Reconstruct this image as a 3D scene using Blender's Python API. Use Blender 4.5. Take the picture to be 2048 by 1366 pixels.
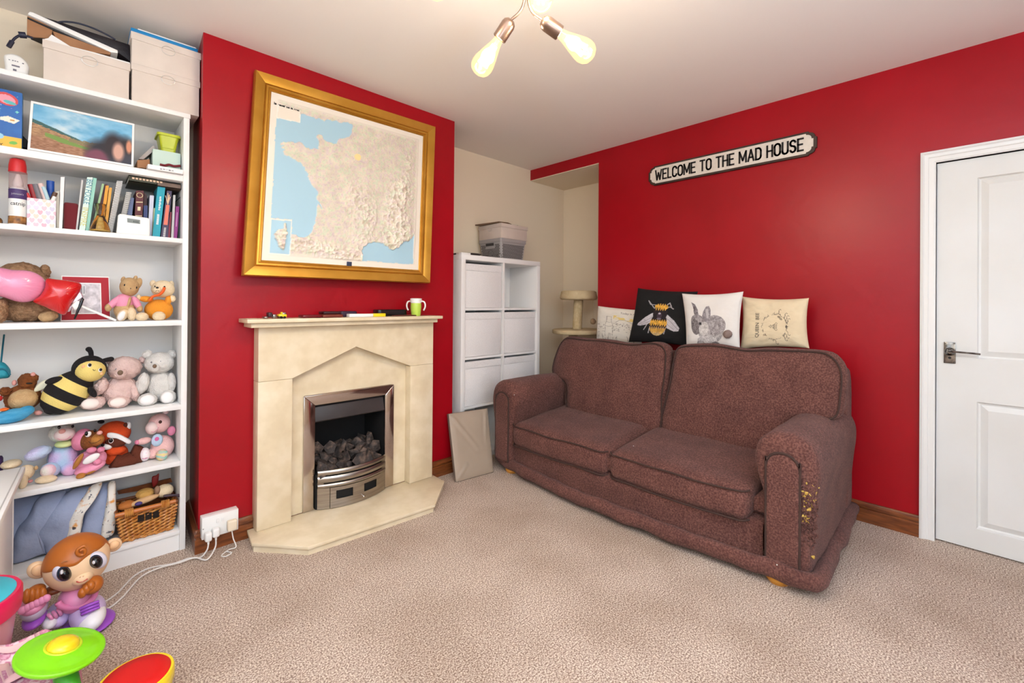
import bpy, bmesh, math, random
import numpy as np
from mathutils import Vector, Matrix, Euler, noise

for o in list(bpy.data.objects):
    bpy.data.objects.remove(o, do_unlink=True)
SC = bpy.context.scene
COL = SC.collection
R = math.radians
random.seed(7)

# ---------------------------------------------------------------- camera
F_PX, CY = 897.282, 600.962
YAW, PITCH, ROLL, CAM_H = 0.7976, 0.00374, 0.0077, 1.2373
fw = Vector((math.cos(YAW)*math.cos(PITCH), math.sin(YAW)*math.cos(PITCH), math.sin(PITCH)))
rt = Vector((math.sin(YAW), -math.cos(YAW), 0))
up = rt.cross(fw)
r2 = rt*math.cos(ROLL) + up*math.sin(ROLL)
u2 = up*math.cos(ROLL) - rt*math.sin(ROLL)
cd = bpy.data.cameras.new('camera')
cam = bpy.data.objects.new('camera', cd)
COL.objects.link(cam)
cam.matrix_world = Matrix(((r2.x, u2.x, -fw.x, 0), (r2.y, u2.y, -fw.y, 0), (r2.z, u2.z, -fw.z, CAM_H), (0, 0, 0, 1)))
cd.sensor_width = 36
cd.lens = F_PX/2048*36
cd.shift_y = (CY-683)/2048
cd.clip_start = 0.02
SC.camera = cam

# ---------------------------------------------------------------- world, lights, exposure
SC.view_settings.view_transform = 'Standard'
SC.view_settings.look = 'None'
SC.view_settings.gamma = 1
SC.view_settings.use_curve_mapping = False
SC.view_settings.exposure = 0.22
w = bpy.data.worlds.new('overcast sky')
SC.world = w
w.use_nodes = True
w.node_tree.nodes['Background'].inputs[0].default_value = (0.85, 0.92, 1.0, 1)
w.node_tree.nodes['Background'].inputs[1].default_value = 1.0

def area(name, loc, aim, sx, sy, power, col):
    l = bpy.data.lights.new(name, 'AREA')
    l.shape = 'RECTANGLE'; l.size = sx; l.size_y = sy; l.energy = power; l.color = col
    o = bpy.data.objects.new(name, l); COL.objects.link(o)
    o.location = loc
    o.rotation_euler = (Vector(aim)-Vector(loc)).to_track_quat('-Z', 'Z').to_euler()
    return o
DAY = (0.74, 0.97, 1.24)
area('daylight_front_window', (0.75, -1.72, 1.5), (0.75, 3, 1.4), 1.9, 1.25, 17, DAY)
area('daylight_left_window', (-1.72, 0.45, 1.5), (3, 0.45, 1.3), 1.7, 1.25, 8, DAY)
area('bounced_flash', (-0.35, -0.55, 1.45), (-0.45, -0.75, 2.5), 0.35, 0.35, 125, (0.76, 0.98, 1.30))   # the photographer's flash, turned to the ceiling
BULB_W = 9.0
BULB_C = (1.0, 0.91, 0.77)

# ---------------------------------------------------------------- materials
def lin(c):
    return tuple(((v/255)/12.92 if v/255 <= 0.04045 else ((v/255+0.055)/1.055)**2.4) for v in c[:3]) + (1,)
MATS = {}
def mat(name, c, rough=0.6, metal=0.0, c2=None, mscale=6.0, mdetail=4, bump=0.0, bscale=60.0, c3=None,
        coat=0.0, trans=0.0, ior=1.45, emit=None, estr=0.0, sheen=0.0, stretch=None, spec=None, lo=0.35, hi=0.65):
    if name in MATS: return MATS[name]
    m = bpy.data.materials.new(name); m.use_nodes = True
    nt = m.node_tree; b = nt.nodes['Principled BSDF']
    b.inputs['Base Color'].default_value = lin(c)
    b.inputs['Roughness'].default_value = rough
    b.inputs['Metallic'].default_value = metal
    b.inputs['Coat Weight'].default_value = coat
    b.inputs['Transmission Weight'].default_value = trans
    b.inputs['IOR'].default_value = ior
    b.inputs['Sheen Weight'].default_value = sheen
    if spec is not None: b.inputs['Specular IOR Level'].default_value = spec
    if emit:
        b.inputs['Emission Color'].default_value = lin(emit); b.inputs['Emission Strength'].default_value = estr
    if c2 or bump:
        tc = nt.nodes.new('ShaderNodeTexCoord'); src = tc.outputs['Object']
        if stretch:
            mp = nt.nodes.new('ShaderNodeMapping'); mp.inputs['Scale'].default_value = stretch
            nt.links.new(src, mp.inputs['Vector']); src = mp.outputs['Vector']
    if c2:
        n = nt.nodes.new('ShaderNodeTexNoise'); n.inputs['Scale'].default_value = mscale; n.inputs['Detail'].default_value = mdetail
        nt.links.new(src, n.inputs['Vector'])
        r = nt.nodes.new('ShaderNodeValToRGB')
        e = r.color_ramp.elements
        e[0].position = lo; e[0].color = lin(c); e[1].position = hi; e[1].color = lin(c2)
        if c3:
            k = e.new((lo+hi)/2); k.color = lin(c3)
        nt.links.new(n.outputs['Fac'], r.inputs['Fac']); nt.links.new(r.outputs['Color'], b.inputs['Base Color'])
    if bump:
        n2 = nt.nodes.new('ShaderNodeTexNoise'); n2.inputs['Scale'].default_value = bscale; n2.inputs['Detail'].default_value = 3
        nt.links.new(src, n2.inputs['Vector'])
        bp = nt.nodes.new('ShaderNodeBump'); bp.inputs['Strength'].default_value = bump; bp.inputs['Distance'].default_value = 0.01
        nt.links.new(n2.outputs['Fac'], bp.inputs['Height']); nt.links.new(bp.outputs['Normal'], b.inputs['Normal'])
    MATS[name] = m
    return m
def vcol(name, rough=0.7, bump=0.0, bscale=200.0, sheen=0.0):
    """a printed surface: colour comes from the mesh's own colour attribute"""
    if name in MATS: return MATS[name]
    m = mat(name, (200, 200, 200), rough, bump=bump, bscale=bscale, sheen=sheen)
    nt = m.node_tree; a = nt.nodes.new('ShaderNodeVertexColor'); a.layer_name = 'Col'
    nt.links.new(a.outputs['Color'], nt.nodes['Principled BSDF'].inputs['Base Color'])
    return m

# ---------------------------------------------------------------- objects
ORG = {}; REST = {}
def prop(o, label=None, cat=None, group=None, kind=None):
    if label: o['label'] = label
    if cat: o['category'] = cat
    if group: o['group'] = group
    if kind: o['kind'] = kind
    return o
def thing(name, label, cat, loc=(0, 0, 0), group=None):
    o = bpy.data.objects.new(name, None); COL.objects.link(o)
    o.empty_display_size = 0.05
    o.location = loc; ORG[o.name] = Vector(loc)
    return prop(o, label, cat, group)
def tomesh(bm, name):
    me = bpy.data.meshes.new(name)
    bm.to_mesh(me); bm.free()
    return me
def put(name, src, m, parent=None, angle=40, label=None, cat=None, group=None, kind=None, flat=False):
    """link a bmesh or mesh (world coordinates) as one object"""
    me = src if isinstance(src, bpy.types.Mesh) else tomesh(src, name)
    n = len(me.vertices)
    co = np.empty(n*3, np.float32); me.vertices.foreach_get('co', co); co = co.reshape(-1, 3)
    if parent is not None: org = ORG[parent.name]
    elif kind == 'structure': org = Vector((0, 0, 0))
    else: org = Vector(((co[:, 0].min()+co[:, 0].max())/2, (co[:, 1].min()+co[:, 1].max())/2, co[:, 2].min()))
    if parent is not None and parent.name in REST:      # soft things flatten on the shelf they sit on
        co[:, 2] = np.maximum(co[:, 2], REST[parent.name]+0.0006)
    co -= np.array(org, np.float32)
    me.vertices.foreach_set('co', co.ravel())
    me.polygons.foreach_set('use_smooth', [not flat]*len(me.polygons))
    if not flat and angle < 180: me.set_sharp_from_angle(angle=R(angle))
    me.update()
    if m is not None:
        for k in (m if isinstance(m, (list, tuple)) else [m]): me.materials.append(k)
    o = bpy.data.objects.new(name, me); COL.objects.link(o)
    if parent is not None: o.parent = parent
    else: o.location = org
    ORG[o.name] = org
    return prop(o, label, cat, group, kind)
def structure(name, src, m, parent=None, **k):
    return put(name, src, m, parent, kind=None if parent else 'structure', **k)
def copy_tree(root, delta, label=None, group=None):
    def rec(o, par):
        c = o.copy(); COL.objects.link(c)
        if par is not None: c.parent = par
        for ch in [x for x in bpy.data.objects if x.parent == o]: rec(ch, c)
        return c
    c = rec(root, None); c.location = Vector(root.location)+Vector(delta)
    if label: c['label'] = label
    return c

# ---------------------------------------------------------------- shapes (each returns a bmesh in world coordinates)
def join(*bms):
    a = bms[0]
    for b in bms[1:]:
        me = tomesh(b, 'tmp'); a.from_mesh(me); bpy.data.meshes.remove(me)
    return a
def xf(bm, M):
    bmesh.ops.transform(bm, matrix=M, verts=bm.verts); return bm
def box(x0, y0, z0, x1, y1, z1, bev=0.0, seg=2):
    bm = bmesh.new(); bmesh.ops.create_cube(bm, size=1)
    for v in bm.verts: v.co = Vector(((x0+x1)/2+v.co.x*abs(x1-x0), (y0+y1)/2+v.co.y*abs(y1-y0), (z0+z1)/2+v.co.z*abs(z1-z0)))
    if bev: bmesh.ops.bevel(bm, geom=bm.edges[:], offset=bev, segments=seg, profile=0.5, affect='EDGES')
    return bm
def rot_to(d):
    return Vector(d).to_track_quat('Z', 'Y').to_matrix().to_4x4()
def cyl(p0, p1, r0, r1=None, n=20, bev=0.0):
    p0, p1 = Vector(p0), Vector(p1); r1 = r0 if r1 is None else r1
    bm = bmesh.new(); L = (p1-p0).length
    bmesh.ops.create_cone(bm, cap_ends=True, segments=n, radius1=r0, radius2=r1, depth=L)
    if bev: bmesh.ops.bevel(bm, geom=[e for e in bm.edges if e.is_boundary or len({f.normal.to_tuple(2) for f in e.link_faces}) > 1 and any(len(f.verts) > 4 for f in e.link_faces)], offset=bev, segments=2, profile=0.5, affect='EDGES')
    return xf(bm, Matrix.Translation((p0+p1)/2) @ rot_to(p1-p0))
def lathe(prof, c=(0, 0, 0), axis=(0, 0, 1), n=28, cap=True):
    bm = bmesh.new(); rings = []
    for r, z in prof:
        if r < 1e-6: rings.append([bm.verts.new((0, 0, z))])
        else: rings.append([bm.verts.new((r*math.cos(2*math.pi*i/n), r*math.sin(2*math.pi*i/n), z)) for i in range(n)])
    for a, b in zip(rings, rings[1:]):
        for i in range(n):
            j = (i+1) % n
            if len(a) == 1 and len(b) == 1: continue
            if len(a) == 1: bm.faces.new((a[0], b[j], b[i]))
            elif len(b) == 1: bm.faces.new((a[i], a[j], b[0]))
            else: bm.faces.new((a[i], a[j], b[j], b[i]))
    if cap:
        for q in (rings[0], rings[-1]):
            if len(q) > 2: bm.faces.new(q)
    bmesh.ops.recalc_face_normals(bm, faces=bm.faces)
    return xf(bm, Matrix.Translation(c) @ rot_to(axis))
def ball(c, r, rot=None, u=20, v=12, fuzz=0.0, fs=60.0):
    if not hasattr(r, '__len__'): r = (r, r, r)
    bm = bmesh.new()
    if fuzz:
        bmesh.ops.create_icosphere(bm, subdivisions=4, radius=1)
    else:
        bmesh.ops.create_uvsphere(bm, u_segments=u, v_segments=v, radius=1)
    M = Matrix.Translation(c) @ (Euler([R(a) for a in rot]).to_matrix().to_4x4() if rot else Matrix()) @ Matrix.Diagonal((*r, 1))
    xf(bm, M)
    if fuzz:
        cc = Vector(c)
        for q in bm.verts:
            d = (q.co-cc).normalized()
            q.co += d*fuzz*(noise.noise(q.co*fs)+0.6*noise.noise(q.co*fs*2.3))
    return bm
def smooth_path(pts, k=6, closed=False):
    P = [Vector(p) for p in pts]; n = len(P)
    if n < 3: return P
    out = []
    for i in range(n if closed else n-1):
        a, b, c, d = (P[(i-1) % n], P[i], P[(i+1) % n], P[(i+2) % n]) if closed else (P[max(i-1, 0)], P[i], P[i+1], P[min(i+2, n-1)])
        for j in range(k):
            t = j/k
            out.append(0.5*((2*b)+(c-a)*t+(2*a-5*b+4*c-d)*t*t+(3*b-a-3*c+d)*t**3))
    if not closed: out.append(P[-1])
    return out
def tube(pts, r, n=8, k=6, closed=False, ry=None, upv=(0, 0, 1)):
    P = smooth_path(pts, k, closed) if k else [Vector(p) for p in pts]
    bm = bmesh.new(); N = len(P); rings = []
    prev = None
    for i, p in enumerate(P):
        if closed: t = P[(i+1) % N]-P[i-1]
        else: t = P[min(i+1, N-1)]-P[max(i-1, 0)]
        t.normalize()
        if prev is None or ry is not None:
            s = t.cross(Vector(upv))
            if s.length < 1e-4: s = t.cross(Vector((1, 0, 0)))
        else: s = prev-t*prev.dot(t)
        s.normalize(); prev = s; q = s.cross(t)
        rr = r(i/(N-1)) if callable(r) else r
        rb = rr if ry is None else ry
        rings.append([bm.verts.new(p+s*rr*math.cos(2*math.pi*j/n)+q*rb*math.sin(2*math.pi*j/n)) for j in range(n)])
    for i in range(N if closed else N-1):
        a, b = rings[i], rings[(i+1) % N]
        for j in range(n): bm.faces.new((a[j], a[(j+1) % n], b[(j+1) % n], b[j]))
    if not closed:
        bm.faces.new(rings[0]); bm.faces.new(rings[-1])
    bmesh.ops.recalc_face_normals(bm, faces=bm.faces)
    return bm
def prism(poly, a0, a1, ax='y', bev=0.0, seg=2):
    """extrude a 2-D outline along an axis: 'y' takes (x,z), 'x' takes (y,z), 'z' takes (x,y)"""
    f = {'y': lambda p, a: (p[0], a, p[1]), 'x': lambda p, a: (a, p[0], p[1]), 'z': lambda p, a: (p[0], p[1], a)}[ax]
    bm = bmesh.new()
    A = [bm.verts.new(f(p, a0)) for p in poly]; B = [bm.verts.new(f(p, a1)) for p in poly]
    n = len(poly)
    bm.faces.new(A); bm.faces.new(B)
    for i in range(n): bm.faces.new((A[i], A[(i+1) % n], B[(i+1) % n], B[i]))
    bmesh.ops.recalc_face_normals(bm, faces=bm.faces)
    if bev: bmesh.ops.bevel(bm, geom=bm.edges[:], offset=bev, segments=seg, profile=0.5, affect='EDGES')
    return bm
def resample(poly, n, smooth=0):
    P = [Vector(p) for p in poly]
    if smooth: P = [Vector((p.x, p.y)) for p in smooth_path([Vector((p[0], p[1], 0)) for p in poly], smooth, True)]
    L = [0]
    for i in range(len(P)): L.append(L[-1]+(P[(i+1) % len(P)]-P[i]).length)
    out = []; i = 0
    for k in range(n):
        d = L[-1]*k/n
        while L[i+1] < d: i += 1
        t = (d-L[i])/max(L[i+1]-L[i], 1e-9)
        out.append(P[i].lerp(P[(i+1) % len(P)], t))
    return out
def puff(outline, tf, tb, mp, k=4.0, n=64, rings=8, c=None, smooth=0, bump=0.0, bs=10.0):
    """inflated outline: mp(a, b, h) -> point, h towards the viewer; tf / tb front and back thickness"""
    O = resample(outline, n, smooth)
    c = Vector(c) if c else sum(O, Vector((0, 0)))/len(O)
    bm = bmesh.new()
    S = [1-(1-i/rings)**2 for i in range(1, rings+1)]
    def layer(sgn, T, last):
        cv = bm.verts.new(mp(c.x, c.y, sgn*T*(1+bump*noise.noise(Vector((c.x, c.y, sgn))*bs)))); prev = None; out = []
        for s in S:
            if s == 1 and last: ring = last
            else:
                h = (1-s**k)**(1/2.0)
                ring = []
                for p in O:
                    q = c.lerp(p, s)
                    hh = sgn*T*h*(1+bump*noise.noise(Vector((q.x, q.y, sgn))*bs))
                    ring.append(bm.verts.new(mp(q.x, q.y, hh)))
            for i in range(n):
                j = (i+1) % n
                try:
                    if prev is None: bm.faces.new((cv, ring[i], ring[j]))
                    else: bm.faces.new((prev[i], ring[i], ring[j], prev[j]))
                except ValueError: pass
            prev = ring
        return prev
    last = layer(1, tf, None); layer(-1, tb, last)
    bmesh.ops.recalc_face_normals(bm, faces=bm.faces)
    return bm
def gridf(nu, nv, f):
    bm = bmesh.new()
    V = [[bm.verts.new(f(i/nu, j/nv)) for j in range(nv+1)] for i in range(nu+1)]
    for i in range(nu):
        for j in range(nv): bm.faces.new((V[i][j], V[i+1][j], V[i+1][j+1], V[i][j+1]))
    return bm
def soft(x0, y0, z0, x1, y1, z1, r, crown=0.0, n=10, warp=None):
    """a stuffed box with rounded edges"""
    bm = bmesh.new(); bmesh.ops.create_cube(bm, size=2)
    bmesh.ops.subdivide_edges(bm, edges=bm.edges[:], cuts=n, use_grid_fill=True)
    c = Vector(((x0+x1)/2, (y0+y1)/2, (z0+z1)/2)); h = Vector((abs(x1-x0)/2, abs(y1-y0)/2, abs(z1-z0)/2))
    for v in bm.verts:
        u = v.co.copy()
        s = Vector([math.copysign(1-(1-abs(a))**1.6, a) for a in u])
        p = Vector((s.x*h.x, s.y*h.y, s.z*h.z))
        q = Vector([max(-(h[i]-r), min(h[i]-r, p[i])) for i in range(3)])
        d = p-q
        if d.length > 1e-9:
            p = q+d.normalized()*min(r, max(abs(d.x), abs(d.y), abs(d.z)))
        p.z += crown*math.copysign(1, u.z)*max(0, abs(u.z)-0.0)*(1-u.x**2)*(1-u.y**2)
        p += c
        if warp: p = Vector(warp(p))
        v.co = p
    return bm
def colored(nu, nv, pos, rgb, name='print'):
    """a fine grid whose colour attribute is the print rgb(U,V) -> (n,3) in 0..255"""
    U, V = np.meshgrid(np.linspace(0, 1, nu+1), np.linspace(0, 1, nv+1), indexing='ij')
    U, V = U.ravel(), V.ravel()
    me = bpy.data.meshes.new(name)
    co = pos(U, V)
    idx = np.arange((nu+1)*(nv+1)).reshape(nu+1, nv+1)
    q = np.stack([idx[:-1, :-1], idx[1:, :-1], idx[1:, 1:], idx[:-1, 1:]], -1).reshape(-1, 4)
    me.from_pydata(co.tolist(), [], q.tolist())
    c = np.clip(rgb(U, V), 0, 255)/255.0
    c = np.where(c <= 0.04045, c/12.92, ((c+0.055)/1.055)**2.4)
    a = me.color_attributes.new('Col', 'FLOAT_COLOR', 'POINT')
    a.data.foreach_set('color', np.concatenate([c, np.ones((len(c), 1))], 1).astype(np.float32).ravel())
    return me
def text(s, size, M, sx=1.0, extrude=0.0006, mp=None, align='CENTER', bold=0.0, spacing=1.0):
    """lettering as a mesh; M places it, or mp(x, y, h) -> point wraps it on a surface"""
    cu = bpy.data.curves.new('t', 'FONT'); cu.body = s; cu.size = size; cu.extrude = extrude
    cu.align_x = align; cu.align_y = 'CENTER'; cu.offset = bold; cu.space_character = spacing
    cu.resolution_u = 3
    o = bpy.data.objects.new('t', cu); COL.objects.link(o)
    me = bpy.data.meshes.new_from_object(o.evaluated_get(bpy.context.evaluated_depsgraph_get()))
    bpy.data.objects.remove(o); bpy.data.curves.remove(cu)
    for v in me.vertices:
        if mp: v.co = mp(v.co.x*sx, v.co.y, v.co.z)
        else: v.co = M @ Vector((v.co.x*sx, v.co.y, v.co.z))
    return me
def face_y(x, y, z, tilt=0.0):   # text facing -Y
    return Matrix.Translation((x, y, z)) @ Matrix(((1, 0, 0, 0), (0, 0, -1, 0), (0, 1, 0, 0), (0, 0, 0, 1))) @ Matrix.Rotation(tilt, 4, 'Z')
def face_x(x, y, z, tilt=0.0):   # text facing -X
    return Matrix.Translation((x, y, z)) @ Matrix(((0, 0, -1, 0), (-1, 0, 0, 0), (0, 1, 0, 0), (0, 0, 0, 1))) @ Matrix.Rotation(tilt, 4, 'Z')

# ---------------------------------------------------------------- 2-D print helpers (numpy, u right, v up, 0..1)
def in_ell(U, V, cx, cy, rx, ry, rot=0):
    c, s = math.cos(R(rot)), math.sin(R(rot)); x, y = U-cx, V-cy
    return ((x*c+y*s)/rx)**2+((-x*s+y*c)/ry)**2 <= 1
def in_poly(U, V, P):
    ins = np.zeros(len(U), bool); n = len(P)
    for i in range(n):
        x0, y0 = P[i]; x1, y1 = P[(i+1) % n]
        if y0 == y1: continue
        cnd = ((y0 > V) != (y1 > V)) & (U < (x1-x0)*(V-y0)/(y1-y0)+x0)
        ins ^= cnd
    return ins
def stroke(U, V, P, wd, asp=1.0):
    m = np.zeros(len(U), bool)
    for (x0, y0), (x1, y1) in zip(P, P[1:]):
        dx, dy = x1-x0, (y1-y0)*asp; L = dx*dx+dy*dy+1e-12
        t = np.clip(((U-x0)*dx+(V-y0)*asp*dy)/L, 0, 1)
        m |= (U-x0-t*dx)**2+((V-y0)*asp-t*dy)**2 <= wd*wd
    return m
RNG = np.random.default_rng(3)
def vnoise(U, V, s, seed=0):
    """value noise 0..1"""
    rg = np.random.default_rng(seed); T = rg.random((64, 64))
    x, y = U*s, V*s; xi, yi = np.floor(x).astype(int), np.floor(y).astype(int); fx, fy = x-xi, y-yi
    fx, fy = fx*fx*(3-2*fx), fy*fy*(3-2*fy)
    g = lambda a, b: T[a % 64, b % 64]
    return (g(xi, yi)*(1-fx)+g(xi+1, yi)*fx)*(1-fy)+(g(xi, yi+1)*(1-fx)+g(xi+1, yi+1)*fx)*fy
def fbm(U, V, s, seed=0, o=4):
    return sum(vnoise(U, V, s*2**i, seed+i)*0.5**i for i in range(o))/sum(0.5**i for i in range(o))

# ================================================================ the room
ZC = 2.554; YC = 2.6435; YB = 3.08; XR = 3.25; XL0, XL1 = 0.444, 1.979; YA = 2.265; XA = 3.775; ZB = 2.453
m_red = mat('red emulsion', (162, 6, 24), 0.34, bump=0.10, bscale=16, c2=(152, 5, 20), mscale=2.2, spec=0.36)
m_cream = mat('cream emulsion', (236, 219, 194), 0.75, bump=0.05, bscale=20)
m_ceil = mat('ceiling paint', (240, 232, 224), 0.8, bump=0.04, bscale=9)
m_gloss = mat('white gloss paint', (230, 228, 225), 0.35, bump=0.03, bscale=14)
m_wood = mat('stained pine', (98, 48, 22), 0.35, c2=(138, 76, 36), mscale=9, stretch=(1, 1, 8), coat=0.3)
m_carpet = mat('carpet pile', (152, 125, 108), 0.95, c2=(252, 237, 220), c3=(210, 185, 167), mscale=175, mdetail=2, bump=0.8, bscale=260, lo=0.36, hi=0.64)
nt = m_carpet.node_tree   # broad worn and brushed patches over the speckle
bs = nt.nodes['Principled BSDF']; src = bs.inputs['Base Color'].links[0].from_socket
tcn = [x for x in nt.nodes if x.type == 'TEX_COORD'][0]
nb = nt.nodes.new('ShaderNodeTexNoise'); nb.inputs['Scale'].default_value = 2.6; nb.inputs['Detail'].default_value = 3
nt.links.new(tcn.outputs['Object'], nb.inputs['Vector'])
rb = nt.nodes.new('ShaderNodeValToRGB'); rb.color_ramp.elements[0].position = 0.35; rb.color_ramp.elements[0].color = (0.82, 0.79, 0.76, 1); rb.color_ramp.elements[1].position = 0.62; rb.color_ramp.elements[1].color = (1, 1, 1, 1)
nt.links.new(nb.outputs['Fac'], rb.inputs['Fac'])
mx = nt.nodes.new('ShaderNodeMixRGB'); mx.blend_type = 'MULTIPLY'; mx.inputs['Fac'].default_value = 1
nt.links.new(src, mx.inputs['Color1']); nt.links.new(rb.outputs['Color'], mx.inputs['Color2']); nt.links.new(mx.outputs['Color'], bs.inputs['Base Color'])

structure('floor', box(-1.75, -1.75, -0.06, 3.95, 3.15, 0), m_carpet)
structure('ceiling', box(-1.8, -1.8, ZC, 3.95, 3.2, ZC+0.06), m_ceil)
structure('wall_back', box(-1.8, YB, 0, 3.95, YB+0.1, ZC), m_cream)
FX0, FX1, FZ1 = 0.975, 1.435, 0.655      # opening for the fire in the chimney breast
structure('wall_chimney', join(prism([(XL0, YC), (FX0, YC), (FX0, YB), (0.475, YB)], 0, ZC, 'z'),
                               box(FX1, YC, 0, XL1, YB, ZC), box(FX0, YC, FZ1, FX1, YB, ZC), box(FX0, YC+0.3, 0, FX1, YB, FZ1)), m_red)
# red wall with the doorway and the recess in the corner
DY0, DY1, DZ = -0.63, 0.133, 1.99
structure('wall_right', join(box(XR, -1.8, 0, 3.85, DY0, ZC), box(XR, DY0, DZ, 3.85, DY1, ZC), box(XR, DY1, 0, 3.85, YA, ZC), box(XR, YA, ZB, 3.85, YB, ZC)), m_red)
structure('wall_recess', join(box(XA, YA, 0, 3.85, YB, ZB), box(XR+0.002, YA, ZB-0.006, XA, YB, ZB-0.0005)), m_cream)
# walls behind the camera, each with a window
WX0, WX1, WZ0, WZ1 = -0.2, 1.7, 0.88, 2.12
structure('wall_front', join(box(-1.8, -1.85, 0, WX0, -1.75, ZC), box(WX1, -1.85, 0, 3.9, -1.75, ZC), box(WX0, -1.85, 0, WX1, -1.75, WZ0), box(WX0, -1.85, WZ1, WX1, -1.75, ZC)), m_cream)
WY0, WY1 = -0.4, 1.3
structure('wall_left', join(box(-1.85, -1.85, 0, -1.75, WY0, ZC), box(-1.85, WY1, 0, -1.75, YB, ZC), box(-1.85, WY0, 0, -1.75, WY1, WZ0), box(-1.85, WY0, WZ1, -1.75, WY1, ZC)), m_cream)
m_pane = mat('window glass', (245, 250, 250), 0.02, trans=1.0, ior=1.05)
for k, horiz in ((1, True), (2, False)):
    a0, a1 = (WX0, WX1) if horiz else (WY0, WY1)
    def bx(p0, p1, z0, z1, d0, d1):
        return box(p0, d0, z0, p1, d1, z1) if horiz else box(d0, p0, z0, d1, p1, z1)
    fr = join(*[bx(p, p+0.05, WZ0, WZ1, -1.83, -1.78) for p in (a0, (a0+a1)/2-0.025, a1-0.05)], *[bx(a0, a1, z, z+0.05, -1.825, -1.785) for z in (WZ0, 1.7, WZ1-0.05)])
    wo = structure('window_%d' % k, fr, m_gloss)
    structure('pane', bx(a0+0.01, a1-0.01, WZ0+0.01, WZ1-0.01, -1.806, -1.802), m_pane, wo)

# skirting boards
SK = [(0, 0), (0.020, 0), (0.020, 0.068), (0.013, 0.074), (0.022, 0.084), (0.022, 0.093), (0.012, 0.100), (0.006, 0.109), (0, 0.111)]
def skirt(name, p0, p1, nrm):
    n = Vector(nrm); bm = bmesh.new()
    rows = [[bm.verts.new((p[0]+n.x*d, p[1]+n.y*d, z)) for d, z in SK] for p in (p0, p1)]
    for i in range(len(SK)-1): bm.faces.new((rows[0][i], rows[0][i+1], rows[1][i+1], rows[1][i]))
    bm.faces.new(rows[0]); bm.faces.new(rows[1])
    bmesh.ops.recalc_face_normals(bm, faces=bm.faces)
    return structure(name, bm, m_wood, angle=30)
skirt('baseboard_right', (XR, 0.193), (XR, YA), (-1, 0))
skirt('baseboard_chimney_left', (XL0-0.012, YC), (0.679, YC), (0, -1))
skirt('baseboard_chimney_right', (1.775, YC), (XL1, YC), (0, -1))
skirt('baseboard_chimney_side', (0.4475, YC-0.02), (0.474, YB), (-0.997, 0.07))
skirt('baseboard_back', (XL1, YB), (XR, YB), (0, -1))
skirt('baseboard_back_left', (-1.75, YB), (0.455, YB), (0, -1))

# door, frame and handle
m_door = mat('door paint', (224, 223, 221), 0.42, bump=0.03, bscale=24, c2=(220, 218, 214), mscale=3)
def arch(name, y0, z0, y1, z1):
    return None
ARC = [(0.0, 0.022), (0.010, 0.026), (0.016, 0.020), (0.030, 0.016), (0.034, 0.011), (0.052, 0.012), (0.060, 0.008)]   # distance in from the outer edge, height off the wall
bm = bmesh.new()
path = [(DY1, 0), (DY1, DZ), (DY0, DZ), (DY0, 0)]
rows = []
for (y, z) in path:
    row = [bm.verts.new((XR+0.03, y, z))]
    for d, h in reversed(ARC):
        o = 0.060-d
        yy = y+o if y == DY1 else y-o
        zz = z+o if z > 0 else 0
        row.append(bm.verts.new((XR-h, yy, zz)))
    yy = y+0.0605 if y == DY1 else y-0.0605
    row.append(bm.verts.new((XR+0.005, yy, z+0.0605 if z > 0 else 0)))
    rows.append(row)
for a, b in zip(rows, rows[1:]):
    for i in range(len(a)-1): bm.faces.new((a[i], a[i+1], b[i+1], b[i]))
bm.faces.new(rows[0]); bm.faces.new(rows[-1])
bmesh.ops.recalc_face_normals(bm, faces=bm.faces)
structure('trim_1', bm, m_gloss, angle=25)
structure('trim_2', join(box(XR+0.03, DY1-0.002, 0, XR+0.12, DY1+0.03, DZ), box(XR+0.03, DY0-0.03, 0, XR+0.12, DY0+0.002, DZ), box(XR+0.03, DY0, DZ-0.002, XR+0.12, DY1, DZ+0.03)), m_gloss)
dx = XR+0.014
P1, P2 = (-0.019, -0.230), (-0.306, -0.516)         # two columns of panels
ZP = [(0.113, 0.752), (0.969, 1.885)]
stiles = [box(dx, DY1-0.004, 0.008, dx+0.04, P1[0], DZ-0.004), box(dx, P1[1], 0.008, dx+0.04, P2[0], DZ-0.004), box(dx, P2[1], 0.008, dx+0.04, DY0+0.004, DZ-0.004)]
for p in (P1, P2):
    for z0, z1 in ((0.008, ZP[0][0]), (ZP[0][1], ZP[1][0]), (ZP[1][1], DZ-0.004)): stiles.append(box(dx, p[0], z0, dx+0.04, p[1], z1))
door = structure('door_1', join(*stiles), m_door)
def door_panel(y0, y1, z0, z1):
    bm = bmesh.new(); rows = []
    for ins, h in ((0, 0.0), (0.006, 0.010), (0.014, 0.013), (0.040, 0.003), (0.046, 0.004)):
        rows.append([bm.verts.new((dx+h, y0-ins, z0+ins)), bm.verts.new((dx+h, y1+ins, z0+ins)), bm.verts.new((dx+h, y1+ins, z1-ins)), bm.verts.new((dx+h, y0-ins, z1-ins))])
    for a, b in zip(rows, rows[1:]):
        for i in range(4): bm.faces.new((a[i], a[(i+1) % 4], b[(i+1) % 4], b[i]))
    bm.faces.new(rows[-1])
    bk = [bm.verts.new((dx+0.036, v.co.y, v.co.z)) for v in rows[0]]
    for i in range(4): bm.faces.new((bk[i], bk[(i+1) % 4], rows[0][(i+1) % 4], rows[0][i]))
    bm.faces.new(bk)
    bmesh.ops.recalc_face_normals(bm, faces=bm.faces)
    return bm
for p in (P1, P2):
    for z in ZP: put('door_panel', door_panel(p[0], p[1], *z), m_door, door, angle=20)
m_chrome = mat('worn chrome', (150, 146, 142), 0.22, metal=1.0, c2=(95, 90, 86), mscale=40)
hp = put('handle_plate', box(dx-0.007, 0.1015, 0.937, dx, 0.0565, 1.047, 0.002), m_chrome, door)
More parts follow.
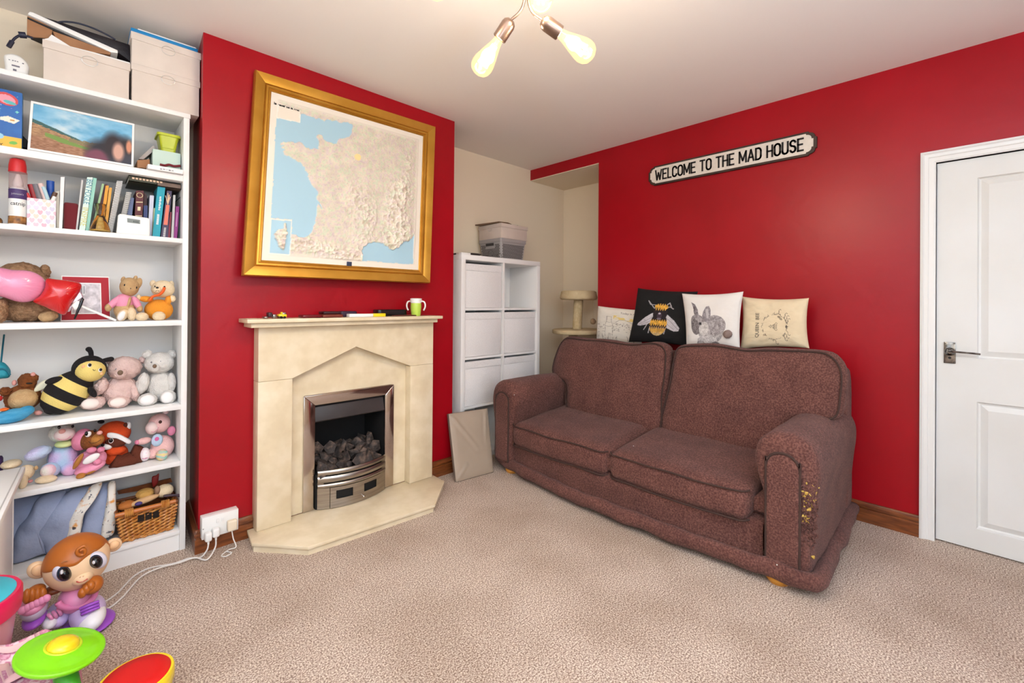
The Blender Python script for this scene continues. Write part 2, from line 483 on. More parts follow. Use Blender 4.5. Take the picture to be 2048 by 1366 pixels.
put('rose', lathe([(0, 0.03), (0.009, 0.028), (0.011, 0.02), (0.017, 0.012), (0.021, 0.006), (0.021, 0)], (dx-0.006, 0.079, 0.998), (-1, 0, 0), 24), m_chrome, hp)
put('lever', tube([(dx-0.03, 0.082, 1.000), (dx-0.042, 0.066, 1.001), (dx-0.045, 0.03, 1.000), (dx-0.043, -0.012, 0.998), (dx-0.040, -0.03, 0.996)], 0.0065, 10, 6, ry=0.005), m_chrome, hp)
put('keyhole', cyl((dx-0.010, 0.079, 0.966), (dx-0.006, 0.079, 0.966), 0.006, n=14), mat('black hole', (20, 18, 18), 0.5), hp)
for y, z in ((0.096, 0.943), (0.062, 0.943), (0.096, 1.041), (0.062, 1.041)):
    put('screw', ball((dx-0.0075, y, z), (0.002, 0.0035, 0.0035), u=10, v=6), m_chrome, hp)

# ================================================================ fireplace
m_stone = mat('cream marble', (218, 199, 166), 0.35, c2=(230, 213, 184), mscale=11, mdetail=6, c3=(224, 206, 174))
m_steel = mat('brushed steel', (176, 168, 160), 0.30, metal=1.0, c2=(150, 142, 136), mscale=3, stretch=(2, 2, 30))
m_chromef = mat('polished steel', (196, 186, 180), 0.12, metal=1.0)
m_black = mat('matt black', (16, 14, 14), 0.8)  # one plain black for firebox, coal bed and strip behind the grate slots
m_hood = mat('dark enamel', (52, 46, 46), 0.45, c2=(62, 55, 54), mscale=5)
SX0, SX1 = 0.680, 1.752; LF = 2.56; BPY = 2.622
hz = 0.046
fp = thing('fireplace_surround', 'cream marble fireplace surround with pointed arch and mantel shelf on red wall', 'fireplace', (1.21, 2.6, 0.046))
# front: two legs and the arched header, jointed at z 0.815
put('leg', box(SX0, LF, hz+0.001, 0.847, YC-0.001, 0.8145, 0.0015), m_stone, fp)
put('leg', box(1.577, LF, hz+0.001, SX1, YC-0.001, 0.8145, 0.0015), m_stone, fp)
put('header', prism([(SX0, 0.8155), (0.847, 0.8155), (1.205, 0.965), (1.577, 0.8155), (SX1, 0.8155), (SX1, 1.098), (SX0, 1.098)], LF, YC-0.001, 'y', 0.0015, 1), m_stone, fp)
put('back_panel', join(prism([(0.847, hz+0.001), (0.93, hz+0.001), (0.93, 0.70), (1.48, 0.70), (1.48, hz+0.001), (1.577, hz+0.001), (1.577, 0.83), (1.205, 0.975), (0.847, 0.83)], BPY, YC-0.001, 'y')), m_stone, fp)
put('mantel_moulding', box(0.632, 2.505, 1.0985, 1.748, YC-0.001, 1.1215, 0.002), m_stone, fp)
put('mantel_shelf', box(0.608, 2.478, 1.1225, 1.772, YC-0.001, 1.1425, 0.003), m_stone, fp)

hearth_o = [(0.650, YC-0.024), (0.632, 2.462), (0.819, 2.238), (1.526, 2.196), (1.768, 2.440), (1.775, YC-0.024)]
cx, cy = 1.21, 2.45
hh = thing('hearth', 'low cream marble hearth slab with cut corners on the carpet', 'hearth', (1.21, 2.42, 0))
put('slab', prism(hearth_o, 0.030, 0.046, 'z', 0.002), m_stone, hh)
put('plinth', prism([(cx+(x-cx)*0.985, YC-0.026 if y > 2.6 else cy+(y-cy)*0.955) for x, y in hearth_o], 0.0, 0.0295, 'z'), m_stone, hh)

gf = thing('gas_fire', 'steel framed inset gas fire with imitation coals in the marble fireplace', 'fire', (1.21, 2.58, 0.047))
fx0, fx1, fz0, fz1 = 0.925, 1.486, 0.048, 0.699
ix0, ix1, iz1 = 0.988, 1.424, 0.640
yf = BPY-0.014
put('frame_bar', prism([(fx0, fz0), (ix0, fz0), (ix0, iz1), (fx0, fz1)], yf, BPY-0.0006, 'y', 0.003), m_chromef, gf)
put('frame_bar', prism([(ix1, fz0), (fx1, fz0), (fx1, fz1), (ix1, iz1)], yf, BPY-0.0006, 'y', 0.003), m_chromef, gf)
put('frame_bar', prism([(ix0, iz1), (ix1, iz1), (fx1, fz1), (fx0, fz1)], yf, BPY-0.0006, 'y', 0.003), m_chromef, gf)
put('firebox', join(box(0.978, YC+0.25, 0.03, 1.432, YC+0.29, 0.65), box(0.978, BPY, 0.048, 0.986, YC+0.25, 0.65), box(1.426, BPY, 0.048, 1.432, YC+0.25, 0.65),
                    box(0.978, BPY, 0.642, 1.432, YC+0.25, 0.65), box(0.978, YC-0.015, 0.03, 1.432, YC+0.25, 0.047)), m_black, gf)
put('hood', prism([(YC+0.02, 0.64), (YC-0.012, 0.625), (YC-0.030, 0.545), (YC-0.012, 0.535), (YC+0.03, 0.60)], 0.990, 1.422, 'x', 0.003), m_hood, gf)
put('coal_bed', box(0.99, 2.60, 0.05, 1.422, YC+0.23, 0.245), m_black, gf)
gx0, gx1 = 0.996, 1.416
def bowed(x0, x1, z0, z1, off=0.0, th=0.006, ny=16, round_=0.0):
    def yb(x): return 2.592-0.058*(1-((x-1.206)/0.21)**2)-off
    bm = bmesh.new(); rows = []
    for i in range(ny+1):
        x = x0+(x1-x0)*i/ny; y = yb(x)
        prof = [(0, z0), (-round_*0.8, z0+(z1-z0)*0.2), (-round_, (z0+z1)/2), (-round_*0.8, z1-(z1-z0)*0.2), (0, z1), (th, z1), (th, z0)]
        rows.append([bm.verts.new((x, y+d, z)) for d, z in prof])
    for a, b in zip(rows, rows[1:]):
        for i in range(len(a)): bm.faces.new((a[i], a[(i+1) % len(a)], b[(i+1) % len(a)], b[i]))
    bm.faces.new(rows[0]); bm.faces.new(rows[-1])
    bmesh.ops.recalc_face_normals(bm, faces=bm.faces)
    return bm
for z0, z1 in ((0.240, 0.267), (0.198, 0.232), (0.168, 0.190)):
    put('grate_bar', bowed(gx0, gx1, z0, z1, 0.002, 0.008, 16, 0.006), m_steel, gf)
put('grate_backing', bowed(gx0+0.004, gx1-0.004, 0.052, 0.262, -0.010, 0.004), m_black, gf)
for x0, x1 in ((gx0, gx0+0.03), (gx1-0.03, gx1)):
    put('grate_end', bowed(x0, x1, 0.049, 0.240, 0, 0.007, 4), m_steel, gf)
dr = put('ash_panel', join(bowed(1.058, 1.372, 0.050, 0.098, 0.003, 0.006), bowed(1.058, 1.372, 0.146, 0.166, 0.003, 0.006), bowed(1.058, 1.088, 0.098, 0.146, 0.003, 0.006, 3),
                           bowed(1.180, 1.250, 0.098, 0.146, 0.003, 0.006, 5), bowed(1.340, 1.372, 0.098, 0.146, 0.003, 0.006, 3)), m_steel, gf)
put('grate_side', bowed(gx0, 1.056, 0.049, 0.166, 0, 0.007, 4), m_steel, gf)
put('grate_side', bowed(1.374, gx1, 0.049, 0.166, 0, 0.007, 4), m_steel, gf)
put('knob', join(cyl((1.235, 2.533, 0.086), (1.235, 2.510, 0.083), 0.004, n=12), ball((1.235, 2.508, 0.083), 0.008, u=12, v=8)), m_chromef, dr)
m_coal = mat('imitation coal', (40, 35, 33), 0.75, c2=(112, 92, 80), mscale=24, c3=(66, 56, 52), bump=0.8, bscale=60)
rg = random.Random(11)
def rock(c, r, seed):
    bm = bmesh.new(); bmesh.ops.create_icosphere(bm, subdivisions=1, radius=1)
    rr = random.Random(seed); sc = [rr.uniform(0.75, 1.25) for _ in range(3)]
    for v in bm.verts:
        n_ = noise.noise(v.co*1.3+Vector((seed*3.1, 0, 0)))
        v.co = Vector((v.co.x*sc[0], v.co.y*sc[1], v.co.z*sc[2]*0.8))*(1+0.7*n_+rr.uniform(-0.16, 0.16))
    return xf(bm, Matrix.Translation(c) @ Euler((rr.uniform(0, 3), rr.uniform(0, 3), rr.uniform(0, 3))).to_matrix().to_4x4() @ Matrix.Scale(r, 4))
k = 0
for zi, (row, y, z) in enumerate(((7, 2.612, 0.262), (6, 2.655, 0.290), (6, 2.70, 0.305), (5, 2.74, 0.338), (5, 2.79, 0.325))):
    for i in range(row):
        x = 1.02+(0.37)*(i+0.5*(zi % 2)*0.6)/(row-0.6)
        k += 1
        put('coal', rock((min(max(x, 1.035), 1.380), y+rg.uniform(-0.012, 0.012), z+rg.uniform(-0.012, 0.014)), rg.uniform(0.034, 0.046), k), m_coal, gf, flat=True)

# ================================================================ relief map in a gold frame
# the picture hangs with its foot standing a little off the wall
TL, TR, BR, BL = Vector((0.6656, 2.628, 2.4383)), Vector((1.79, 2.628, 2.453)), Vector((1.707, 2.555, 1.3593)), Vector((0.5995, 2.555, 1.3594))
mN = (BR-BL).cross(TL-BL).normalized()
if mN.y > 0: mN = -mN
def mq(u, v, h=0.0):
    return BL.lerp(BR, u).lerp(TL.lerp(TR, u), v)+mN*h
m_gold = mat('gilt wood', (184, 132, 46), 0.38, metal=0.7, c2=(202, 150, 62), mscale=5, bump=0.05, bscale=40)
m_gold2 = mat('dark gilt groove', (120, 76, 22), 0.4, metal=0.6)
mp_ = thing('framed_map', 'large raised relief map of France in a wide gold frame above the fireplace', 'map', tuple(BL.lerp(BR, 0.5)))
PR = [(0, -0.012), (0, 0.016), (0.05, 0.024), (0.34, 0.020), (0.60, 0.012), (0.64, 0.006), (0.70, 0.013), (0.80, 0.013), (0.86, 0.004), (0.93, 0.007), (1.0, 0.001), (1.0, -0.012)]
BW, BH = 0.077, 0.079       # frame width as a fraction of picture width / height
cor = [(0, 0), (1, 0), (1, 1), (0, 1)]
for i in range(4):
    a, b = cor[i], cor[(i+1) % 4]
    bm = bmesh.new(); rows = []
    for (u, v) in (a, b):
        su, sv = (1 if u == 0 else -1), (1 if v == 0 else -1)
        rows.append([bm.verts.new(mq(u+su*BW*t, v+sv*BH*t, h)) for t, h in PR])
    for j in range(len(PR)-1): bm.faces.new((rows[0][j], rows[0][j+1], rows[1][j+1], rows[1][j]))
    bm.faces.new((rows[0][0], rows[0][-1], rows[1][-1], rows[1][0]))
    bmesh.ops.recalc_face_normals(bm, faces=bm.faces)
    put('frame_rail', bm, m_gold, mp_, angle=28)
# print coordinates: the sheet inside the frame
SEA1 = [(0.0324, 0.8493), (0.161, 0.8578), (0.16, 0.9137), (0.1815, 0.9217), (0.196, 0.9178), (0.2156, 0.9143), (0.2351, 0.915), (0.2473, 0.9058), (0.2647, 0.9156), (0.2847, 0.9174), (0.2952, 0.9097), (0.3147, 0.9268), (0.3352, 0.9287), (0.348, 0.9237), (0.3715, 0.9354), (0.3985, 0.9257), (0.4217, 0.9372), (0.4408, 0.9465), (0.4575, 0.9413), (0.4765, 0.9378), (0.4774, 0.9174), (0.4744, 0.8878), (0.4687, 0.8667), (0.4563, 0.8495), (0.433, 0.8339), (0.4034, 0.8223), (0.386, 0.8086), (0.382, 0.7829), (0.3634, 0.7768), (0.3476, 0.7793), (0.3321, 0.7806), (0.3136, 0.7833), (0.3011, 0.7886), (0.2975, 0.8007), (0.2898, 0.8128), (0.2756, 0.8164), (0.26, 0.8098), (0.257, 0.7916), (0.2655, 0.7788), (0.2722, 0.7644), (0.2735, 0.7377), (0.2707, 0.7153), (0.2567, 0.7181), (0.2448, 0.7194), (0.2374, 0.711), (0.2259, 0.707), (0.2139, 0.7156), (0.2018, 0.7082), (0.1919, 0.7162), (0.1848, 0.7249), (0.1767, 0.7354), (0.1652, 0.7387), (0.1533, 0.7323), (0.1399, 0.7234), (0.1258, 0.728), (0.1121, 0.7264), (0.0946, 0.7154), (0.0765, 0.7167), (0.0595, 0.7018), (0.0644, 0.6929), (0.0796, 0.6918), (0.0659, 0.6821), (0.0716, 0.6744), (0.086, 0.6719), (0.0762, 0.6551), (0.0822, 0.6412), (0.0988, 0.634), (0.1169, 0.6344), (0.1311, 0.6254), (0.1451, 0.6205), (0.1596, 0.6093), (0.1736, 0.6105), (0.1884, 0.5972), (0.2015, 0.5812), (0.2023, 0.5656), (0.2142, 0.5576), (0.2261, 0.5496), (0.2191, 0.5365), (0.2256, 0.521), (0.2342, 0.5037), (0.2389, 0.4877), (0.2529, 0.4777), (0.2723, 0.4633), (0.2828, 0.4492), (0.2847, 0.4304), (0.2756, 0.4159), (0.2783, 0.4004), (0.2867, 0.3902), (0.3057, 0.3676), (0.3203, 0.3356), (0.3, 0.3614), (0.2836, 0.3726), (0.2822, 0.3426), (0.2828, 0.3108), (0.2771, 0.2677), (0.2745, 0.2409), (0.2678, 0.219), (0.2594, 0.1918), (0.2434, 0.167), (0.2295, 0.1593), (0.2156, 0.1537), (0.1875, 0.1548), (0.1732, 0.1634), (0.1592, 0.167), (0.1484, 0.1648), (0.1475, 0.2532), (0.0356, 0.2478)]
SEA2 = [(0.5773, 0.0384), (0.581, 0.0815), (0.5755, 0.1037), (0.5845, 0.1294), (0.599, 0.1375), (0.6122, 0.1524), (0.6233, 0.1627), (0.641, 0.1598), (0.6581, 0.1707), (0.694, 0.1696), (0.7184, 0.165), (0.7336, 0.1523), (0.7559, 0.1485), (0.7691, 0.1319), (0.788, 0.1288), (0.8007, 0.1251), (0.8166, 0.1408), (0.8318, 0.1434), (0.8439, 0.1626), (0.8628, 0.1765), (0.8816, 0.1953), (0.908, 0.1992), (0.9339, 0.2203), (0.9558, 0.25), (0.9562, 0.0371)]
INSET = [(0.0334, 0.2406), (0.1441, 0.2476), (0.1439, 0.041), (0.0339, 0.0403)]
CORS = [(0.102, 0.2278), (0.1126, 0.2302), (0.1159, 0.2004), (0.1222, 0.1659), (0.1163, 0.125), (0.1128, 0.0896), (0.1062, 0.064), (0.0924, 0.0748), (0.0783, 0.0934), (0.0711, 0.1155), (0.0588, 0.134), (0.0558, 0.1584), (0.0645, 0.1742), (0.0795, 0.1869), (0.1021, 0.1917)]
TITLE = [(0.0385, 0.9334), (0.1553, 0.9334), (0.1609, 0.8599), (0.0357, 0.8524)]
PYR = [(0.1526, 0.1185), (0.2364, 0.1164), (0.3153, 0.0923), (0.397, 0.0778), (0.4822, 0.0627), (0.5705, 0.0638)]
ALP = [(0.8412, 0.5399), (0.794, 0.4343), (0.8225, 0.3659), (0.8513, 0.2968), (0.8414, 0.2228), (0.7925, 0.1697)]
MAS = [(0.5309, 0.438), (0.5671, 0.3869), (0.604, 0.335), (0.6297, 0.2808), (0.6096, 0.2094)]
VOS = [(0.897, 0.8005), (0.8877, 0.698), (0.8392, 0.5887), (0.8673, 0.5446)]
RHO = [(0.7022, 0.5385), (0.6892, 0.4177), (0.6872, 0.3233), (0.6557, 0.226)]
PAR = [(0.521, 0.7266)]
def seg_d(U, V, P):
    d = np.full(len(U), 9.0)
    for (x0, y0), (x1, y1) in zip(P, P[1:]):
        dx, dy = x1-x0, y1-y0; t = np.clip(((U-x0)*dx+(V-y0)*dy)/(dx*dx+dy*dy), 0, 1)
        d = np.minimum(d, np.hypot(U-x0-t*dx, V-y0-t*dy))
    return d
def sea_mask(U, V):
    j = 0.004
    Uj = U+j*(fbm(U, V, 60, 5, 2)-0.5)*2; Vj = V+j*(fbm(U, V, 60, 9, 2)-0.5)*2
    return (in_poly(Uj, Vj, SEA1) | in_poly(Uj, Vj, SEA2) | (in_poly(U, V, INSET) & ~in_poly(Uj, Vj, CORS)))
def mount(U, V):
    g = lambda P, w_: np.exp(-(seg_d(U, V, P)/w_)**2)
    h = 1.0*g(ALP, 0.075)+0.95*g(PYR, 0.040)+0.55*g(MAS, 0.10)+0.45*g(VOS, 0.035)+np.where(in_poly(U, V, CORS), 0.9, 0)
    h -= 0.5*np.exp(-(seg_d(U, V, RHO)/0.018)**2)
    return np.clip(h, 0, 1.1)
def map_h(U, V):
    sea = sea_mask(U, V)
    rid = 1-np.abs(2*fbm(U, V, 34, 21, 3)-1); rid2 = 1-np.abs(2*fbm(U*1.3, V, 80, 33, 2)-1)
    h = 0.0012+mount(U, V)*0.020*(rid**3)+mount(U, V)*0.006*rid2**3+0.0014*rid2**2
    edge = np.minimum(np.minimum(U, 1-U), np.minimum(V, 1-V))
    h = np.where(edge < 0.035, 0.0004, h)
    return np.where(sea | in_poly(U, V, TITLE), 0.0002, h)
def map_rgb(U, V):
    c = np.empty((len(U), 3)); m = mount(U, V)[:, None]
    n1 = fbm(U, V, 26, 40, 4)[:, None]; n2 = fbm(U, V, 70, 50, 2)[:, None]
    land = np.array([236, 222, 202])*(1-n1*0.10)+np.array([4, 8, -4])*(n2-0.5)*4
    land = np.where(n2 > 0.62, land*0.97+np.array([-6, 4, 8]), land)
    land = land*(1-0.25*m)+np.array([226, 196, 176])*0.25*m
    rid = 1-np.abs(2*fbm(U, V, 34, 21, 3)-1)
    land = land-np.clip(m, 0.12, 1)*((0.62-rid)[:, None])*np.array([70, 84, 92])*1.1      # relief shading painted into the printed land colour, valleys darker
    spk = (RNG.random(len(U)) > 0.965)[:, None]
    land = np.where(spk, land*0.90, land)
    c[:] = land*0.955
    c[np.hypot(U-PAR[0][0], (V-PAR[0][1])*0.97) < 0.022] = (236, 214, 150)
    edge = np.minimum(np.minimum(U, 1-U), np.minimum(V, 1-V))
    fade = np.clip((0.06-edge)/0.03, 0, 1)[:, None]
    c = c*(1-fade)+np.array([232, 222, 208])*fade
    c[in_poly(U, V, TITLE)] = (232, 220, 204)
    sea = sea_mask(U, V)
    c[sea] = (166, 200, 216)
    bord = stroke(U, V, INSET+[INSET[0]], 0.0035); c[bord] = (236, 228, 214)
    tb = stroke(U, V, TITLE+[TITLE[0]], 0.003); c[tb] = (238, 232, 220)
    return c
def map_pos(U, V):
    h = map_h(U, V)
    A, B, C, D = [np.array(q) for q in (mq(BW, BH), mq(1-BW, BH), mq(1-BW, 1-BH), mq(BW, 1-BH))]
    P = (A*(1-U)[:, None]+B*U[:, None])*(1-V)[:, None]+(D*(1-U)[:, None]+C*U[:, None])*V[:, None]
    return P+np.array(mN)*(h+0.0005)[:, None]
put('relief_map', colored(250, 240, map_pos, map_rgb), vcol('map print', 0.55), mp_, angle=180)
put('backing_board', prism([(BL.x+0.02, 0), (BR.x-0.02, 0), (BR.x-0.02, 1), (BL.x+0.02, 1)], 0, 0.004, 'y') if False else
    gridf(1, 1, lambda u, v: mq(0.02+0.96*u, 0.02+0.96*v, -0.010)), mat('hardboard', (120, 84, 54), 0.8), mp_)
m_ink = mat('black ink', (28, 24, 24), 0.7)
def map_text(s, size, u, v, **k):
    O = mq(BW+(1-2*BW)*u, BH+(1-2*BH)*v, 0.0016); ex = (BR-BL).normalized(); ey = (TL-BL).normalized()
    return text(s, size, None, mp=lambda x, y, h: O+ex*x+ey*y+mN*h, extrude=0.0002, **k)
put('lettering', map_text('le relief de la France', 0.0185, 0.0959, 0.9339, bold=0.0008), m_ink, mp_)
em = [(0.4797, 0.024), (0.5101, 0.0238), (0.5114, -0.0038), (0.4789, -0.0035)]
put('publisher_mark', gridf(1, 1, lambda u, v: mq(BW+(1-2*BW)*(em[3][0]+(em[2][0]-em[3][0])*u), BH+(1-2*BH)*(em[3][1]+(em[0][1]-em[3][1])*v), 0.006)), mat('navy print', (34, 48, 74), 0.6), mp_)

# ================================================================ the wall sign
m_signw = mat('sign white', (226, 216, 204), 0.6, c2=(216, 206, 194), mscale=30)
m_signb = mat('sign dark wood', (44, 32, 26), 0.55, c2=(66, 50, 40), mscale=12)
sg = thing('wall_sign', 'long white street sign reading WELCOME TO THE MAD HOUSE on the red wall', 'sign', (XR, 1.223, 2.165))
def plate(W, H, notch, dep):
    P = []
    for sx, sz in ((1, -1), (1, 1), (-1, 1), (-1, -1)):
        c0 = [(W/2, sz*(H/2-notch-0.010)), (W/2-0.012, sz*(H/2-notch-0.010)), (W/2-0.012, sz*(H/2-notch))]
        for q in range(0, 5):
            a = R(90*q/4); c0.append((W/2-0.012-notch*0.9*(1-math.cos(a)), sz*(H/2-notch+notch*math.sin(a)*0.9)))
        c0 += [(W/2-0.012-notch*0.9-0.008, sz*(H/2-notch*0.1)), (W/2-0.012-notch*0.9-0.008, sz*H/2)]
        c0 = [(sx*a, b) for a, b in c0]
        if (sx > 0) != (sz < 0): c0.reverse() if sz > 0 and sx > 0 else None
        if sx > 0 and sz < 0: c0.reverse()
        if sx < 0 and sz > 0: c0.reverse()
        if sx > 0 and sz > 0: pass
        P += c0
    return P
def sign_outline(W, H, n):
    q = [(W/2, 0)]
    q += [(W/2, H/2-n-0.008), (W/2-0.010, H/2-n-0.008)]
    for i in range(6):
        a = R(90*i/5); q.append((W/2-0.010-n*(1-math.cos(a)), H/2-n-0.002+n*math.sin(a)*0.8))
    q += [(W/2-0.012-n, H/2)]
    up_ = q[1:]
    P = up_ + [(-x, z) for x, z in reversed(up_)] + [(-x, -z) for x, z in up_] + [(x, -z) for x, z in reversed(up_)]
    return P
SR = R(0.0)
sc_ = [(1.222-x, 2.2305+z) for x, z in sign_outline(1.12, 0.150, 0.032)]
put('back_board', prism(sc_, XR-0.018, XR-0.001, 'x', 0.002, 1), m_signb, sg, angle=30)
sw = [(1.222-x, 2.2305+z) for x, z in sign_outline(1.085, 0.122, 0.028)]
put('face_plate', prism(sw, XR-0.022, XR-0.0185, 'x'), m_signw, sg, angle=30)
# narrow block capitals drawn as strokes of even weight
def arc_(cx, cy, rx, ry, a0, a1, n=8): return [(cx+rx*math.cos(R(a0+(a1-a0)*i/n)), cy+ry*math.sin(R(a0+(a1-a0)*i/n))) for i in range(n+1)]
GLY = {'W': (0.66, [[(0, 1), (0.16, 0), (0.33, 0.72), (0.50, 0), (0.66, 1)]]), 'E': (0.38, [[(0.38, 1), (0, 1), (0, 0), (0.38, 0)], [(0, 0.52), (0.32, 0.52)]]), 'L': (0.34, [[(0, 1), (0, 0), (0.34, 0)]]),
       'C': (0.42, [arc_(0.21, 0.74, 0.21, 0.26, 10, 180)+arc_(0.21, 0.26, 0.21, 0.26, 180, 350)]), 'O': (0.44, [arc_(0.22, 0.74, 0.22, 0.26, 0, 180)+arc_(0.22, 0.26, 0.22, 0.26, 180, 360)+[(0.44, 0.74)]]),
       'M': (0.58, [[(0, 0), (0, 1), (0.29, 0.18), (0.58, 1), (0.58, 0)]]), 'T': (0.44, [[(0, 1), (0.44, 1)], [(0.22, 1), (0.22, 0)]]), 'H': (0.42, [[(0, 1), (0, 0)], [(0.42, 1), (0.42, 0)], [(0, 0.52), (0.42, 0.52)]]),
       'A': (0.48, [[(0, 0), (0.24, 1), (0.48, 0)], [(0.09, 0.32), (0.39, 0.32)]]), 'D': (0.42, [[(0, 0), (0, 1), (0.18, 1)]+arc_(0.18, 0.70, 0.24, 0.30, 90, 0)+arc_(0.18, 0.30, 0.24, 0.30, 0, -90)+[(0, 0)]]),
       'U': (0.42, [[(0, 1)]+arc_(0.21, 0.24, 0.21, 0.24, 180, 360)+[(0.42, 1)]]), 'S': (0.40, [arc_(0.20, 0.76, 0.20, 0.24, 20, 270)+arc_(0.20, 0.26, 0.20, 0.26, 90, -160)])}
def block_text(s, h, wst, gap, space):
    adv = 0; out = []
    for ch in s:
        if ch == ' ': adv += space; continue
        w_, st = GLY[ch]
        out.append([[(adv+x, y) for x, y in pl] for pl in st])
        adv += w_+gap
    return [[[((x-(adv-gap)/2)*h, (y-0.5)*h) for x, y in pl] for pl in g] for g in out], (adv-gap)*h
pls, wd_ = block_text('WELCOME TO THE MAD HOUSE', 0.073, 0.011, 0.19, 0.34)
kx = 0.985/wd_
for glyph in pls:
  lt = []
  for pl in glyph:
    pl = [(x*kx, y) for x, y in pl]; hw = 0.0056
    for (x0, y0), (x1, y1) in zip(pl, pl[1:]):  # solid dark blocks painted as the shade inside the slots
        L_ = math.hypot(x1-x0, y1-y0)
        if L_ < 1e-6: continue
        nx, ny = -(y1-y0)/L_*hw, (x1-x0)/L_*hw; ex, ey = (x1-x0)/L_*hw*0.8, (y1-y0)/L_*hw*0.8
        q = [(x0-ex+nx, y0-ey+ny), (x0-ex-nx, y0-ey-ny), (x1+ex-nx, y1+ey-ny), (x1+ex+nx, y1+ey+ny)]
        lt.append(prism([(1.226-a, 2.2305+b) for a, b in q], XR-0.0245, XR-0.0221, 'x'))
  put('letter', join(*lt), m_ink, sg, flat=True)

# ================================================================ white cube shelving unit
m_white = mat('white laminate', (240, 237, 234), 0.45)
m_bin = mat('white woven fabric', (240, 236, 234), 0.85, bump=0.35, bscale=220, c2=(230, 226, 224), mscale=160)
KX0, KX1, KY0, KZ = 2.098, 2.985, 2.70, 1.600
cs = thing('cube_shelf', 'tall white cube shelving unit in the alcove beside the sofa', 'shelf unit', ((KX0+KX1)/2, 2.88, 0))
pt = 0.040
put('top_panel', box(KX0, KY0, KZ-pt, KX1, YB-0.024, KZ, 0.002), m_white, cs)
put('bottom_panel', box(KX0, KY0, 0, KX1, YB-0.024, pt, 0.002), m_white, cs)
put('side_panel', box(KX0, KY0, pt, KX0+pt, YB-0.024, KZ-pt, 0.001), m_white, cs)
put('side_panel', box(KX1-pt, KY0, pt, KX1, YB-0.024, KZ-pt, 0.001), m_white, cs)
kxm = (KX0+KX1)/2
put('divider', box(kxm-0.010, KY0+0.004, pt, kxm+0.010, YB-0.024, KZ-pt), m_white, cs)
kzs = [pt+(KZ-2*pt)*i/4 for i in range(5)]
for z in kzs[1:4]:
    put('shelf', box(KX0+pt, KY0+0.004, z-0.009, kxm-0.010, YB-0.024, z+0.009), m_white, cs)
    put('shelf', box(kxm+0.010, KY0+0.004, z-0.009, KX1-pt, YB-0.024, z+0.009), m_white, cs)
put('back_board', box(KX0+pt, YB-0.028, pt, KX1-pt, YB-0.024, KZ-pt), m_white, cs)
bw = (kxm-0.010-KX0-pt)
def fabric_bin(ix, iz, label):
    x0 = KX0+pt+0.008 if ix == 0 else kxm+0.018
    x1 = x0+bw-0.016; z0 = kzs[iz]+0.010; z1 = kzs[iz+1]-0.030
    t = thing('fabric_bin', label, 'storage box', ((x0+x1)/2, KY0+0.18, z0), 'white fabric boxes in the cube shelf')
    y0 = KY0+0.012
    put('body', box(x0, y0, z0, x1, YB-0.035, z1, 0.006), m_bin, t)
    put('trim_band', soft(x0-0.001, y0-0.004, z1-0.052, x1+0.001, y0+0.012, z1+0.004, 0.004, n=4), m_bin, t)
    put('stitching', join(*[box(x0+0.01+(x1-x0-0.02)*i/24, y0-0.0052, z1-0.049, x0+0.01+(x1-x0-0.02)*(i+0.6)/24, y0-0.0035, z1-0.048) for i in range(24)]), mat('thread', (200, 196, 192), 0.9), t, kind='stuff')
    return t
fabric_bin(0, 3, 'white fabric box in the top left cell of the cube shelf')
fabric_bin(0, 2, 'white fabric box in the left cell of the second row')
fabric_bin(1, 2, 'white fabric box in the right cell below the empty cell')
fabric_bin(0, 1, 'white fabric box in the left cell of the third row')
fabric_bin(1, 1, 'white fabric box in the right cell just above the sofa arm')

# on top of the cube shelf
m_grey = mat('grey plastic', (158, 152, 150), 0.5)
m_hole = mat('dark hole', (58, 54, 54), 0.8)
m_card = mat('beige board', (206, 190, 178), 0.75, c2=(198, 182, 170), mscale=8)
gb = thing('plastic_basket', 'grey perforated plastic basket on top of the cube shelf', 'basket', (2.70, 2.89, KZ))
bx0, bx1, by0, by1 = 2.552, 2.852, 2.752, 3.035
bm = bmesh.new()
def ringr(x0, y0, x1, y1, z, r=0.02, n=5):
    o = []
    for cx_, cy_, a0 in ((x1-r, y1-r, 0), (x0+r, y1-r, 90), (x0+r, y0+r, 180), (x1-r, y0+r, 270)):
        for i in range(n): a = R(a0+90*i/(n-1)); o.append((cx_+r*math.cos(a), cy_+r*math.sin(a), z))
    return o
rings = [ringr(bx0+0.014, by0+0.014, bx1-0.014, by1-0.014, KZ+0.001), ringr(bx0, by0, bx1, by1, KZ+0.148), ringr(bx0-0.006, by0-0.006, bx1+0.006, by1+0.006, KZ+0.148), ringr(bx0-0.006, by0-0.006, bx1+0.006, by1+0.006, KZ+0.176), ringr(bx0, by0, bx1, by1, KZ+0.176), ringr(bx0+0.002, by0+0.002, bx1-0.002, by1-0.002, KZ+0.15)]
V = [[bm.verts.new(p) for p in r_] for r_ in rings]
for a, b in zip(V, V[1:]):
    for i in range(len(a)): bm.faces.new((a[i], a[(i+1) % len(a)], b[(i+1) % len(a)], b[i]))
bm.faces.new(V[0]); bmesh.ops.recalc_face_normals(bm, faces=bm.faces)
put('body', bm, m_grey, gb)
hb = []
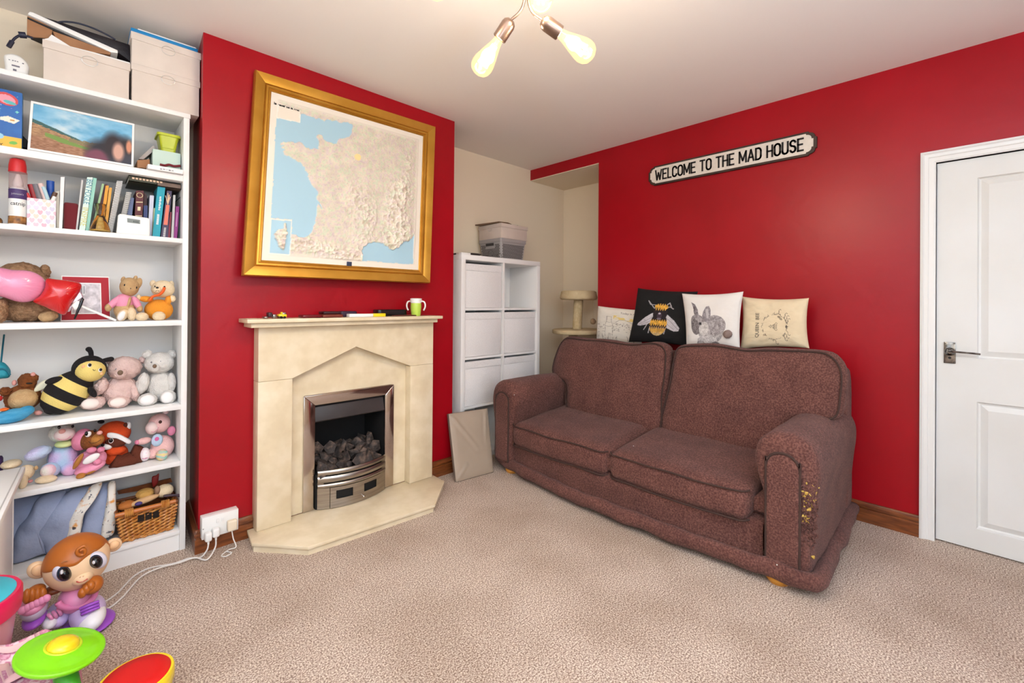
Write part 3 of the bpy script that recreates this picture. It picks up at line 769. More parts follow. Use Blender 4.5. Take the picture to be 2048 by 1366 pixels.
for r_ in range(10):
    z = KZ+0.020+0.0115*r_
    s_ = 0.014*(1-(z-KZ)/0.148)
    for i in range(19):
        x = bx0+s_+0.022+(bx1-bx0-2*s_-0.044)*(i+0.5*(r_ % 2))/19
        hb.append(box(x-0.0042, by0+s_-0.0016, z-0.0036, x+0.0042, by0+s_+0.002, z+0.0036))
    for i in range(17):
        y = by0+s_+0.022+(by1-by0-2*s_-0.044)*(i+0.5*(r_ % 2))/17
        if z > KZ+0.10 and 0.08 < y-by0 < 0.2: continue
        hb.append(box(bx0+s_-0.0016, y-0.0042, z-0.0036, bx0+s_+0.002, y+0.0042, z+0.0036))
put('perforations', join(*hb), m_hole, gb, kind='stuff')
put('handle_slot', box(bx0-0.0015, 2.845, KZ+0.118, bx0+0.004, 2.945, KZ+0.141), m_hole, gb)
def lidded_box(name, label, x0, y0, z0, x1, y1, z1, lid, m, group=None, ring='front', lid_over=0.004):
    t = thing(name, label, 'box', ((x0+x1)/2, (y0+y1)/2, z0), group)
    put('body', box(x0, y0, z0, x1, y1, z1-0.004, 0.0015), m, t)
    put('lid', box(x0-lid_over, y0-lid_over, z1-lid, x1+lid_over, y1+lid_over, z1, 0.002), m, t)
    mr = mat('thin wire', (196, 192, 186), 0.3, metal=0.8)
    if ring == 'front':
        xc = (x0+x1)/2+0.004; zc = z1-lid
        put('label_ring', tube([(xc+0.026*math.cos(a), y0-lid_over-0.0015 if math.sin(a) > -0.05 else y0-0.003, zc+0.020*math.sin(a)-0.006) for a in [R(q*20) for q in range(18)]], 0.0011, 6, 2, True), mr, t)
    else:
        yc = (y0+y1)/2; zc = z1-lid
        put('label_ring', tube([(x0-lid_over-0.001 if math.sin(a) > -0.05 else x0-0.003, yc+0.026*math.cos(a), zc+0.018*math.sin(a)-0.006) for a in [R(q*20) for q in range(18)]], 0.0013, 6, 2, True), mr, t)
    return t
lidded_box('storage_box', 'dusty beige lidded box stacked on the grey plastic basket', bx0-0.002, by0-0.004, KZ+0.177, bx1+0.008, by1, KZ+0.300, 0.032, m_card, ring='side', lid_over=0.006)
put('paper_folder', prism([(2.535, 2.76), (2.62, 2.742), (2.70, 2.78), (2.68, 3.0), (2.50, 3.03)], KZ+0.3015, KZ+0.312, 'z'), mat('kraft card', (112, 88, 66), 0.8), label='creased brown folder lying on the beige box above the cube shelf', cat='folder')
put('card_scrap', prism([(2.755, 2.76), (2.83, 2.80), (2.80, 2.86), (2.74, 2.83)], KZ+0.3015, KZ+0.306, 'z'), mat('dark card', (96, 76, 58), 0.8), label='small dark card scrap on the right of the beige lid', cat='card')
m_dk = mat('dark bronze', (46, 32, 28), 0.35)
put('shallow_dish', lathe([(0, 0.004), (0.07, 0.004), (0.115, 0.018), (0.120, 0.022), (0.112, 0.022), (0.068, 0.009), (0, 0.008)], (2.275, 2.86, KZ), n=36), m_dk, label='shallow dark bronze dish on the left of the cube shelf top', cat='dish')
put('paper_stack', box(2.12, 2.73, KZ, 2.21, 2.80, KZ+0.017, 0.002), mat('paper white', (236, 232, 228), 0.8), label='small white paper pad at the front left corner of the cube shelf', cat='paper')
on_ = thing('ornament', 'dark bronze ornament with a rounded top showing past the chimney corner', 'ornament', (2.160, 2.99, KZ))
put('rounded_top', lathe([(0, 0.05), (0.03, 0.048), (0.05, 0.03), (0.062, 0.005), (0.062, 0), (0, 0)], (2.160, 2.99, KZ+0.075), n=24), m_dk, on_)
put('stem', lathe([(0, 0), (0.045, 0), (0.03, 0.02), (0.022, 0.07), (0, 0.0745)], (2.160, 2.99, KZ), n=20), m_dk, on_)
put('cable', join(tube([(2.40, 2.74, KZ+0.006), (2.41, 2.745, KZ+0.045), (2.445, 2.75, KZ+0.06), (2.475, 2.76, KZ+0.035), (2.44, 2.765, KZ+0.006), (2.41, 2.76, KZ+0.015), (2.40, 2.80, KZ+0.006)], 0.0022, 6),
                  tube([(2.40, 2.80, KZ+0.006), (2.48, 2.735, KZ+0.006), (2.50, 2.738, KZ+0.03), (2.53, 2.738, KZ+0.042), (2.545, 2.736, KZ+0.025), (2.54, 2.735, KZ+0.004)], 0.0022, 6)), mat('grey cable', (92, 84, 80), 0.5), label='thin grey looped cable in front of the grey basket', cat='cable')

# ================================================================ folded board leaning by the hearth
m_faux = mat('taupe faux leather', (168, 150, 132), 0.5, c2=(160, 142, 124), mscale=4)
fb = thing('leaning_board', 'taupe faux leather padded board leaning between the fireplace and the sofa', 'board', (2.05, 2.46, 0))
C0, C1, C2, C3 = Vector((1.8801, 2.4644, 0.002)), Vector((2.1884, 2.4264, 0.002)), Vector((2.2427, 2.56, 0.431)), Vector((1.9209, 2.612, 0.4341))
nb_ = (C1-C0).cross(C3-C0).normalized()
if nb_.y > 0: nb_ = -nb_
def panel_front(u, v):
    p = C0.lerp(C1, u).lerp(C3.lerp(C2, u), v)
    e = min(u, 1-u, v*1.2, (1-v)*1.2)
    s = min(1, e/0.12)
    cr = 0.0
    for (a, b, c_, d) in ((0.08, 0.93, 0.62, 0.42), (0.93, 0.93, 0.86, 0.5), (0.1, 0.06, 0.3, 0.2)):
        L = math.hypot(c_-a, d-b); t = max(0, min(1, ((u-a)*(c_-a)+(v-b)*(d-b))/L/L)); dd = math.hypot(u-a-t*(c_-a), (v-b-t*(d-b))*1.3)
        cr += (1-t*0.7)*math.exp(-(dd/0.035)**2)*0.006-(1-t*0.7)*math.exp(-((dd-0.07)/0.04)**2)*0.003
    return p+nb_*(0.004+0.010*s**0.5+cr*s)
put('cover', gridf(44, 56, panel_front), m_faux, fb, angle=180)
e4 = [C0, C1, C2, C3]
bm = bmesh.new(); A = [bm.verts.new(p+nb_*0.0045) for p in e4]; B = [bm.verts.new(p-nb_*0.020+Vector((0, 0, 0.002))) for p in e4]
bm.faces.new(B)
for i in range(4): bm.faces.new((A[i], A[(i+1) % 4], B[(i+1) % 4], B[i]))
bmesh.ops.recalc_face_normals(bm, faces=bm.faces)
put('board', bm, mat('taupe edge', (120, 104, 92), 0.6), fb)
put('welt', tube([p+nb_*0.003 for p in e4], 0.003, 6, 0, True), mat('taupe edge', (120, 104, 92), 0.6), fb)

# ================================================================ sofa
m_sofa = mat('brown chenille', (88, 55, 49), 0.95, c2=(128, 88, 79), c3=(107, 70, 63), mscale=130, mdetail=3, bump=0.5, bscale=240, sheen=0.08, spec=0.25)
nt = m_sofa.node_tree
bs = nt.nodes['Principled BSDF']; src = bs.inputs['Base Color'].links[0].from_socket
tcn = [x for x in nt.nodes if x.type == 'TEX_COORD'][0]
nb = nt.nodes.new('ShaderNodeTexNoise'); nb.inputs['Scale'].default_value = 7; nb.inputs['Detail'].default_value = 4
nt.links.new(tcn.outputs['Object'], nb.inputs['Vector'])
rb = nt.nodes.new('ShaderNodeValToRGB'); rb.color_ramp.elements[0].position = 0.3; rb.color_ramp.elements[0].color = (0.78, 0.74, 0.74, 1); rb.color_ramp.elements[1].position = 0.7; rb.color_ramp.elements[1].color = (1.08, 1.05, 1.02, 1)
nt.links.new(nb.outputs['Fac'], rb.inputs['Fac'])
mx = nt.nodes.new('ShaderNodeMixRGB'); mx.blend_type = 'MULTIPLY'; mx.inputs['Fac'].default_value = 1
nt.links.new(src, mx.inputs['Color1']); nt.links.new(rb.outputs['Color'], mx.inputs['Color2']); nt.links.new(mx.outputs['Color'], bs.inputs['Base Color'])
m_pipe = mat('brown piping', (66, 46, 40), 0.9)
sf = thing('sofa', 'brown two seater fabric sofa with torn right arm against the red wall', 'sofa', (2.7, 1.48, 0))
SFX = 2.235
def wob(p, a=0.006, s=5.0):
    p = Vector(p)
    return p+Vector((noise.noise(p*s), noise.noise(p*s+Vector((9, 0, 0))), noise.noise(p*s+Vector((0, 7, 0)))))*a
# arms
def arm(yc, sg_, name):
    prof = [(-0.088, 0.062), (-0.104, 0.20), (-0.120, 0.38), (-0.130, 0.50), (-0.124, 0.575), (-0.095, 0.632), (-0.045, 0.661), (0.01, 0.667), (0.062, 0.655), (0.104, 0.618), (0.124, 0.555), (0.118, 0.49), (0.098, 0.42), (0.082, 0.34), (0.076, 0.20), (0.070, 0.062)]
    P = resample(prof, 64, 6)
    st = [(SFX+0.000, 0.052), (SFX+0.006, 0.028), (SFX+0.018, 0.010), (SFX+0.040, 0.0), (2.40, -0.002), (2.60, 0.0), (2.80, 0.001), (3.00, 0.0), (3.12, 0.002), (3.17, 0.02), (3.19, 0.05)]
    bm = bmesh.new(); rows = []; cc = Vector((0, 0.36))
    st2 = []
    for (xa, ia), (xb, ib) in zip(st, st[1:]):
        nseg = max(1, int((xb-xa)/0.04))
        for i in range(nseg): st2.append((xa+(xb-xa)*i/nseg, ia+(ib-ia)*i/nseg))
    st2.append(st[-1])
    for x, ins in st2:
        row = []
        for p in P:
            d = p-cc; L = max(d.length, 1e-6)
            q = cc+d*(1-ins/max(L, 0.08)) if ins > 0 else cc+d*(1-ins/L)
            z = max(q.y, 0.06)
            row.append(bm.verts.new(wob((x, yc+sg_*q.x, z), 0.007 if ins < 0.02 else 0.003, 4.5)))
        rows.append(row)
    for a, b in zip(rows, rows[1:]):
        for i in range(len(a)): bm.faces.new((a[i], a[(i+1) % len(a)], b[(i+1) % len(a)], b[i]))
    bm.faces.new(rows[0]); bm.faces.new(rows[-1])
    bmesh.ops.recalc_face_normals(bm, faces=bm.faces)
    a_ = put('arm', bm, m_sofa, sf, angle=70)
    # padded facing piece with its piping
    fo = [(-0.066, 0.09), (0.064, 0.09)]
    for i in range(13):
        t = R(180*i/12); fo.append((0.066*math.cos(t), 0.520+0.064*math.sin(t)))
    fo = [(yc+sg_*a, b) for a, b in fo]
    put('arm_facing', puff(fo, 0.016, 0.012, lambda a, b, h: wob((SFX-0.004-h, a, b), 0.002, 12), k=9, n=90, rings=8), m_sofa, a_, angle=180)
    put('arm_piping', tube([(SFX-0.010, a, b) for a, b in fo[1:]+[fo[0]]], 0.0055, 7, 3), m_pipe, a_)
    return a_
aR = arm(0.577, 1, 'right')
aL = arm(2.375, -1, 'left')
# base and back
ya, yb_ = 0.66, 2.30
prof = [(2.46, 0.335), (2.330, 0.330), (2.312, 0.316), (2.306, 0.290), (2.310, 0.262), (2.330, 0.246), (2.338, 0.236), (2.296, 0.226), (2.278, 0.205), (2.276, 0.160), (2.276, 0.110), (2.272, 0.085), (2.268, 0.060)]
PF = smooth_path([Vector((a, 0, b)) for a, b in prof], 4)
def base_f(u, v):
    i = v*(len(PF)-1); k_ = min(int(i), len(PF)-2); p = PF[k_].lerp(PF[k_+1], i-k_)
    y = ya+(yb_-ya)*u; bow = 0.052*math.sin(math.pi*u)
    return wob((p.x-bow, y, p.z+0.010*noise.noise(Vector((y*4, p.z*8, 1)))), 0.010, 5)
put('seat_base', join(gridf(60, 60, base_f), box(2.36, 0.60, 0.07, 3.15, 2.35, 0.30)), m_sofa, sf, angle=180)
put('back_frame', soft(3.015, 0.475, 0.06, 3.215, 2.47, 0.895, 0.05, warp=lambda p: wob(p, 0.01, 4)), m_sofa, sf, angle=180)
# valance roll around the foot
vp = [(3.18, 2.500, 0.075), (2.70, 2.505, 0.072), (2.36, 2.500, 0.070), (2.312, 2.480, 0.068), (2.284, 2.40, 0.068), (2.236, 2.10, 0.064), (2.196, 1.75, 0.060), (2.186, 1.45, 0.062), (2.190, 1.10, 0.062), (2.205, 0.80, 0.066), (2.216, 0.60, 0.068), (2.224, 0.49, 0.068), (2.258, 0.455, 0.066), (2.40, 0.452, 0.068), (2.75, 0.462, 0.072), (3.18, 0.472, 0.078)]
bm = tube(vp, 0.034, 12, 8, ry=0.040)
for v in bm.verts: v.co = wob(v.co, 0.012, 9)
put('valance', bm, m_sofa, sf, angle=180)
# seat cushions
def seat(y0, y1):
    def wp(p):
        t = (p.x-2.23)/0.62
        f = 0.016*max(0, 1-abs((p.y-(y0+y1)/2)/((y1-y0)/2))**2.5)
        return wob((p.x-f*(1 if p.x < 2.5 else 0), p.y, p.z+0.060*t), 0.008, 5)
    c_ = put('seat_cushion', soft(2.232, y0, 0.212, 2.88, y1, 0.372, 0.050, 0.016, 14, wp), m_sofa, sf, angle=180)
    for z in (0.362, 0.226):
        L = [(2.262, y0+0.004, z), (2.236, y0+0.03, z)]+[(2.231, y0+(y1-y0)*q/10, z) for q in range(1, 10)]+[(2.236, y1-0.03, z), (2.262, y1-0.004, z)]
        put('piping', tube([wp(Vector(p)) for p in L], 0.0045, 6, 3), m_pipe, c_)
    return c_
seat(0.712, 1.478); seat(1.486, 2.290)
# back cushions reach over the arms
def backc(pts, label=None):
    def mp(a, b, h):
        x = 2.775+(b-0.40)*0.24
        return wob((x-h, a, b), 0.012, 4)
    c_ = put('back_cushion', puff(pts, 0.085, 0.14, mp, k=5, n=120, rings=14, smooth=5), m_sofa, sf, angle=180)
    O = resample(pts, 60, 5); cc = sum(O, Vector((0, 0)))/60
    put('piping', tube([mp(*(cc.lerp(p, 0.962)), 0.046) for p in O], 0.005, 6, 2, True), m_pipe, c_)
    return c_
backc([(1.405, 0.375), (1.10, 0.368), (0.80, 0.375), (0.735, 0.42), (0.690, 0.56), (0.640, 0.615), (0.520, 0.635), (0.468, 0.665), (0.452, 0.75), (0.452, 0.88), (0.490, 0.955), (0.56, 0.984), (0.80, 0.985), (0.95, 0.968), (1.15, 0.982), (1.345, 0.965), (1.388, 0.90), (1.405, 0.65)])
backc([(1.415, 0.375), (1.75, 0.368), (2.10, 0.375), (2.205, 0.42), (2.235, 0.56), (2.275, 0.615), (2.350, 0.632), (2.405, 0.665), (2.415, 0.75), (2.385, 0.88), (2.345, 0.945), (2.28, 0.962), (2.05, 0.962), (1.90, 0.955), (1.70, 0.948), (1.53, 0.972), (1.44, 0.945), (1.418, 0.88), (1.412, 0.65)])
m_foot = mat('golden pine foot', (206, 140, 52), 0.4)
for x, y in ((2.262, 0.60), (2.300, 2.34), (3.10, 0.60), (3.10, 2.34)):
    put('foot', lathe([(0, 0), (0.040, 0), (0.050, 0.016), (0.046, 0.040), (0.036, 0.062), (0, 0.062)], (x, y, 0.0), n=24), m_foot, sf)
# scratched-open corner of the right arm
m_foam = mat('torn foam', (214, 178, 92), 0.95, c2=(190, 150, 66), mscale=70, bump=0.6, bscale=160)
rg = random.Random(5)
fo_, fr_ = [], []
def armpt(t, z):   # a point on the outer front corner of the right arm
    a = R(90*t); yy = 0.500-0.046*math.sin(a); xx = SFX+0.002+0.040*(1-math.cos(a))
    return Vector((xx, yy+(0.52-z)*0.045, z))
for c_, n_, sp in (((0.55, 0.470), 15, 0.030), ((0.70, 0.445), 14, 0.028), ((0.22, 0.415), 12, 0.022), ((0.62, 0.400), 7, 0.016), ((0.28, 0.352), 14, 0.022), ((0.25, 0.318), 8, 0.014), ((0.85, 0.16), 4, 0.01)):
    for i in range(n_):
        p = armpt(max(0, c_[0]+rg.gauss(0, sp*5)), c_[1]+rg.gauss(0, sp*0.55))
        fo_.append(rock(p, rg.uniform(0.0035, 0.0085), rg.randint(0, 999)))
put('exposed_foam', join(*fo_), m_foam, aR, label='yellow foam showing through the tear', kind='stuff', flat=True)
for i in range(210):
    z = rg.uniform(0.20, 0.50); t = min(1.25, max(-0.05, rg.gauss(0.5, 0.42)))
    p = armpt(t, z)
    d = Vector((rg.uniform(-1, 0.6), rg.uniform(-1, 0.5), rg.uniform(-0.8, 0.8))).normalized()*rg.uniform(0.006, 0.015)
    fr_.append(tube([p, p+d*0.6+Vector((-0.003, -0.002, 0.002)), p+d+Vector((0, 0, rg.uniform(-0.008, 0.004)))], rg.uniform(0.0012, 0.0035), 4, 2))
for i in range(70):
    p = armpt(min(1.2, max(0, rg.gauss(0.55, 0.4))), rg.uniform(0.22, 0.49))
    fr_.append(rock(p, rg.uniform(0.005, 0.011), rg.randint(0, 999)))
put('frayed_fabric', join(*fr_), m_sofa, aR, kind='stuff')

m_lint = mat('white lint', (232, 226, 220), 0.9)
put('lint', join(*[ball(p, 0.0028, u=8, v=6) for p in [(2.24, 2.2653, 0.5794), (2.3653, 1.3899, 0.395), (2.195, 1.1644, 0.0594), (2.19, 0.8392, 0.085), (2.215, 1.9788, 0.0549), (2.19, 0.5866, 0.1073), (2.9, 0.9279, 0.9483), (2.895, 0.9207, 0.9349), (2.895, 1.114, 0.9303)]]), m_lint, sf, kind='stuff')

# ================================================================ scatter cushions along the sofa back
def cushion(name, label, corners, T, rgb, back, n=150, pinch=0.045, wr=0.10, seed=0, rough=0.85, cat='cushion'):
    Bl, Br, Tr, Tl = [np.array(c) for c in corners]
    N = np.cross(Br-Bl, Tl-Bl); N = N/np.linalg.norm(N)
    if N[0] > 0: N = -N
    ctr = (Bl+Br+Tr+Tl)/4
    rgs = np.random.default_rng(seed)
    def pos(U, V, sgn=1):
        u2, v2 = 2*U-1, 2*V-1
        uu = 0.5+0.5*u2*(1-pinch*(1-v2**2)); vv = 0.5+0.5*v2*(1-pinch*1.2*(1-u2**2))
        P = (Bl*(1-uu)[:, None]+Br*uu[:, None])*(1-vv)[:, None]+(Tl*(1-uu)[:, None]+Tr*uu[:, None])*vv[:, None]
        h = T*np.sqrt(np.clip((1-u2**4)*(1-v2**4), 0, 1))
        ang = np.arctan2(v2, u2); rad = np.clip(np.maximum(abs(u2), abs(v2)), 0, 1)
        w_ = fbm(U+seed, V*1.3+seed, 7, seed, 3)-0.5
        rdg = np.sin(ang*9+seed+6*vnoise(U, V, 3, seed))*np.exp(-((rad-0.86)/0.16)**2)
        h = h*(1+wr*w_)+T*wr*0.45*rdg*(1-rad**8)
        return P+N[None, :]*(sgn*h)[:, None]
    t = thing(name, label, cat, tuple((Bl+Br)/2), 'cushions along the sofa back')
    fr = colored(n, n, pos, rgb, 'front')
    put('front_cover', fr, vcol('cushion print %.2f' % rough, rough, 0.25, 350), t, angle=180)
    bk = colored(24, 24, lambda U, V: pos(U, V, -1), lambda U, V: np.tile(np.array(back, float), (len(U), 1)), 'back')
    put('back_cover', bk, vcol('cushion print %.2f' % rough, rough, 0.25, 350), t, angle=180)
    def wrap(x, y, h):   # print coordinates -> surface
        p = pos(np.array([x]), np.array([y]))[0]
        return Vector(p)+Vector(N)*(0.0012+h)
    return t, wrap
XC = 3.10
# 1 meadow drawing with lettering
def rgb_meadow(U, V):
    c = np.tile(np.array([230., 222., 208.]), (len(U), 1))
    c += (fbm(U, V, 9, 2, 3)-0.5)[:, None]*8
    hz_ = (V > 0.60) & (V < 0.78) & (U > 0.42); y_ = (fbm(U, V*2, 10, 8, 3) > 0.45) & (abs(V-(0.73-0.10*(U-0.5))) < 0.055) & (U > 0.42) & (U < 0.98)
    c[y_] = (232, 206, 128)
    ln = np.zeros(len(U), bool)
    q = random.Random(4)
    for i in range(26):
        x = q.uniform(0.03, 0.97); y = q.uniform(0.03, 0.20); ln |= stroke(U, V, [(x, y), (x+q.uniform(-0.03, 0.03), y+q.uniform(0.05, 0.13))], 0.004)
    for i in range(70):
        x = q.uniform(0.42, 0.98); y = q.uniform(0.34, 0.56); a = q.uniform(0, 6); ln |= stroke(U, V, [(x, y), (x+0.022*math.cos(a), y+0.022*math.sin(a)), (x+0.03*math.cos(a+1), y+0.03*math.sin(a+1))], 0.0035)
    for i in range(26):
        x = q.uniform(0.02, 0.22); y = q.uniform(0.22, 0.5); a = q.uniform(0, 6); ln |= stroke(U, V, [(x, y), (x+0.03*math.cos(a), y+0.03*math.sin(a))], 0.0035)
    # a tall jar-like tree stump of plain pencil lines, and a hill line
    ln |= stroke(U, V, [(0.25, 0.16), (0.24, 0.50), (0.27, 0.62), (0.27, 0.74), (0.37, 0.74), (0.38, 0.60), (0.41, 0.50), (0.42, 0.20)], 0.004)
    ln |= stroke(U, V, [(0.24, 0.46), (0.32, 0.44), (0.40, 0.47)], 0.004) | stroke(U, V, [(0.26, 0.58), (0.33, 0.56), (0.39, 0.59)], 0.003)
    ln |= stroke(U, V, [(0.47, 0.58), (0.55, 0.66), (0.66, 0.68), (0.78, 0.62), (0.9, 0.55)], 0.004)
    c[ln] = (150, 136, 126)
    return c
cp, wp1 = cushion('meadow_cushion', 'cream cushion with a line drawn meadow and small lettering, partly behind the black cushion',
    [(3.17, 2.2196, 0.9264), (3.17, 1.7981, 0.9031), (3.18, 1.7757, 1.1803), (3.18, 2.2137, 1.2103)], 0.040, rgb_meadow, (226, 218, 204), seed=3, pinch=0.02)
put('lettering', text('Today is my new', 0.072, None, mp=lambda x, y, h: wp1(0.80+x, 0.865+y*1.1, h), extrude=0.0002), mat('grey ink', (120, 108, 102), 0.8), cp)
# 2 bumblebee on black
def rgb_bee(U, V):
    c = np.tile(np.array([14., 13., 14.]), (len(U), 1))
    def setm(m, col): c[m] = col
    wh = (206, 200, 204)
    for P in ([(0.42, 0.66), (0.40, 0.66), (0.33, 0.74), (0.28, 0.79)], [(0.62, 0.67), (0.67, 0.70), (0.73, 0.66)], [(0.44, 0.72), (0.38, 0.72), (0.33, 0.72), (0.30, 0.76)], [(0.60, 0.72), (0.65, 0.77), (0.69, 0.70)], [(0.40, 0.42), (0.33, 0.36), (0.28, 0.24)], [(0.43, 0.36), (0.38, 0.28), (0.37, 0.18)], [(0.60, 0.40), (0.66, 0.33), (0.64, 0.18)], [(0.58, 0.34), (0.61, 0.28), (0.59, 0.17)]):
        setm(stroke(U, V, P, 0.008), (170, 164, 166))
    lw = in_poly(U, V, [(0.46, 0.57), (0.38, 0.56), (0.26, 0.47), (0.15, 0.36), (0.14, 0.32), (0.20, 0.31), (0.32, 0.34), (0.44, 0.42), (0.47, 0.50)])
    rw = in_poly(U, V, [(0.58, 0.57), (0.66, 0.54), (0.78, 0.44), (0.88, 0.31), (0.87, 0.25), (0.80, 0.24), (0.68, 0.29), (0.60, 0.38), (0.57, 0.47)])
    n_ = fbm(U, V, 30, 4, 3)
    for m_ in (lw, rw): c[m_] = np.array([212, 206, 210])-(n_[m_][:, None])*38
    for P in ([(0.45, 0.52), (0.30, 0.42), (0.16, 0.33)], [(0.45, 0.47), (0.33, 0.38), (0.22, 0.33)], [(0.58, 0.53), (0.72, 0.42), (0.86, 0.28)], [(0.58, 0.47), (0.68, 0.36), (0.80, 0.27)]):
        setm(stroke(U, V, P, 0.005), (150, 142, 146))
    body = in_ell(U, V, 0.52, 0.35, 0.150, 0.215) | in_ell(U, V, 0.52, 0.56, 0.125, 0.15) | in_ell(U, V, 0.525, 0.69, 0.115, 0.065)
    jag = V+0.02*np.sin(U*160)+0.03*(n_-0.5)
    gold = np.array([214, 160, 62]); dk = np.array([36, 26, 30])
    col = np.where(((jag > 0.64) & (jag < 0.735))[:, None], gold, dk)
    col = np.where(((jag > 0.335) & (jag < 0.43))[:, None], gold, col)
    col = np.where(((jag > 0.19) & (jag < 0.275))[:, None], np.array([206, 156, 70]), col)
    col = np.where((jag < 0.19)[:, None], np.array([200, 170, 120]), col)
    col = np.where(((jag > 0.275) & (jag < 0.30))[:, None], np.array([150, 120, 90]), col)
    col = col*(0.75+0.5*n_)[:, None]
    c[body] = col[body]
    setm(in_ell(U, V, 0.515, 0.52, 0.045, 0.06), (66, 50, 62)); setm(in_ell(U, V, 0.51, 0.56, 0.022, 0.018), (190, 180, 190)); setm(in_ell(U, V, 0.515, 0.46, 0.04, 0.02), (120, 108, 120))
    return c
cushion('bee_cushion', 'black square cushion printed with a large bumblebee', [(3.075, 1.8556, 0.9357), (3.075, 1.3922, 0.9396), (3.1, 1.3278, 1.3213), (3.1, 1.7914, 1.3535)], 0.046, rgb_bee, (16, 15, 16), n=170, seed=8)
# 3 rabbit with a pompom tail
def rgb_rabbit(U, V):
    c = np.tile(np.array([226., 220., 214.]), (len(U), 1)); c += (fbm(U, V, 8, 4, 3)-0.5)[:, None]*8
    n_ = fbm(U, V, 26, 12, 3); n2 = vnoise(U, V, 90, 14); n3 = vnoise(U*3, V, 60, 19)
    def fur(m, base, amp=70):
        c[m] = (np.array(base)[None, :]-(n_[m]-0.4)[:, None]*amp-(n3[m]-0.5)[:, None]*48-(n2[m]-0.5)[:, None]*36)
    fur(in_ell(U, V, 0.52, 0.30, 0.24, 0.24, 0), (176, 170, 168))
    fur(in_ell(U, V, 0.60, 0.40, 0.20, 0.19), (160, 152, 152))
    fur(in_poly(U, V, [(0.185, 0.84), (0.25, 0.80), (0.30, 0.70), (0.31, 0.58), (0.26, 0.54), (0.225, 0.62), (0.215, 0.74)]), (124, 116, 118))
    fur(in_poly(U, V, [(0.36, 0.52), (0.40, 0.66), (0.45, 0.755), (0.505, 0.77), (0.53, 0.70), (0.53, 0.58), (0.51, 0.48), (0.44, 0.46)]), (146, 138, 140), 50)
    fur(in_ell(U, V, 0.30, 0.42, 0.14, 0.19, 20), (150, 142, 142))
    fur(in_ell(U, V, 0.24, 0.36, 0.085, 0.15, 8), (120, 112, 112), 50)
    fur(in_ell(U, V, 0.40, 0.33, 0.09, 0.13, -15), (200, 194, 190), 40)
    fur(in_ell(U, V, 0.45, 0.10, 0.19, 0.09), (196, 190, 188), 50)
    fur(in_ell(U, V, 0.32, 0.055, 0.07, 0.04), (168, 160, 160)); fur(in_ell(U, V, 0.60, 0.05, 0.07, 0.04), (128, 120, 120))
    c[in_ell(U, V, 0.335, 0.425, 0.028, 0.030)] = (86, 80, 82); c[in_ell(U, V, 0.335, 0.425, 0.016, 0.018)] = (30, 28, 30)
    c[in_poly(U, V, [(0.44, 0.70), (0.49, 0.72), (0.50, 0.55), (0.46, 0.52)])] = (184, 176, 176)
    return c
cr_, wr_ = cushion('rabbit_cushion', 'white cushion printed with a grey rabbit and a pompom tail', [(2.98, 1.3527, 0.9452), (2.98, 1.0105, 0.9525), (3.0, 0.9986, 1.3152), (3.0, 1.3958, 1.306)], 0.046, rgb_rabbit, (222, 214, 206), n=170, seed=12, pinch=0.06)
put('pompom', ball(wr_(0.845, 0.245, 0.012), 0.026, fuzz=0.003, fs=120), mat('taupe wool', (136, 116, 108), 0.95), cr_, angle=180)
# 4 queen bee in a wreath, print turned on its side
def rgb_queen(U, V):
    c = np.tile(np.array([224., 204., 170.]), (len(U), 1)); c += (fbm(U, V, 8, 6, 3)-0.5)[:, None]*10
    q = random.Random(9); ln = np.zeros(len(U), bool)
    cx_, cy_, r_ = 0.555, 0.42, 0.185; A = 1.0
    for i in range(60):
        a0 = q.uniform(0, 6.283); r0 = r_+q.uniform(-0.012, 0.014)
        if 2.6 < a0 < 3.7 and q.random() < 0.5: continue
        P = [(cx_+(r0+0.006*math.sin(k_))*math.cos(a0+0.06*k_), cy_+(r0*1.42+0.006*math.sin(k_))*math.sin(a0+0.06*k_)) for k_ in range(4)]
        ln |= stroke(U, V, P, 0.003)
        if q.random() < 0.55:
            x, y = P[1]; b = a0+q.uniform(-1, 1); ln |= stroke(U, V, [(x, y), (x+0.020*math.cos(b), y+0.03*math.sin(b))], 0.0028)
    for a0 in (0.75, 0.5, 0.25, -0.3, -0.55, -0.8, 1.35, -1.6):   # curling leaf ends on the right
        x, y = cx_+r_*math.cos(a0), cy_+r_*1.42*math.sin(a0); s_ = 1 if a0 > 0 else -1
        ln |= stroke(U, V, [(x, y), (x+0.025, y+s_*0.035), (x+0.022, y+s_*0.085), (x+0.045, y+s_*0.105), (x+0.056, y+s_*0.085)], 0.0038)
    c[ln] = (120, 106, 92)
    c[in_ell(U, V, 0.735, 0.42, 0.016, 0.030)] = (96, 84, 74); c[in_ell(U, V, 0.622, 0.62, 0.02, 0.03, 40)] = (150, 132, 110); c[in_ell(U, V, 0.65, 0.58, 0.02, 0.03, 40)] = (160, 142, 120)
    for x in (0.548, 0.562, 0.576, 0.590): c[stroke(U, V, [(x, 0.375), (x, 0.47)], 0.0036)] = (112, 100, 88)
    for x, y in ((0.475, 0.425), (0.495, 0.445), (0.495, 0.405), (0.515, 0.43), (0.53, 0.45), (0.53, 0.40)): c[in_ell(U, V, x, y, 0.011, 0.014) & ~in_ell(U, V, x, y, 0.006, 0.008)] = (116, 102, 88)
    c[stroke(U, V, [(0.555, 0.47), (0.58, 0.505), (0.60, 0.48)], 0.0035) | stroke(U, V, [(0.555, 0.37), (0.58, 0.335), (0.60, 0.36)], 0.0035)] = (122, 108, 92)
    return c
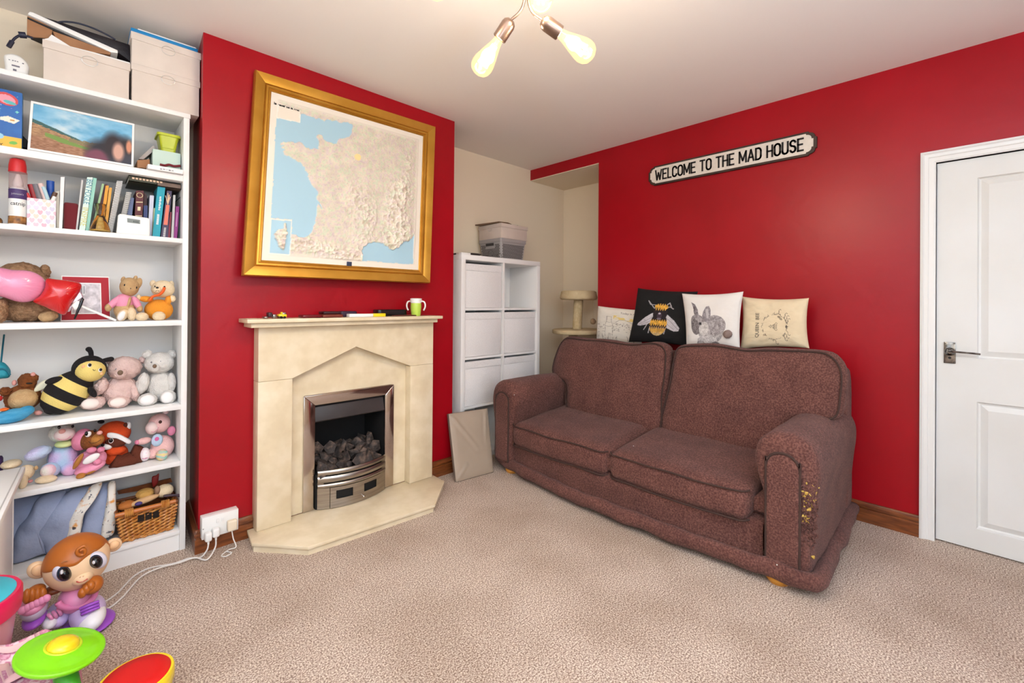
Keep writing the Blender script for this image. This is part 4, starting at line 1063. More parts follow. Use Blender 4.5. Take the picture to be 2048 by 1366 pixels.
cq, wq = cushion('queen_bee_cushion', 'beige linen cushion lettered QUEEN BEE beside a leafy wreath', [(3.08, 1.0444, 0.9429), (3.08, 0.6619, 0.9797), (3.1, 0.67, 1.2753), (3.1, 1.0408, 1.2855)], 0.050, rgb_queen, (218, 196, 160), n=180, seed=17, pinch=0.07, wr=0.14)
put('lettering', text('QUEEN  BEE', 0.088, None, mp=lambda x, y, h: wq(0.285-y*0.9, 0.45+x*1.05, h), extrude=0.0002, bold=0.0012), mat('faded ink', (104, 94, 84), 0.8), cq)

# ================================================================ cat tree in the recess
m_plush = mat('cream plush', (214, 192, 152), 0.95, bump=0.5, bscale=150, c2=(206, 182, 140), mscale=14)
m_sisal = mat('cream sisal', (212, 190, 150), 0.9, bump=0.5, bscale=90, c2=(196, 172, 130), mscale=40)
ct = thing('cat_tree', 'cream plush cat tree with round bed and hanging ball behind the sofa arm', 'cat tree', (3.43, 2.61, 0))
tcx, tcy = 3.43, 2.61
put('bed', lathe([(0, 1.262), (0.150, 1.262), (0.172, 1.270), (0.178, 1.285), (0.166, 1.340), (0.150, 1.350), (0.138, 1.340), (0.142, 1.295), (0, 1.290)], (tcx, tcy, 0), n=40), m_plush, ct, angle=60)
put('post', cyl((tcx-0.02, tcy, 0.985), (tcx, tcy, 1.263), 0.044, n=24), m_sisal, ct)
put('platform', join(prism([(tcx+0.262*math.cos(R(a)), tcy+0.235*math.sin(R(a))) for a in range(0, 360, 10)], 0.945, 0.985, 'z', 0.010)), m_plush, ct, angle=60)
put('post', cyl((tcx, tcy+0.06, 0.05), (tcx, tcy+0.06, 0.946), 0.044, n=24), m_sisal, ct)
put('base', box(tcx-0.15, tcy-0.22, 0.0, tcx+0.25, tcy+0.22, 0.05, 0.008), m_plush, ct)
put('cord', cyl((3.525, 2.51, 1.085), (3.525, 2.51, 1.268), 0.0018, n=6), m_sisal, ct)
put('toy_ball', ball((3.525, 2.51, 1.060), 0.028, fuzz=0.002, fs=140), mat('tan wool', (176, 150, 118), 0.95), ct, angle=180)

# ================================================================ ceiling light with bare bulbs
m_lampm = mat('antique pewter', (112, 92, 82), 0.34, metal=0.9)
m_bulb = bpy.data.materials.new('bulb glass'); m_bulb.use_nodes = True
nt = m_bulb.node_tree; nt.nodes.clear()
tr_, gl_, em_, mi_, ad_, ou_ = [nt.nodes.new(k) for k in ('ShaderNodeBsdfTransparent', 'ShaderNodeBsdfGlossy', 'ShaderNodeEmission', 'ShaderNodeMixShader', 'ShaderNodeAddShader', 'ShaderNodeOutputMaterial')]
tr_.inputs[0].default_value = (1, 0.94, 0.82, 1); gl_.inputs['Roughness'].default_value = 0.03; mi_.inputs[0].default_value = 0.06
em_.inputs[0].default_value = lin((255, 214, 140)); em_.inputs[1].default_value = 0.45
nt.links.new(tr_.outputs[0], mi_.inputs[1]); nt.links.new(gl_.outputs[0], mi_.inputs[2]); nt.links.new(mi_.outputs[0], ad_.inputs[0]); nt.links.new(em_.outputs[0], ad_.inputs[1]); nt.links.new(ad_.outputs[0], ou_.inputs[0])
m_fil = mat('glowing filament', (255, 230, 170), 0.5, emit=(255, 214, 140), estr=13)
lp = thing('ceiling_light', 'bronze branching ceiling light with bare glowing filament bulbs', 'light', (1.02, 1.0, ZC))
hub = Vector((0.94, 0.93, 2.33))
put('canopy', lathe([(0, 0), (0.06, 0), (0.062, -0.012), (0.05, -0.025), (0.012, -0.03), (0, -0.03)], (hub.x, hub.y, ZC), n=32), m_lampm, lp)
put('stem', cyl((hub.x, hub.y, ZC-0.03), (hub.x, hub.y, hub.z-0.03), 0.008, n=14), m_lampm, lp)
put('hub', ball((hub.x, hub.y, hub.z-0.03), 0.028), m_lampm, lp)
def bulb(sock, tip, curve):
    sock, tip = Vector(sock), Vector(tip); d = (tip-sock).normalized()
    ar = put('arm', tube([(hub.x, hub.y, hub.z-0.03)]+[tuple(c_) for c_ in curve]+[tuple(sock-d*0.004)], 0.0045, 10, 8), m_lampm, lp)
    so = put('socket', lathe([(0, -0.006), (0.012, -0.004), (0.020, 0.004), (0.0225, 0.014), (0.0225, 0.060), (0.0205, 0.062), (0.0205, 0.05), (0, 0.05)], sock, d, 24), m_lampm, ar)
    b0 = sock+d*0.055
    put('glass_bulb', lathe([(0.013, 0), (0.0145, 0.010), (0.018, 0.028), (0.027, 0.058), (0.0345, 0.085), (0.036, 0.100), (0.033, 0.115), (0.024, 0.127), (0.010, 0.133), (0, 0.134)], b0, d, 28, cap=False), m_bulb, so, angle=180)
    fl = []
    s = d.orthogonal().normalized(); q = d.cross(s)
    for k_ in range(6):
        a = R(60*k_)
        fl.append(tube([b0+d*0.030+(s*math.cos(a)+q*math.sin(a))*0.006, b0+d*0.100+(s*math.cos(a+0.5)+q*math.sin(a+0.5))*0.015], 0.0045, 6, 0))
    put('filament', join(*fl), m_fil, so)
    l = bpy.data.lights.new('bulb_light', 'POINT'); l.energy = BULB_W; l.color = BULB_C; l.shadow_soft_size = 0.034
    o = bpy.data.objects.new('bulb_light', l); COL.objects.link(o); o.location = b0+d*0.075
S1, T1 = Vector((0.9812, 1.022, 2.1271)), Vector((0.9524, 1.1205, 2.0169))
S2, T2 = Vector((1.0102, 0.91, 2.0903)), Vector((1.1266, 0.8526, 2.0289))
S3, T3 = Vector((1.0163, 0.9312, 2.2366)), Vector((0.8914, 0.8029, 1.9846))
K1 = Vector((0.997, 0.9783, 2.1758))
def ext(S, T, L=0.185): return S, S+(T-S).normalized()*L
bulb(*ext(S1, T1), [K1])
bulb(*ext(S2, T2), [Vector((0.9794, 0.9398, 2.1415))])
bulb(*ext(S3, T3), [S3+Vector((0.0, 0.0, 0.05))])
bulb((hub.x-0.13, hub.y+0.05, 2.20), (hub.x-0.26, hub.y+0.10, 2.08), [(hub.x-0.06, hub.y+0.02, 2.28)])
bulb((hub.x+0.02, hub.y-0.13, 2.20), (hub.x+0.04, hub.y-0.26, 2.08), [(hub.x+0.01, hub.y-0.06, 2.28)])

# ================================================================ wall socket, plugs and flex
m_pl = mat('white plastic', (236, 234, 230), 0.35)
so = thing('wall_socket', 'white double wall socket on the skirting left of the hearth', 'socket', (0.53, YC-0.03, 0.08))
sx0, sz0, sx1, sz1 = (0.4499, 0.0751, 0.6049, 0.1804)
put('back_box', box(sx0, YC-0.052, sz0, sx1, YC-0.002, sz1, 0.003), m_pl, so)
put('switch', box(sx0+0.060, YC-0.056, sz1-0.040, sx0+0.070, YC-0.051, sz1-0.022, 0.001), m_pl, so)
put('switch', box(sx0+0.082, YC-0.056, sz1-0.040, sx0+0.092, YC-0.051, sz1-0.022, 0.001), m_pl, so)
for x in (sx0+0.006, sx1-0.010): put('screw', ball((x, YC-0.0525, (sz0+sz1)/2), (0.003, 0.002, 0.003), u=8, v=6), m_steel, so)
def plug(x, z, y, label, w_=0.030, h_=0.042):
    t = thing('plug', label, 'plug', (x, y, z-h_/2), 'plugs in the wall socket')
    put('body', soft(x-w_/2, y-0.026, z-h_/2, x+w_/2, y+0.012, z+h_/2, 0.009, n=5), m_pl, t, angle=180)
    put('collar', cyl((x, y-0.012, z-h_/2+0.004), (x, y-0.014, z-h_/2-0.014), 0.006, 0.004, 10), m_pl, t)
    return t
yp = YC-0.066
plug(sx0+0.022, sz0+0.020, yp, 'white plug nearest the bookcase with a flex hanging down')
plug(sx0+0.053, sz0+0.030, yp, 'white plug in the middle of the socket with a second flex')
t = thing('charger_block', 'small square white charger at the right end of the socket', 'charger', (sx1-0.030, yp, sz0+0.02))
put('body', soft(sx1-0.052, YC-0.082, sz0+0.014, sx1-0.012, YC-0.053, sz0+0.064, 0.004, n=4), mat('ivory plastic', (232, 216, 190), 0.4), t, angle=180)
m_flex = mat('white flex', (226, 220, 214), 0.5)
put('power_flex', tube([(sx0+0.022, yp-0.014, sz0-0.016), (sx0+0.016, yp-0.016, 0.035), (sx0-0.008, yp-0.010, 0.008), (0.40, 2.60, 0.006), (0.34, 2.60, 0.005), (0.26, 2.63, 0.005), (0.20, 2.60, 0.005), (0.14, 2.50, 0.005), (0.09, 2.46, 0.005), (0.02, 2.47, 0.005), (-0.06, 2.485, 0.005), (-0.13, 2.50, 0.005)], 0.0034, 8, 8), m_flex, label='white flex running from the nearest plug along the bookcase plinth', cat='cable')
put('power_flex', tube([(sx0+0.053, yp-0.014, sz0-0.006), (sx0+0.048, yp-0.020, 0.035), (sx0+0.01, yp-0.05, 0.006), (0.42, 2.572, 0.013), (0.36, 2.572, 0.013), (0.29, 2.585, 0.013), (0.22, 2.555, 0.013), (0.15, 2.44, 0.008), (0.10, 2.40, 0.005), (0.05, 2.445, 0.005), (-0.02, 2.470, 0.010)], 0.0034, 8, 8), m_flex, label='white flex with the wider bend lying out on the carpet', cat='cable')
put('charger_lead', tube([(sx1-0.032, yp, sz0+0.012), (sx1-0.028, yp-0.01, 0.05), (sx1-0.020, yp-0.03, 0.012), (sx1-0.05, yp-0.03, 0.010), (sx1-0.085, yp-0.05, 0.004), (sx1-0.075, yp-0.075, 0.004), (sx1-0.045, yp-0.06, 0.004), (sx1-0.06, yp-0.035, 0.006)], 0.0026, 8, 8), m_flex, label='thin white charger lead curled at the skirting', cat='cable')

# ================================================================ bookcase in the left alcove
KY = 2.7254; BKB = 3.02
S1, S2, S3, S4, S5, S6, SB = 2.161, 1.852, 1.539, 1.135, 0.719, 0.441, 0.100     # tops of the shelves
bc = thing('bookcase', 'tall white bookcase in the left alcove filled with toys and books', 'bookcase', (0.0, 2.87, 0))
put('side_panel', box(0.381, KY, 0, 0.405, BKB, S1-0.022, 0.001), m_white, bc)
put('side_panel', box(-0.405, KY, 0, -0.381, BKB, S1-0.022, 0.001), m_white, bc)
put('top_panel', box(-0.405, KY-0.002, S1-0.022, 0.408, BKB, S1, 0.001), m_white, bc)
for z, th in ((S2, 0.030), (S3, 0.022), (S4, 0.025), (S5, 0.024), (S6, 0.024), (SB, 0.020)):
    put('shelf', box(-0.381, KY+0.002, z-th, 0.381, BKB-0.008, z, 0.001), m_white, bc)
put('plinth', box(-0.381, KY+0.008, 0, 0.381, KY+0.022, SB-0.020), m_white, bc)
put('back_board', box(-0.395, BKB-0.008, 0.02, 0.395, BKB, S1-0.02), mat('bookcase back', (226, 222, 218), 0.6), bc)

# ---------------------------------------------------------------- on top of the bookcase
m_boxb = mat('pale linen board', (222, 208, 196), 0.8, c2=(216, 202, 190), mscale=12)
bxA = (-0.1007, 2.1699, 0.1764, 2.3494)
zA = float((-0.0996, 2.735, 2.2737)[2])
lidded_box('storage_box', 'long pale storage box under the pile of papers on the bookcase', bxA[0], 2.735, S1+0.001, bxA[2]-0.002, 3.00, (0.031, 2.735, 2.3302)[2], 0.034, m_boxb)
bxC = (0.1841, 2.177, 0.4433, 2.2939)
zt1 = (0.3052, 2.73, 2.3063)[2]
lidded_box('storage_box', 'lower of two pale storage boxes stacked by the chimney', bxC[0], 2.728, S1+0.001, bxC[2], 3.00, zt1+0.030, 0.030, m_boxb)
zt2 = (0.3037, 2.73, 2.4826)[2]
lidded_box('storage_box', 'upper of two pale storage boxes carrying a blue folder', bxC[0]-0.002, 2.728, zt1+0.031, bxC[2]+0.002, 3.00, zt2, 0.034, m_boxb)
m_blue = mat('blue plastic', (24, 128, 188), 0.4)
put('blue_folder', box(bxC[0]-0.006, 2.735, zt2+0.001, bxC[2]-0.006, 2.99, zt2+0.021, 0.003), m_blue, label='bright blue flat folder on top of the right hand box stack', cat='folder')
put('white_folder', box(bxC[0]+0.02, 2.75, zt2+0.022, bxC[2]-0.010, 2.99, zt2+0.033, 0.002), m_pl, label='white folder lying on the blue folder under the ceiling', cat='folder')
m_kraft = mat('kraft paper', (168, 122, 86), 0.8, c2=(152, 106, 72), mscale=8)
m_paper = mat('paper white', (236, 232, 228), 0.8)
zl = (0.031, 2.735, 2.3302)[2]
put('kraft_envelope', prism([(-0.1508, 2.4219), (-0.1344, 2.4293), (-0.0757, 2.4025), (-0.0788, 2.3689), (-0.0918, 2.353), (-0.1081, 2.3496), (-0.1337, 2.3412), (-0.1511, 2.3441)], 2.772, 2.779, 'y'), m_kraft, label='torn brown envelope standing at the left end of the paper pile', cat='envelope')
put('card_folder', prism([(-0.0754, 2.3875), (0.0204, 2.3795), (0.1118, 2.37), (0.1081, 2.3574), (0.0529, 2.3467), (-0.0211, 2.3407), (-0.0618, 2.3519)], 2.762, 2.98, 'y'), m_kraft, label='tan card folder sloping in the pile on the long storage box', cat='folder')
put('paper_stack', prism([(-0.0878, 2.3461), (-0.0782, 2.3652), (-0.021, 2.3379), (0.0562, 2.3419), (0.1766, 2.3421), (0.1786, 2.3361), (0.0348, 2.3335), (-0.1023, 2.3354)], 2.748, 2.97, 'y'), m_paper, label='crumpled white papers on the lid of the long storage box', cat='paper')
put('black_sleeve', prism([(a, b-0.004) for a, b in [(-0.15, 2.4209), (-0.0007, 2.3907), (0.1083, 2.3703), (0.1046, 2.3648), (-0.0006, 2.3829), (-0.1499, 2.4145)]], 2.768, 2.98, 'y'), mat('black card', (24, 20, 22), 0.6), label='thin black sleeve under the sloping white binder', cat='folder')
put('white_binder', prism([(-0.1433, 2.437), (-0.1339, 2.4385), (0.1343, 2.3858), (0.1351, 2.3729), (0.1117, 2.3677), (-0.1489, 2.4243)], 2.756, 2.98, 'y', 0.0015), m_pl, label='long white binder sloping across the top of the paper pile', cat='binder')
put('black_bag', prism([(-0.1357, 2.4532), (-0.0565, 2.454), (0.0346, 2.452), (0.1789, 2.4485), (0.1828, 2.3688), (0.1381, 2.3941), (0.0349, 2.4197), (-0.0966, 2.4458)], 2.80, 2.985, 'y', 0.004), mat('black nylon', (26, 18, 24), 0.55, bump=0.4, bscale=30), label='black fabric bag behind the white binder', cat='bag')
put('bag_strap', tube([(-0.0632, 2.8, 2.4462), (-0.0361, 2.8, 2.4616), (0.0058, 2.8, 2.4718), (0.0563, 2.8, 2.4704), (0.1012, 2.8, 2.4602), (0.128, 2.8, 2.4499)], 0.004, 8, 6), mat('navy cord', (26, 28, 52), 0.5), label='navy cord strap looping over the black bag', cat='strap')
cbl = thing('usb_lead', 'dark blue lead with a plug hanging off the left of the paper pile', 'cable', (-0.1995, 2.77, 2.2753))
put('lead', tube([(-0.1332, 2.765, 2.3349), (-0.152, 2.765, 2.3339), (-0.1676, 2.765, 2.332), (-0.1828, 2.765, 2.3142), (-0.1923, 2.765, 2.2943), (-0.1962, 2.765, 2.2814)], 0.0045, 8, 5), mat('navy cord', (26, 28, 52), 0.5), cbl)
put('ferrite', tube([(-0.1527, 2.765, 2.3373), (-0.1731, 2.765, 2.3315)], 0.012, 10, 0), mat('navy cord', (26, 28, 52), 0.5), cbl)
put('plug', tube([(-0.1917, 2.765, 2.2968), (-0.2012, 2.765, 2.269)], 0.008, 8, 0), mat('navy cord', (26, 28, 52), 0.5), cbl)
mn = thing('baby_monitor', 'rounded white monitor unit on the left of the bookcase top', 'monitor', (-0.1807, 2.8, 2.1703))
mo = [(-0.2159, 2.2313), (-0.2082, 2.2443), (-0.19, 2.2524), (-0.1699, 2.2492), (-0.1525, 2.235), (-0.1435, 2.2128), (-0.1452, 2.1898), (-0.1514, 2.1726), (-0.2075, 2.1572), (-0.2126, 2.1962)]
put('case', puff(mo, 0.022, 0.03, lambda a, b, h: (a, 2.79-h, max(b, S1+0.001)), k=6, n=60, smooth=5), m_pl, mn, angle=180)
mlt = mat('grey print', (120, 116, 128), 0.6)
for (px_, pz_, w_, h_) in [(-0.2008, 2.2174, -0.1966, 2.2196), (-0.1912, 2.2179, -0.1869, 2.2206), (-0.1845, 2.2177, -0.1802, 2.2205), (-0.1778, 2.2175, -0.1741, 2.2202), (-0.163, 2.2151, -0.158, 2.2187), (-0.1922, 2.1964, -0.1697, 2.2019), (-0.1885, 2.1781, -0.1787, 2.1854)]:
    put('marking', box(px_, 2.7655, pz_, w_, 2.7675, h_), mlt, mn)

# ---------------------------------------------------------------- first shelf: game box, photograph, baskets
gy = 2.775
g = (-0.317, 1.8542, -0.1607, 2.068)
kb = thing('game_box', 'blue and yellow children\'s game box at the left of the photo shelf', 'box', (0.5*(g[0]+g[2]), gy+0.03, S2))
gz1 = (-0.1585, 2.775, 2.0957)[2]
gz1 = min(gz1, S1-0.0255)
gx1 = (-0.1622, 2.775, 1.9794)[0]
gx0 = max(gx1-0.235, -0.3785)
def gp(px, pz): return px, pz
def rgb_game(U, V):
    c = np.tile(np.array([22., 92., 168.]), (len(U), 1)); c += (fbm(U, V, 6, 3, 3)-0.5)[:, None]*24
    c[V < 0.215] = (238, 182, 42)
    q = random.Random(2)
    for i in range(26):
        x, y = q.uniform(0.02, 0.98), q.uniform(0.3, 0.95); m_ = in_ell(U, V, x, y, 0.010, 0.007); c[m_] = q.choice([(120, 190, 220), (150, 120, 200), (240, 240, 250)])
    c[in_ell(U, V, 0.80, 0.845, 0.15, 0.105, -12)] = (214, 66, 62); c[in_ell(U, V, 0.80, 0.84, 0.115, 0.075, -12)] = (232, 150, 164)
    c[in_ell(U, V, 0.84, 0.795, 0.085, 0.03, -10)] = (90, 180, 180)
    c[in_poly(U, V, [(0.72, 0.52), (0.82, 0.56), (0.975, 0.52), (0.90, 0.445), (0.72, 0.475)])] = (238, 228, 208); c[in_ell(U, V, 0.875, 0.50, 0.03, 0.016)] = (206, 150, 70)
    for a, b in ((0.935, 0.655), (0.70, 0.66)):
        c[in_poly(U, V, [(a, b+0.03), (a+0.01, b+0.008), (a+0.035, b), (a+0.01, b-0.008), (a, b-0.03), (a-0.01, b-0.008), (a-0.035, b), (a-0.01, b+0.008)])] = (120, 206, 190)
    c[in_ell(U, V, 0.89, 0.115, 0.055, 0.03, 10)] = (110, 180, 60); c[in_ell(U, V, 0.70, 0.20, 0.07, 0.05)] = (150, 200, 220)
    return c
put('carton', box(gx0, gy+0.001, S2+0.001, gx1, gy+0.055, gz1-0.001), m_blue, kb)
put('front_print', colored(120, 120, lambda U, V: np.stack([gx0+(gx1-gx0)*U, np.full(len(U), gy), S2+0.001+(gz1-S2-0.002)*V], 1), rgb_game), vcol('glossy print', 0.35), kb, angle=180)
put('lettering', text('S', 0.030, face_y(gx1-0.088, gy-0.001, S2+0.046), bold=0.002), m_pl, kb)
put('lettering', text('RY', 0.017, face_y(gx1-0.062, gy-0.001, S2+0.014)), m_ink, kb)
put('camera_strap', prism([(-0.1731, 1.9413), (-0.1618, 1.9324), (-0.1465, 1.9126), (-0.1462, 1.8831), (-0.1726, 1.8785)], 2.83, 2.90, 'y', 0.004), mat('black card', (24, 20, 22), 0.6), label='black case tucked between the game box and the photograph', cat='case')
pf = thing('framed_photo', 'landscape photograph of two people on a moor in a thin white frame', 'photo', (0.05, 2.77, S2))
q4 = [Vector(p) for p in ((-0.1444, 2.752, 1.8528), (0.1937, 2.752, 1.8543), (0.1978, 2.785, 2.0693), (-0.1374, 2.785, 2.0724))]
for p in q4[:2]: p.z = S2+0.005
nf_ = (q4[1]-q4[0]).cross(q4[3]-q4[0]).normalized()
if nf_.y > 0: nf_ = -nf_
def pq(u, v, h=0.0): return q4[0].lerp(q4[1], u).lerp(q4[3].lerp(q4[2], u), v)+nf_*h
fw_, fh_ = 0.022, 0.04
for (a, b, c_, d) in (((0, 0), (1, 0), (1-fw_, fh_), (fw_, fh_)), ((1, 0), (1, 1), (1-fw_, 1-fh_), (1-fw_, fh_)), ((1, 1), (0, 1), (fw_, 1-fh_), (1-fw_, 1-fh_)), ((0, 1), (0, 0), (fw_, fh_), (fw_, 1-fh_))):
    bm = bmesh.new(); A = [bm.verts.new(pq(*p, 0.006)) for p in (a, b, c_, d)]; B = [bm.verts.new(pq(*p, -0.010)) for p in (a, b, c_, d)]
    bm.faces.new(A); bm.faces.new(B)
    for i in range(4): bm.faces.new((A[i], A[(i+1) % 4], B[(i+1) % 4], B[i]))
    bmesh.ops.recalc_face_normals(bm, faces=bm.faces)
    put('frame_rail', bm, m_white, pf)
def rgb_moor(U, V):
    n_ = fbm(U, V, 7, 2, 4); n2 = fbm(U*2, V*4, 16, 9, 3)
    c = np.array([128, 184, 214])*(1-V)[:, None]*0+np.array([116, 178, 212])+(n_[:, None]-0.45)*np.array([70, 50, 34])
    cl = np.exp(-((U-0.45+0.3*(1-V))/0.22)**2)*np.clip(n_*1.7-0.3, 0, 1); c = c*(1-cl[:, None]*0.8)+np.array([224, 228, 228])*cl[:, None]*0.8
    h1 = 0.64-0.62*U+0.05*n_; c[(V < h1) & (U < 0.55)] = (64, 100, 98)
    h2 = 0.36+0.30*np.clip(U-0.55, 0, 1)**1.1+0.10*np.exp(-((U-0.93)/0.08)**2); c[(V < h2) & (U > 0.35)] = (70, 82, 96)
    h3 = 0.56-0.50*U+0.04*n2; low = V < np.maximum(np.where(U < 0.5, h3, 0.32), 0.30)
    moor = np.array([168, 130, 96])+(n2-0.5)[:, None]*np.array([90, 84, 60]); c[low] = moor[low]
    gr = (abs(V-(0.42-0.42*U)) < 0.045*(0.6+n_)) & (U > 0.12) & (U < 0.60); c[gr] = (120, 148, 74)
    md = (abs(V-0.33) < 0.05*n2*1.6) & (U > 0.35); c[md] = (140, 126, 90)
    br = (V < 0.30-0.22*U) ; c[br] = (np.array([160, 116, 88])+(n2-0.5)[:, None]*70)[br]
    # two blurred figures at the lower right
    def soft_(cx_, cy_, rx, ry, col, w_=0.35):
        d = np.sqrt(((U-cx_)/rx)**2+((V-cy_)/ry)**2); a = np.clip((1+w_-d)/(2*w_), 0, 1)[:, None]; c[:] = c*(1-a)+np.array(col)*a
    soft_(0.70, 0.18, 0.17, 0.30, (44, 44, 52)); soft_(0.64, 0.02, 0.13, 0.22, (124, 70, 88), 0.2)
    soft_(0.93, 0.36, 0.10, 0.30, (52, 44, 46)); soft_(0.90, 0.08, 0.14, 0.20, (60, 60, 72), 0.3); soft_(0.80, 0.40, 0.11, 0.30, (50, 42, 46))
    soft_(0.855, 0.27, 0.062, 0.22, (206, 160, 142), 0.3); soft_(0.97, 0.44, 0.032, 0.16, (208, 140, 110), 0.3)
    return c
def moor_pos(U, V):
    A, B, C, D = [np.array(pq(*p, 0.001)) for p in ((fw_, fh_), (1-fw_, fh_), (1-fw_, 1-fh_), (fw_, 1-fh_))]
    return (A*(1-U)[:, None]+B*U[:, None])*(1-V)[:, None]+(D*(1-U)[:, None]+C*U[:, None])*V[:, None]
put('photo_print', colored(200, 130, moor_pos, rgb_moor), vcol('glossy print', 0.35), pf, angle=180)
put('back', gridf(1, 1, lambda u, v: pq(u*0.98+0.01, v*0.98+0.01, -0.008)), m_kraft, pf)
m_lime = mat('translucent lime plastic', (206, 214, 40), 0.3, trans=0.25)
m_mint = mat('mint board', (196, 216, 204), 0.7)
wbx = (0.2429, 1.8272, 0.3858, 1.8814)
cbx = thing('flat_carton', 'flat white carton overhanging the shelf under the mint box', 'carton', (0.3, 2.8, S2))
put('carton', box(wbx[0], 2.705, S2+0.001, 0.378, 2.93, S2+0.022, 0.001), m_white, cbx)
put('side_print', join(*[box(wbx[0]+0.045+0.011*i, 2.7035, S2+0.006+0.0012*(i % 3), wbx[0]+0.053+0.011*i, 2.7048, S2+0.010+0.001*(i % 2)) for i in range(5)]), mlt, cbx, kind='stuff')
put('card_sleeve', prism([(0.2082, 1.896), (0.2541, 1.9103), (0.2564, 1.8668), (0.2085, 1.8606)], 2.76, 2.92, 'y', 0.002), m_kraft, label='brown card sleeve at the left of the white carton', cat='sleeve')
put('greeting_card', prism([(0.2169, 1.9117), (0.2683, 1.9884), (0.2738, 1.9898), (0.2772, 1.9702), (0.2343, 1.9146)], 2.80, 2.90, 'y'), mat('grey card', (170, 160, 156), 0.7), label='grey greeting card tilted beside the mint box', cat='card')
mb = (0.2665, 1.9081, 0.387, 1.9693)
put('mint_box', box(mb[0], 2.775, S2+0.024, 0.377, 2.93, mb[3], 0.002), m_mint, label='pale mint box on the white carton at the end of the photo shelf', cat='box')
put('gift_ribbon', tube([(0.2939, 2.765, 1.8951), (0.3138, 2.765, 1.8944), (0.3298, 2.765, 1.9015), (0.3502, 2.765, 1.8988), (0.375, 2.765, 1.9062)], 0.006, 8, 5), mat('dark red ribbon', (110, 22, 34), 0.6), label='dark red ribbon in front of the mint box', cat='ribbon')
lb = (0.2849, 1.9663, 0.3936, 2.056)
lbt = thing('lime_basket', 'lime green plastic tub on top of the mint box', 'basket', (0.5*(lb[0]+lb[2]), 2.84, lb[1]))
def tub(x0, x1, y0, y1, z0, z1, t):
    rr = [ringr(x0+t, y0+t, x1-t, y1-t, z0, 0.012), ringr(x0, y0, x1, y1, z1-0.012, 0.012), ringr(x0-0.007, y0-0.007, x1+0.007, y1+0.007, z1-0.012, 0.014), ringr(x0-0.007, y0-0.007, x1+0.007, y1+0.007, z1, 0.014), ringr(x0+0.003, y0+0.003, x1-0.003, y1-0.003, z1, 0.012), ringr(x0+t+0.002, y0+t+0.002, x1-t-0.002, y1-t-0.002, z0+0.003, 0.012)]
    bm = bmesh.new(); V = [[bm.verts.new(p) for p in r_] for r_ in rr]
    for a, b in zip(V, V[1:]):
        for i in range(len(a)): bm.faces.new((a[i], a[(i+1) % len(a)], b[(i+1) % len(a)], b[i]))
    bm.faces.new(V[0]); bm.faces.new(V[-1]); bmesh.ops.recalc_face_normals(bm, faces=bm.faces); return bm
lz = mb[3]+0.001
put('tub', tub(lb[0]+0.006, 0.371, 2.79, 2.90, lz, lb[3]+0.004, 0.012), m_lime, lbt, angle=50)
put('rib', box(lb[0]+0.02, 2.797, lz+0.018, 0.352, 2.803, lb[3]-0.022, 0.002), m_lime, lbt)

# ---------------------------------------------------------------- second shelf: bottle, pots, books
def quad_prism(q, y0, y1, z0=None, bev=0.0):
    q = [list(p) for p in q]
    if z0 is not None: q[2][1] = z0; q[3][1] = z0
    return prism(q, y0, y1, 'y', bev, 1)
def book(label, q, col, y0=2.775, dep=0.15, name='book', pages=True, z0=S3+0.0008, cat='book', rough=0.55, grp='books on the second shelf'):
    q = [Vector((p[0], p[1])) for p in q]
    if z0 is not None: q[2].y = z0; q[3].y = z0
    for p in q: p.x = min(p.x, 0.3785); p.y = min(p.y, S2-0.0315)
    m = mat('book %d %d %d' % tuple(col), col, rough)
    t = thing(name, label, cat, ((q[2].x+q[3].x)/2, y0, q[2].y), grp)
    w_ = (q[1]-q[0]).length; tk = min(0.0025, w_*0.2)
    ex = (q[1]-q[0]).normalized()
    pg = [q[0]+ex*tk+(q[3]-q[0]).normalized()*0.004, q[1]-ex*tk+(q[2]-q[1]).normalized()*0.004, q[2]-ex*tk, q[3]+ex*tk]
    put('cover', join(prism([q[0], q[1], q[2], q[3]], y0, y0+0.003, 'y'), prism([q[0], q[0]+ex*tk, q[3]+ex*tk, q[3]], y0+0.003, y0+dep, 'y'), prism([q[1]-ex*tk, q[1], q[2], q[2]-ex*tk], y0+0.003, y0+dep, 'y')), m, t)
    if pages: put('pages', prism(pg, y0+0.0031, y0+dep-0.004, 'y'), m_paper, t)
    t['_m'] = 0; del t['_m']
    return t, q
def spine_text(t, q, s, size, m, y0=2.775, at=0.5, sx=1.0, up=False, bold=0.0):
    top = (q[0]+q[1])/2; bot = (q[2]+q[3])/2; c_ = top.lerp(bot, at); d = (bot-top).normalized()
    if up: d = -d
    n_ = Vector((-d.y, d.x)) if not up else Vector((-d.y, d.x))
    put('lettering', text(s, size, None, sx=sx, bold=bold, extrude=0.0002, mp=lambda x, y, h: Vector((c_.x+d.x*x+n_.x*y, y0-0.0006-h, c_.y+d.y*x+n_.y*y))), m, t)
def bars(t, q, y0, rows, m):
    for f0, f1, a, b in rows:
        L0 = q[0].lerp(q[3], f0); R0 = q[1].lerp(q[2], f0); L1 = q[0].lerp(q[3], f1); R1 = q[1].lerp(q[2], f1)
        put('marking', prism([L0.lerp(R0, a), L0.lerp(R0, b), L1.lerp(R1, b), L1.lerp(R1, a)], y0-0.0008, y0-0.0001, 'y'), m, t)
